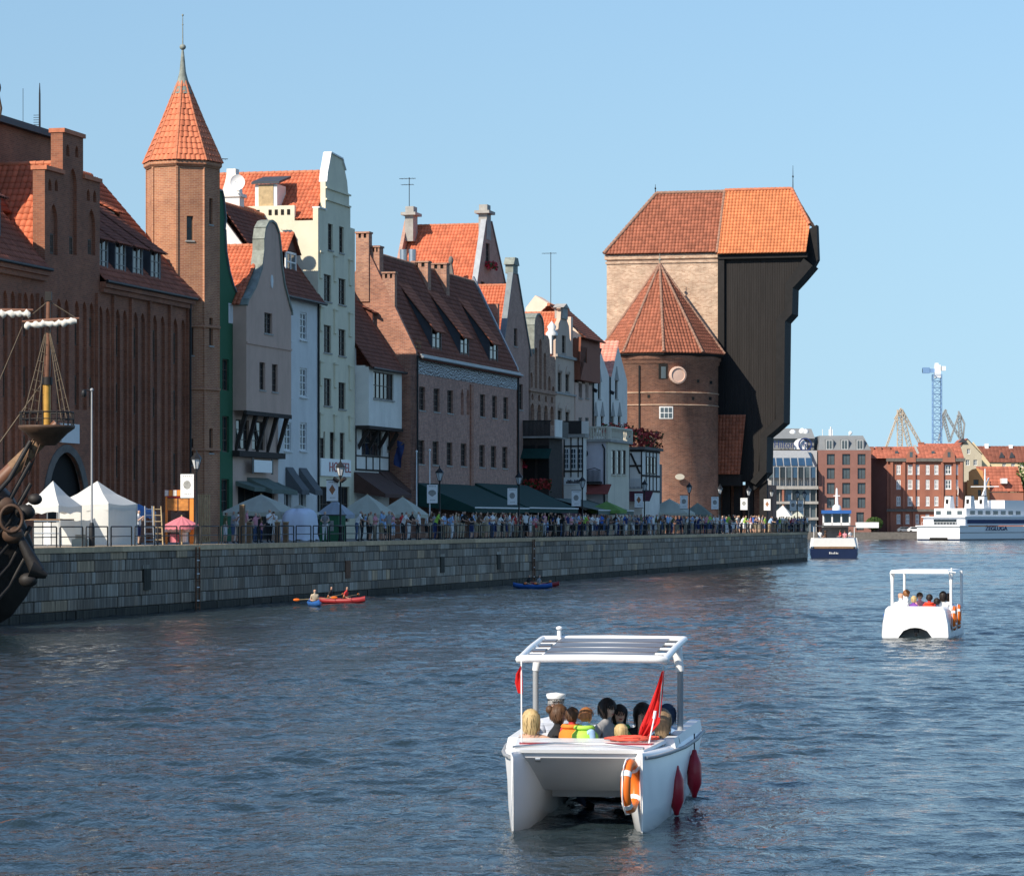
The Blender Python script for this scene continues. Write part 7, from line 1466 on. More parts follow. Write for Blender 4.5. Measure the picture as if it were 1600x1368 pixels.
# ---- near catamaran, bow to the camera
N = Boat('solar_catamaran', 'white open solar catamaran with slatted canopy, full of passengers, nearest to the camera', 901, 1300, R(-6.5))
for sx in (-1, 1):
    secs = []
    for y, xi, xo, zt, fl, rk in ((0, .885, .915, 1.10, .0, .10), (.15, .855, .94, 1.10, .0, .05), (.6, .73, 1.05, 1.09, .03, .0), (1.5, .60, 1.18, 1.07, .07, 0), (3.0, .52, 1.31, 1.04, .10, 0), (5.0, .50, 1.36, 1.02, .12, 0), (7.2, .52, 1.36, 1.0, .14, 0)):
        m_ = (xi + xo) / 2; w_ = xo - xi
        secs.append([(sx * (xi + .1 * min(1, w_)), y + rk, zt), (sx * (xo - .06 * min(1, w_ * 2)), y, zt), (sx * xo, y, zt - .05), (sx * (xo - fl), y + rk * .3, .30), (sx * (m_ + w_ * .22), y + rk, -.28), (sx * (m_ - w_ * .22), y + rk, -.28), (sx * (xi + fl * .2), y + rk * .3, .30), (sx * xi, y, zt - .08)])
    N.part(loft(secs), 'hull', 'gelcoat')
k = MB(); k.hexa([(-.80, .42, 1.0), (.80, .42, 1.0), (.60, 1.5, .46), (-.60, 1.5, .46), (-.80, .40, 1.07), (.80, .40, 1.07), (.62, 1.7, 1.06), (-.62, 1.7, 1.06)]); N.part(k, 'bow_panel', 'gelcoat_grey')  # grey gelcoat carries the tilted panel's shade in its colour
k = MB(); k.hexa([(-.62, 1.5, .46), (.62, 1.5, .46), (.55, 7.1, .42), (-.55, 7.1, .42), (-.62, 1.5, .52), (.62, 1.5, .52), (.55, 7.1, .48), (-.55, 7.1, .48)]); N.part(k, 'bridge_deck', 'gelcoat_grey')
k = MB(); k.hexa([(-.9, .36, 1.072), (.9, .36, 1.072), (1.12, 2.3, 1.10), (-1.12, 2.3, 1.10), (-.9, .34, 1.12), (.9, .34, 1.12), (1.10, 2.3, 1.15), (-1.10, 2.3, 1.15)]); N.part(k, 'foredeck', 'gelcoat')
k = MB(); k.hexa([(-.93, 1.2, 1.13), (.95, 1.2, 1.13), (.98, 1.42, 1.135), (-.96, 1.42, 1.135), (-.93, 1.2, 1.143), (.95, 1.2, 1.143), (.98, 1.42, 1.147), (-.96, 1.42, 1.147)]); N.part(k, 'red_stripe', 'stripe_red')
k = MB(); k.tube([(-.95, .55, 1.14), (-.4, .9, 1.17), (.3, .85, 1.17), (.9, .45, 1.14)], .018, 6); N.part(k, 'bow_rail', 'steel')
for sx in (-1, 1):
    k = MB(); k.hexa([(sx * 1.06, 2.2, 1.0), (sx * 1.24, 2.2, 1.0), (sx * 1.35, 7.1, 1.0), (sx * 1.16, 7.1, 1.0), (sx * 1.06, 2.2, 1.16), (sx * 1.21, 2.2, 1.16), (sx * 1.32, 7.1, 1.14), (sx * 1.16, 7.1, 1.14)]); N.part(k, 'side_coaming', 'gelcoat')
    k = MB(); k.tube([(sx * .95, .12, 1.03), (sx * 1.07, .6, 1.02), (sx * 1.20, 1.5, 1.01), (sx * 1.33, 3, .99), (sx * 1.39, 5, .97), (sx * 1.39, 7, .96)], .028, 6); N.part(k, 'rub_rail', 'grey_metal')
k = MB(); k.box(-1.05, 1.05, 2.3, 7.0, .30, .34); k.box(-1.05, 1.05, 2.25, 2.32, .34, 1.12); k.box(-1.1, 1.1, 6.9, 7.0, .34, 1.05); N.part(k, 'cockpit', 'gelcoat_grey')
for sx in (-1, 1): k = MB(); k.box(sx * .7 - .28, sx * .7 + .28, 2.6, 6.6, .34, .66); N.part(k, 'bench', 'gelcoat')
k = MB(); k.tube([(-.62, .46, .98), (-.55, .46, .98)], .045, 8); N.part(k, 'bow_light', 'steel')
# canopy
zf, zb_ = 2.33, 2.46; ya, yb_ = 1.75, 6.3
xa0, _ = N.loc(811, ya); xa1, _ = N.loc(1038, ya); zf = N.loc(920, ya, 1031)[1]; xb0, _ = N.loc(848, yb_); xb1, _ = N.loc(1070, yb_); zb_ = N.loc(960, yb_, 998)[1]
def cp(u, v, dz=0.0): x0, x1 = xa0 + (xb0 - xa0) * v, xa1 + (xb1 - xa1) * v; return (x0 + (x1 - x0) * u, ya + (yb_ - ya) * v, zf + (zb_ - zf) * v + .012 * math.sin(math.pi * u) + dz)
k = MB(); k.tube([cp(0, .06, -.02), cp(0, 0, .01), cp(.06, 0, .02), cp(.5, 0, .02), cp(.94, 0, .02), cp(1, 0, .01), cp(1, .06, -.02)], .055, 8); k.tube([cp(0, .0), cp(0, .5, .02), cp(0, 1)], .05, 8); k.tube([cp(1, .0), cp(1, .5, .02), cp(1, 1)], .05, 8); k.tube([cp(0, 1), cp(.5, 1), cp(1, 1)], .05, 8); rf = N.part(k, 'canopy_frame', 'gelcoat')
for i in range(4):
    v0, v1 = .06 + i * .235, .06 + i * .235 + .19
    k = MB(); k.hexa([cp(.14, v0), cp(.9, v0), cp(.9, v1), cp(.14, v1), cp(.14, v0, .025), cp(.9, v0, .025), cp(.9, v1, .025), cp(.14, v1, .025)]); k.build('solar_panel', 'solar', rf)
    k = MB(); k.hexa([cp(.03, v0 + .05), cp(.12, v0 + .05), cp(.12, v1 - .03), cp(.03, v1 - .03), cp(.03, v0 + .05, .02), cp(.12, v0 + .05, .02), cp(.12, v1 - .03, .02), cp(.03, v1 - .03, .02)]); k.build('slat', 'solar', rf)
for i in range(5): v0 = .03 + i * .235; k = MB(); k.tube([cp(0, v0, .0), cp(.5, v0, .0), cp(1, v0, .0)], .024, 6); k.build('cross_bar', 'gelcoat', rf)
for u, px in ((.0, 837), (1.0, 1063)):
    y = 4.3; x, _ = N.loc(px, y); zt = cp(u, (y - ya) / (yb_ - ya))[2]; k = MB(); k.tube([(x, y, .9), (x, y, zt - .25)], .045, 8); k.build('post', 'grey_metal', N.root); k = MB(); k.tube([(x, y, zt - .35), (x + (.04 if u == 0 else -.04), y, zt - .12), (cp(u, .56)[0], y, zt)], [.055, .075, .09], 8); k.build('post_bracket', 'gelcoat', N.root)
p0 = cp(.12, .98); k = MB(); k.tube([p0, (p0[0], p0[1], p0[2] + .13)], .035, 8); k.ell((p0[0], p0[1], p0[2] + .17), (.055, .055, .035), 8, 5); N.part(k, 'mast_light', 'gelcoat')
# flags and staffs
x, z0 = N.loc(815, 1.6, 1165); x2, z1 = N.loc(815, 1.75, 1032); k = MB(); k.tube([(x, 1.6, z0 - .05), (x2, 1.72, z1)], .012, 5); st = N.part(k, 'flag_staff', 'gelcoat')
def cloth(pts_l, pts_r, name, mat, parent, amp=.03, n=8):
    k = MB(); vs = []; m = len(pts_l)
    for i in range(m):
        a, b = Vector(pts_l[i]), Vector(pts_r[i])
        for j in range(n + 1): p = a.lerp(b, j / n); p.y += amp * math.sin(j * 1.9 + i * .9); vs.append(p)
    k.add(vs, [(i*(n+1) + j, i*(n+1) + j + 1, (i+1)*(n+1) + j + 1, (i+1)*(n+1) + j) for i in range(m-1) for j in range(n)], 0, True); return k.build(name, mat, parent)
def P3(px, y, py): x, z = N.loc(px, y, py); return (x, y, z)
cloth([P3(813, 1.7, 1040), P3(806, 1.75, 1052), P3(804, 1.8, 1066), P3(809, 1.8, 1082)], [P3(814, 1.7, 1040), P3(816, 1.7, 1052), P3(817, 1.7, 1066), P3(817, 1.7, 1084)], 'small_flag', 'flag_red', st)
k = MB(); k.tube([P3(1012, 1.5, 1170), P3(1024, 1.6, 1112)], .012, 5); k.tube([P3(1022, 1.6, 1122), P3(1024, 1.6, 1110)], .025, 6); N.part(k, 'staff', 'gelcoat')
k = MB(); k.tube([P3(1030, 1.9, 1120), P3(1037, 1.85, 1040)], .012, 5); st = N.part(k, 'ensign_staff', 'steel')
cloth([P3(1034, 1.85, 1048), P3(1023, 1.95, 1080), P3(1012, 2.0, 1108), P3(1000, 2.0, 1135), P3(998, 2.0, 1146)], [P3(1038, 1.85, 1047), P3(1036, 1.9, 1080), P3(1034, 1.95, 1105), P3(1031, 1.95, 1128), P3(1012, 2.0, 1154)], 'ensign', 'flag_red', st, .05)
k = MB(); rr = random.Random(2); pts = []
for i in range(90): a = i * .7; r_ = .12 + .25 * rr.random(); pts.append((.62 + r_ * math.cos(a) * 1.1, 1.85 + r_ * math.sin(a) * .8, 1.17 + .04 * rr.random()))
k.tube(pts, .016, 5); N.part(k, 'rope_coil', 'rope_red')
def nw(v_): return Matrix.Translation((N.x0, N.d, 0)) @ Matrix.Rotation(N.rz, 4, 'Z') @ Vector(v_)
x, z_ = N.loc(985, -.12, 1228); lifebuoy('orange lifebuoy with white grab line hung on the near catamaran bow', nw((x, -.1, z_)), (1, -.30, 0), .275, .07, 1.12)
x, z_ = N.loc(1057, 2.6, 1234); fender('dark red fender amidships on the near catamaran side', nw((x, 2.6, z_))); x, z_ = N.loc(1085, 4.6, 1208); fender('rearmost dark red fender on the near catamaran side', nw((x, 4.6, z_)))
pas = lambda *a, **k: passenger(N, *a, group='passengers of the near catamaran', **k)
AW = math.pi      # facing away from the camera
pas('blond woman seen from behind with bare shoulders, left arm along the gunwale', 830, 2.75, 1107, AW + .25, 'sit_arm', 'skin_a', 'hair_blond', 'skin_a', .98, .9); pas('woman with brown hair bun in black top looking down', 857, 3.5, 1098, AW - 1.3, 'sit_fwd', 'skin_b', 'hair_brown', 'fab_black', 1, .2, bun=True)
pas('skipper in white peaked cap and striped shirt at the back', 868, 5.6, 1081, .3, 'sit', 'skin_a', 'hair_grey', 'striped', 1.0, 0, cap='gelcoat'); pas('small child in orange life vest seen from behind', 892, 3.1, 1103, AW - .6, 'sit', 'skin_a', 'hair_brown', 'fab_red', .78, .15, vest='fab_orange')
pas('boy in light blue shirt and lime vest turning his head right', 913, 2.75, 1103, AW - .9, 'sit', 'skin_c', 'hair_ginger', 'fab_light blue', .82, 0, vest='vest_lime'); pas('adult with curly dark hair in grey top facing right', 934, 4.5, 1088, -1.4 + AW * .0 + 2.6, 'sit_fwd', 'skin_c', 'hair_dark', 'fab_grey', 1.02, .35)
pas('dark haired girl in green vest facing the camera with raised hand', 967, 4.8, 1099, .3, 'sit_wave', 'skin_a', 'hair_dark', 'fab_grey', .92, .8, vest='vest_green'); pas('small blond child in green seen from behind', 971, 2.7, 1129, AW + .3, 'sit', 'skin_a', 'hair_blond', 'vest_lime', .72, .8)
pas('passenger with long dark hair half hidden by the red ensign', 1002, 4.9, 1096, .6, 'sit', 'skin_b', 'hair_dark', 'fab_black', 1.0, 1.0); pas('woman with light brown hair in black tank top seen from behind', 1035, 2.9, 1106, AW + .3, 'sit', 'skin_c', 'hair_ash', 'fab_black', 1.0, 1.1); pas('passenger in light blue shirt and navy hood at the right rear', 1044, 4.3, 1098, AW + .5, 'sit', 'skin_b', 'hair_navy', 'fab_light blue', 1.0, .5)
# ---- second catamaran, stern to the camera
K = Boat('white_catamaran', 'white canopied catamaran with arched stern farther off on the right', 1430, 998, R(-14))
q = K.d / F
def half(y, sc_, zt): 
    o = [(-1.0, zt), (-1.12, zt - .12), (-1.22, .55), (-1.25, .12), (-1.2, -.2), (-.75, -.2), (-.62, .08), (-.45, .30), (-.2, .40), (0, .42)]; o = [(a * sc_, b) for a, b in o]; return o + [(-a, b) for a, b in reversed(o[:-1])]
secs = [[(a, y, b) for a, b in half(y, s_, z_)] for y, s_, z_ in ((0, .97, 1.16), (.12, 1.0, 1.2), (2, 1.03, 1.15), (5, 1.0, 1.1), (6.6, .85, 1.1), (7.2, .7, 1.1))]
n = len(secs[0]); k = MB(); vs = [p for sct in secs for p in sct]; k.add(vs, [(i*n + j, i*n + (j+1) % n, (i+1)*n + (j+1) % n, (i+1)*n + j) for i in range(len(secs)-1) for j in range(n)], 0, True)
for sct in (secs[0], secs[-1]):
    tri = tessellate_polygon([[Vector((p[0], p[2], 0)) for p in sct]]); k.add(sct, [tuple(t) for t in tri])
K.part(k, 'hull', 'gelcoat'); k = MB(); k.box(-.75, .75, 1.2, 1.25, .02, .5); K.part(k, 'tunnel_panel', 'gelcoat_grey')
k = MB(); k.tube([(0, .25, .42), (0, .3, -.1)], .05, 6); k.box(-.08, .08, .2, .5, .2, .42); K.part(k, 'outboard_leg', 'hull_black')
def kp(px, y, py): x, z = K.loc(px, y, py); return (x, y, z)
zt_ = kp(1440, 1.2, 893)[2]; xl_, xr_ = kp(1391, 1.2, 893)[0], kp(1488, 1.2, 893)[0]
k = MB(); k.hexa([(xl_, 1.0, zt_ - .06), (xr_ - .1, 1.0, zt_ - .06), (xr_ - .1, 5.4, zt_ - .06), (xl_, 5.4, zt_ - .06), (xl_ + .05, 1.05, zt_ + .06), (xr_ - .15, 1.05, zt_ + .06), (xr_ - .15, 5.35, zt_ + .06), (xl_ + .05, 5.35, zt_ + .06)]); K.part(k, 'canopy', 'gelcoat')
for px, top_ in ((1394, .12), (1486, .12)):
    x = kp(px, 1.3, 900)[0]; k = MB(); k.tube([(x, 1.3, 1.0), (x, 1.3, zt_ - .5), (x, 1.3, zt_ - .05)], [.055, .055, .09], 8); K.part(k, 'post', 'gelcoat'); k = MB(); k.tube([(x, 5.0, 1.0), (x, 5.0, zt_)], .05, 8); K.part(k, 'post', 'gelcoat')
x = kp(1487, 1.2, 893)[0]; k = MB(); k.tube([(x, 1.2, zt_), (x, 1.2, zt_ + .15)], .035, 6); k.tube([(x - .15, 1.2, zt_ + .02), (x + .15, 1.2, zt_ - .02)], .03, 6); K.part(k, 'mast_light', 'gelcoat')
k = MB(); k.box(-1.3, -1.26, 1.0, 1.5, .55, .9); K.part(k, 'blue_fender', 'blue_paint')
kw = lambda v_: Matrix.Translation((K.x0, K.d, 0)) @ Matrix.Rotation(K.rz, 4, 'Z') @ Vector(v_)
lifebuoy('orange lifebuoy on the stern quarter of the second catamaran', kw((1.33, .9, .75)), (1, -.25, 0), .3, .08, 1.25); lifebuoy('second orange lifebuoy behind the first on the farther catamaran', kw((1.36, 2.2, .78)), (1, -.2, 0), .3, .08, 1.25)
pk = lambda *a, **k: passenger(K, *a, group='passengers of the second catamaran', hi=True, **k)
pk('balding man in white shirt at the left of the second catamaran', 1408, 1.4, 922, AW + .4, 'sit', 'skin_a', None, 'fab_white', 1.1); pk('man with short ginger hair beside the balding man', 1415, 2.4, 920, AW - .9, 'sit', 'skin_b', 'hair_ginger', 'fab_white', 1.0); pk('blond child in purple top on the second catamaran', 1427, 1.5, 930, AW - .7, 'sit', 'skin_c', 'hair_blond', 'fab_purple', .8, .4); pk('passenger in pale top facing the camera between child and life vest', 1437, 3.4, 924, .2, 'sit', 'skin_a', 'hair_brown', 'fab_pink', .95)
pk('passenger in bright red life vest seen from behind', 1452, 1.6, 927, AW, 'sit', 'skin_b', 'hair_dark', 'fab_red', .95, 0, vest='vest_red'); pk('passenger in dark blue shirt right of the red life vest', 1464, 1.7, 933, AW + .2, 'sit', 'skin_b', 'hair_dark', 'fab_denim', .95); pk('woman with long dark hair in white by the right post', 1474, 1.9, 923, AW + .3, 'sit', 'skin_b', 'hair_dark', 'fab_white', 1.0, 1.0); pk('rightmost passenger with brown hair on the second catamaran', 1483, 2.9, 926, AW + .9, 'sit', 'skin_b', 'hair_brown', 'fab_light blue', 1.0, .5)
# ---- tour boat at the quay end
Tb = Boat('tour_boat', 'navy and white tour boat with blue wheelhouse roof at the quay end', 1303, 872, R(-6)); q = Tb.d / F
secs = [[(sx * w_, y, z_) for sx, w_, z_ in ((-1, a, zt), (-1, a * 1.0, zt - .6), (-1, a * .9, -.4), (1, a * .9, -.4), (1, a, zt - .6), (1, a, zt))] for y, a, zt in ((0, 2.75, 1.1), (.3, 2.85, 1.15), (8, 2.9, 1.2), (15, 2.0, 1.6), (18, .3, 2.0))]
Tb.part(loft(secs), 'hull', 'hull_navy')
k = MB(); k.hexa([(-2.6, .2, 1.4), (2.6, .2, 1.4), (2.75, .5, 1.4), (-2.75, .5, 1.4), (-2.35, .1, 2.4), (2.35, .1, 2.4), (2.6, .5, 2.4), (-2.6, .5, 2.4)]); Tb.part(k, 'stern_bulwark', 'white_paint')
for sx in (-1, 1): k = MB(); k.hexa([(sx * 2.75, .5, 1.2), (sx * 2.85, .5, 1.2), (sx * 2.85, 10, 1.3), (sx * 2.75, 10, 1.3), (sx * 2.6, .5, 2.4), (sx * 2.7, .5, 2.4), (sx * 2.7, 10, 2.4), (sx * 2.6, 10, 2.4)]); Tb.part(k, 'side_bulwark', 'white_paint')
k = MB(); k.box(-2.5, 2.5, .4, 10, 1.21, 1.3); Tb.part(k, 'deck', 'wood'); k = MB(); k.box(-2.3, 2.3, .06, .16, 1.16, 1.38); Tb.part(k, 'stern_bench', 'wood')
k = MB(); k.box(-2.5, 2.6, 4, 9, 3.75, 3.87); Tb.part(k, 'sun_roof', 'slate'); 
for a in (-2.4, 2.4): k = MB(); k.tube([(a, 4.1, 2.4), (a, 4.1, 3.8)], .05, 6); Tb.part(k, 'stanchion', 'white_paint')
k = MB(); k.box(-1.5, 1.7, 9.2, 12, 1.31, 3.8); Tb.part(k, 'cabin', 'grey_plaster')
k = MB(); [k.box(a, a + .18, 9.0, 9.18, 3.88, 5.3) for a in (-1.4, -.35, .75, 1.75)]; k.box(-1.4, 1.93, 9.0, 9.1, 3.88, 4.2); Tb.part(k, 'wheelhouse', 'white_paint'); k = MB(); k.box(-1.55, 2.05, 8.6, 12, 5.3, 5.7); Tb.part(k, 'wheelhouse_roof', 'blue_paint'); k = MB(); k.box(-1.2, 1.75, 9.6, 9.7, 4.2, 5.3); Tb.part(k, 'wheelhouse_glass', 'glass_mid')
k = MB(); k.lathe([(.55, 0), (.5, .5), (.2, .7), (.1, 2.6), (.0, 2.7)], (.3, 9.5, 5.7), 8); k.box(-.1, .7, 9.4, 9.5, 7.4, 7.5); Tb.part(k, 'mast', 'white_paint')
k = MB(); [k.box(-.55 + i * .19, -.42 + i * .19 - .03 * (i % 2), -.07, -.03, .52, .76 - .05 * (i % 3)) for i in range(6)]; tag(k.build('name_marks', 'gelcoat_grey', Tb.root), kind='stuff')
pt_ = lambda *a, **k: passenger(Tb, *a, group='passengers of the tour boat', hi=False, **k)
for i, (px, tp, lb) in enumerate(((1281, 'fab_white', 'passenger in white at the left of the tour boat'), (1290, 'fab_brown', 'passenger in brown left of the middle of the tour boat'), (1313, 'fab_red', 'passenger in red right of the middle of the tour boat'), (1320, 'fab_pink', 'passenger in pink beside the one in red on the tour boat'), (1328, 'fab_white', 'passenger in white at the right of the tour boat'))): pt_(lb, px, 2.2, 827 + i % 2, AW + i, 'sit', 'skin_a', 'hair_brown', tp)
# ---- white ferry at the far quay
FD = 733.0
fr_ = thing('ferry', 'white multi-deck catamaran ferry with blue window band moored at the far bank', 'ship', ((1438 - 800) * FD / F, FD + 6, 0), math.atan2(.8, .6)); fr_.scale = (.93, .93, .70)
# local x along the ship (away), local y to the left (towards the camera's left): stern at x = 0 spans y from 0 (left corner) to -12
def fbox(nm, mt, x0, x1, y0, y1, z0, z1, par=None): k = MB(); k.box(x0, x1, y0, y1, z0, z1); return k.build(nm, mt, par or fr_)
k = MB(); k.prism([(0, -12), (48, -12), (54, -9), (54, -3), (48, 0), (0, 0)], 'z', .55, 4.6); k.build('hull', 'white_paint', fr_); k = MB(); k.prism([(.2, -11.9), (48, -11.9), (54, -9), (54, -3), (48, -.1), (.2, -.1)], 'z', -1, .549); k.build('boot_top', 'hull_navy', fr_)
fbox('tunnel', 'void_shade', -.05, .3, -8.6, -3.6, -.2, 1.0); fbox('rub_strake', 'hull_navy', -.05, 48, -12.06, -12.001, 2.5, 2.7); fbox('after_deck', 'white_paint', -.4, 4, -12.2, .2, 4.6, 5.0)
c1 = fbox('saloon', 'ferry_side', 3, 46, -11.9, -.1, 5.0, 7.6); fbox('window_band', 'navy', 4, 46, -11.96, -11.901, 5.6, 6.9, c1); fbox('upper_deck', 'white_paint', 2.4, 46, -12.1, .1, 7.6, 7.9); c2 = fbox('deckhouse', 'white_paint', 6, 38, -10.5, -1.5, 7.9, 10.6)  # saloon's bluish white has the shade of that side mixed in
for i in range(7): fbox('window', 'glass_mid', 8 + i * 4, 10.4 + i * 4, -10.56, -10.501, 8.6, 9.8, c2)
for i in range(3): fbox('window', 'glass_mid', 5.93, 5.999, -9.4 + i * 3, -8.0 + i * 3, 8.5, 9.8, c2)
fbox('after_opening', 'glass', 2.94, 2.999, -9.5, -3, 5.3, 7.0, c1)
for xx, yy in ((9, -3.4), (9, -9.2), (18, -8)): k = MB(); k.prism([(xx, 10.6), (xx + 2.6, 10.6), (xx + 1.9, 14.6), (xx + .4, 14.6)], 'y', yy - .8, yy + .8); f_ = k.build('funnel', 'white_paint', fr_); fbox('funnel_port', 'void_shade', xx - .1, xx + .9, yy - .3, yy + .3, 12.2, 13.6, f_); fbox('funnel_cap', 'hull_black', xx + .4, xx + 1.9, yy - .6, yy + .6, 14.6, 14.9, f_)
k = MB()
for i in range(15): k.tube([(2.5, -12 + i * .86, 5.0), (2.5, -12 + i * .86, 6.0)], .04, 4)
k.tube([(2.5, -12, 6.0), (2.5, 0, 6.0)], .05, 4); k.build('stern_rail', 'white_paint', fr_); k = MB(); k.tube([(24, -6, 10.6), (24, -6, 24)], [.5, .15], 6); k.tube([(24, -10, 18), (24, -2, 18)], .15, 5); k.tube([(22, -6, 14), (26, -6, 21)], .2, 5); k.build('mast', 'white_paint', fr_)
fbox('bridge', 'white_paint', 26, 38, -10.5, -1.5, 10.6, 13.4); text_part('name_lettering', 'ŻEGLUGA', 1.9, 'navy', fr_, (13, -12.1, 3.9), (R(90), 0, 0), .1, align='LEFT', sx=1.35)
# ---- kayaks under the quay wall
defm('kayak_red', (.30, .025, .03), .5, .1, 3)
def kayak(label, px, py, mat, rz, sc_=1.0):
    d = F * H / (py - YH); rt = thing('kayak', label, 'kayak', ((px - 800) * d / F, d, 0), rz, 'kayaks along the quay wall')
    secs = [[(w_ * a, y, z_ + zo) for a, zo in ((-1, 0), (-.8, -.2), (0, -.28), (.8, -.2), (1, 0), (.6, .06), (0, .09), (-.6, .06))] for y, w_, z_ in ((-2.0, .03, .38), (-1.6, .18, .30), (-.8, .33, .24), (0, .37, .22), (.8, .33, .24), (1.6, .18, .30), (2.0, .03, .38))]
    loft(secs).build('hull', mat, rt)
    for yy in (-.5, .65): k = MB(); k.lathe([(.26, .29), (.28, .34), (.24, .35), (.22, .27)], (0, yy, 0), 12); k.build('cockpit_rim', 'hull_black', rt)
    return rt
def paddler(label, rt, yy, top, hair, vest=None, face=0.0):
    wl = rt.matrix_basis @ Vector((0, yy, .14)); o = person(label, body_mesh('sit_fwd', 1), wl, rt.rotation_euler.z + face, .92, 'skin_a', hair, top, 'fab_navy', group='kayakers')
    k = MB(); k.tube([(-.95, -.42, .26), (.95, -.42, .36)], .016, 5); pd = k.build('paddle', 'wood_pale', o); [MB().ell((sx * 1.05, -.42, .31 + sx * .055), (.2, .03, .08), 8, 5).build('paddle_blade', 'lifebuoy', pd) for sx in (-1, 1)]
    return o
kb = kayak('blue kayak seen bow-on with one paddler under the quay wall', 491, 947, 'blue_paint', R(12)); kb.scale = (.85, .8, .85); bpy.context.view_layer.update(); paddler('kayaker in beige shirt in the blue kayak with paddle across', kb, -.1, 'fab_beige', 'hair_dark')
kr = kayak('red kayak beside the blue one with two paddlers', 528, 942, 'kayak_red', R(70)); kr.scale = (.9, .78, .85); bpy.context.view_layer.update(); paddler('front kayaker in red vest in the red kayak', kr, -.5, 'fab_red', 'hair_brown'); paddler('rear kayaker in dark top in the red kayak', kr, .65, 'fab_black', 'hair_dark')
kc = kayak('blue kayak farther along the wall with two paddlers', 832, 919, 'blue_paint', R(60)); kc.scale = (.9, .72, .85); bpy.context.view_layer.update(); paddler('kayaker in black in the farther blue kayak', kc, .5, 'fab_black', 'hair_dark'); paddler('kayaker in grey in the farther blue kayak', kc, -.55, 'fab_grey', 'hair_brown'); kayak('small red kayak just behind the farther blue one', 851, 916, 'kayak_red', R(75)).scale = (.8, .5, .8)

# ================= bow of the replica galleon at the left edge
GD = 123.0
def gp(px, py, dd=0.0): d = GD + dd; return Vector(((px - 800) * d / F, d, H + (YH - py) * d / F))
g0 = gp(-60, 985); gal = thing('galleon_bow', 'dark wooden bow of an old sailing ship with bowsprit, small top and furled sails', 'ship', (g0.x, GD, 0))
def gl(px, py, dd=0.0): return gp(px, py, dd) - Vector((g0.x, GD, 0))
defm('ship_dark', (.020, .017, .015), .6, .4, 2, bump=.4); defm('ship_wood', (.075, .042, .026), .65, .3, 3); defm('spar_yellow', (.50, .27, .05), .5, .2, 3); defm('spar_brown', (.17, .075, .042), .5, .2, 3); defm('rope', (.13, .10, .07), .9, .2, 10); defm('sailcloth', (.66, .63, .56), .9, .1, 4)
secs = []
for px, yt, yb, w_ in ((-160, 690, 990, 2.6), (-90, 705, 990, 2.3), (-45, 730, 985, 1.8), (-8, 750, 978, 1.2), (18, 775, 962, .7), (42, 825, 930, .3), (54, 860, 905, .08)):
    c = gl(px, yt); b = gl(px, yb); m_ = gl(px, (yt + yb) / 2); secs.append([(c.x, -w_ * .8, c.z), (m_.x, -w_, m_.z + .3), (m_.x, -w_ * .85, m_.z - .6), (b.x, -w_ * .25, b.z), (b.x, w_ * .25, b.z), (m_.x, w_ * .85, m_.z - .6), (m_.x, w_, m_.z + .3), (c.x, w_ * .8, c.z)])
loft(secs).build('hull', 'ship_dark', gal)
for i in range(6):      # wales and head rails sweeping up to the beak
    k = MB(); pts = [gl(px, y0 - i * 33) for px, y0 in ((-130, 985), (-55, 975), (-12, 955), (20, 915), (50, 855))]; k.tube([(p.x, -(2.5, 2.1, 1.6, .9, .35)[j] - .06, p.z) for j, p in enumerate(pts)], .09, 6); k.build('wale', 'ship_dark', gal)
for i, (px, py, r_) in enumerate(((52, 905, .28), (28, 835, .34), (46, 800, .3), (12, 790, .36), (60, 780, .22))): k = MB(); c = gl(px, py); k.ell((c.x, -1.3 + i * .1, c.z), (r_ * 1.3, r_, r_), 10, 7); k.build('carving', ('ship_dark', 'ship_wood', 'ship_dark', 'ship_wood', 'ship_dark')[i], gal)
k = MB(); c = gl(28, 810); tube_ring(k, (c.x, -1.6, c.z), .42, .07, (.2, -1, 0), 20, 6, 1.2); k.build('ring_bolt', 'ship_wood', gal)
k = MB(); a, b = gl(30, 822), gl(66, 892); k.tube([a + Vector((0, -1.2, 0)), b + Vector((0, -1.2, 0))], [.12, .3], 8); k.tube([(b.x - .25, -1.3, b.z + .1), (b.x + .35, -1.2, b.z - .15)], [.38, .12], 8); k.build('cathead', 'ship_dark', gal)
k = MB(); k.tube([gl(-40, 800), gl(0, 752), gl(50, 702), gl(90, 662)], [.34, .3, .25, .2], 9); k.build('bowsprit', 'spar_brown', gal); k = MB(); k.tube([gl(20, 733) + Vector((0, -.02, .03)), gl(70, 684) + Vector((0, -.02, .03))], [.285, .25], 9); k.build('bowsprit_worn', 'wood', gal)
k = MB(); c = gl(73, 667); k.lathe([(.35, -.7), (.8, -.25), (1.08, -.05), (1.1, .06), (.1, .07)], c, 14); top = k.build('top_platform', 'ship_wood', gal)
for j in range(12): a = j * math.pi / 6; k = MB(); p = c + Vector((1.03 * math.cos(a), 1.03 * math.sin(a), .05)); k.tube([p, p + Vector((0, 0, .52))], .03, 5); k.build('top_post', 'ship_dark', top)
k = MB(); tube_ring(k, c + Vector((0, 0, .56)), 1.03, .03, (0, 0.001, 1), 20, 5); tube_ring(k, c + Vector((0, 0, .3)), 1.03, .02, (0, 0.001, 1), 20, 5); k.build('top_rail', 'ship_dark', top)
k = MB(); k.tube([gl(73, 664), gl(73, 598)], [.15, .15], 9); k.build('mast_foot', 'spar_yellow', gal); k = MB(); k.tube([gl(73, 598), gl(75, 540), gl(76, 470)], [.135, .12, .09], 9); k.build('mast', 'spar_brown', gal); k = MB(); a = gl(76, 470); k.box(a.x - .12, a.x + .12, -.12, .12, a.z, a.z + .35); a = gl(74, 595); k.lathe([(.2, -.15), (.2, .15)], a, 8); k.build('mast_cap', 'ship_dark', gal)
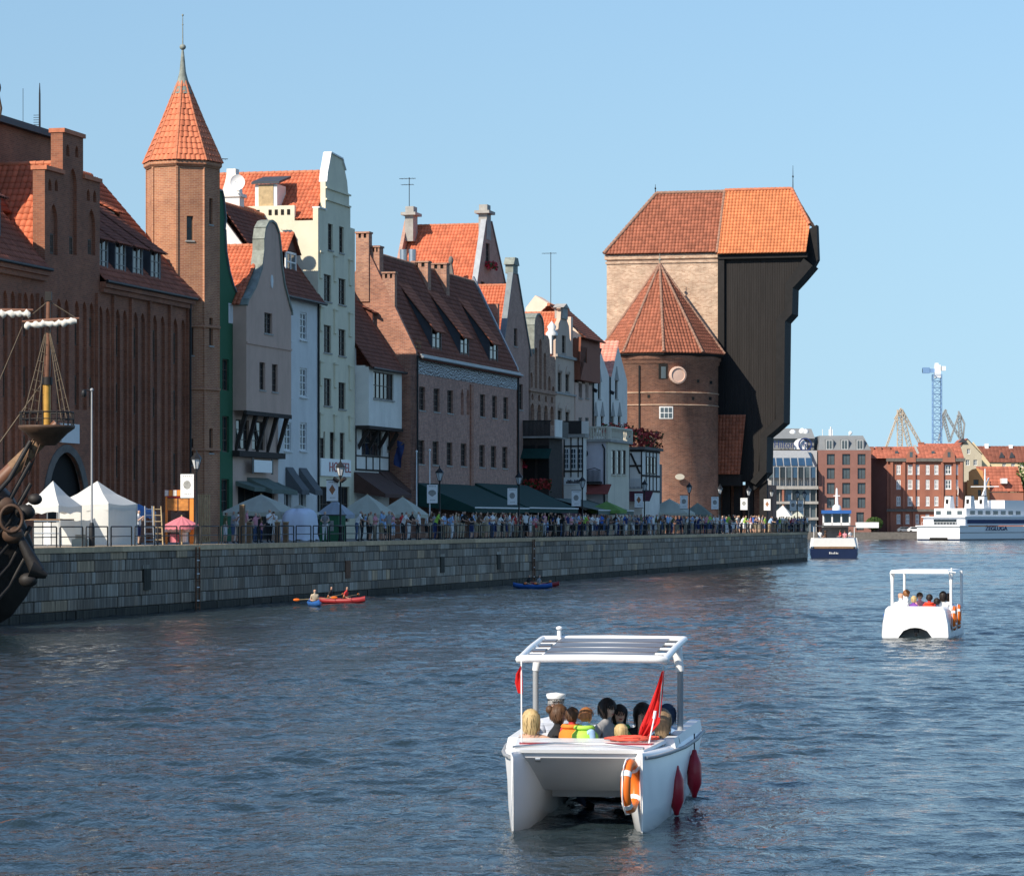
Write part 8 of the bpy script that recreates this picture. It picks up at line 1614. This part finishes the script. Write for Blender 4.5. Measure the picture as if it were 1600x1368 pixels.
for (pa, ya_), (pb, yb2), r_ in (((36, 503), (125, 498), .075), ((-40, 486), (53, 485), .085)):
    k = MB(); A, Bq = gl(pa, ya_), gl(pb, yb2); k.tube([A + Vector((0, -.2, 0)), A.lerp(Bq, .5) + Vector((0, -.2, 0)), Bq + Vector((0, -.2, 0))], [r_ * .6, r_, r_ * .6], 8); yd = k.build('yard', 'spar_brown', gal)
    k = MB(); n_ = 26; rr = random.Random(int(pa)); vs = []
    for i in range(n_ + 1):
        p = A.lerp(Bq, .04 + .92 * i / n_); rad_ = .05 + .06 * abs(math.sin(i * .85)) + .06 * rr.random(); drop = .08 + .1 * rr.random()
        for j in range(8): a = 2 * math.pi * j / 8; vs.append((p.x, -.25 + rad_ * .8 * math.cos(a), p.z - drop + rad_ * math.sin(a)))
    k.add(vs, [(i*8 + j, i*8 + (j+1) % 8, (i+1)*8 + (j+1) % 8, (i+1)*8 + j) for i in range(n_) for j in range(8)], 0, True); k.build('furled_sail', 'sailcloth', yd)
k = MB(); mt_ = gl(75, 505)
for px_, py_ in ((38, 652), (48, 655), (106, 655), (98, 656), (60, 658), (112, 650)): k.tube([mt_ + Vector((0, -.05, 0)), gl(px_, py_) + Vector((0, -.3, 0))], .022, 4)
for i in range(9):
    f = (i + 1) / 10; k.tube([mt_.lerp(gl(38, 652), f) + Vector((0, -.2, 0)), mt_.lerp(gl(60, 658), f) + Vector((0, -.2, 0))], .012, 4); k.tube([mt_.lerp(gl(98, 656), f) + Vector((0, -.2, 0)), mt_.lerp(gl(112, 650), f) + Vector((0, -.2, 0))], .012, 4)
k.tube([gl(-10, 705), gl(72, 590)], .03, 5); k.tube([gl(-20, 640), gl(40, 498)], .02, 4); k.tube([gl(76, 470), gl(40, 500)], .018, 4); k.tube([gl(76, 470), gl(122, 499)], .018, 4); k.build('rigging', 'rope', gal)
k = MB()
for a_, b_ in (((36, 738), (60, 668)), ((46, 742), (66, 690))): k.tube([gl(*a_) + Vector((0, -.3, 0)), gl(*b_) + Vector((0, -.3, 0))], .03, 5)
for i in range(4): f = .15 + i * .22; k.tube([gl(36, 738).lerp(gl(60, 668), f) + Vector((0, -.3, 0)), gl(46, 742).lerp(gl(66, 690), f) + Vector((0, -.3, 0))], .03, 5)
k.build('rope_ladder', 'ship_wood', gal)
mst = thing('ship_spar', 'dark spar tip with pennant rope cut off by the left picture edge', 'spar', gp(-4, 186)); k = MB(); k.tube([(0, 0, -3), (0, 0, 1.1)], [.1, .07], 7); k.ell((0, 0, 1.2), (.14, .14, .25), 8, 6); k.build('pole', 'ship_dark', mst); k = MB(); k.tube([(.05, -.05, .9), (.16, -.1, .4), (.1, -.1, 0)], .05, 5); k.build('tackle', 'ship_wood', mst)
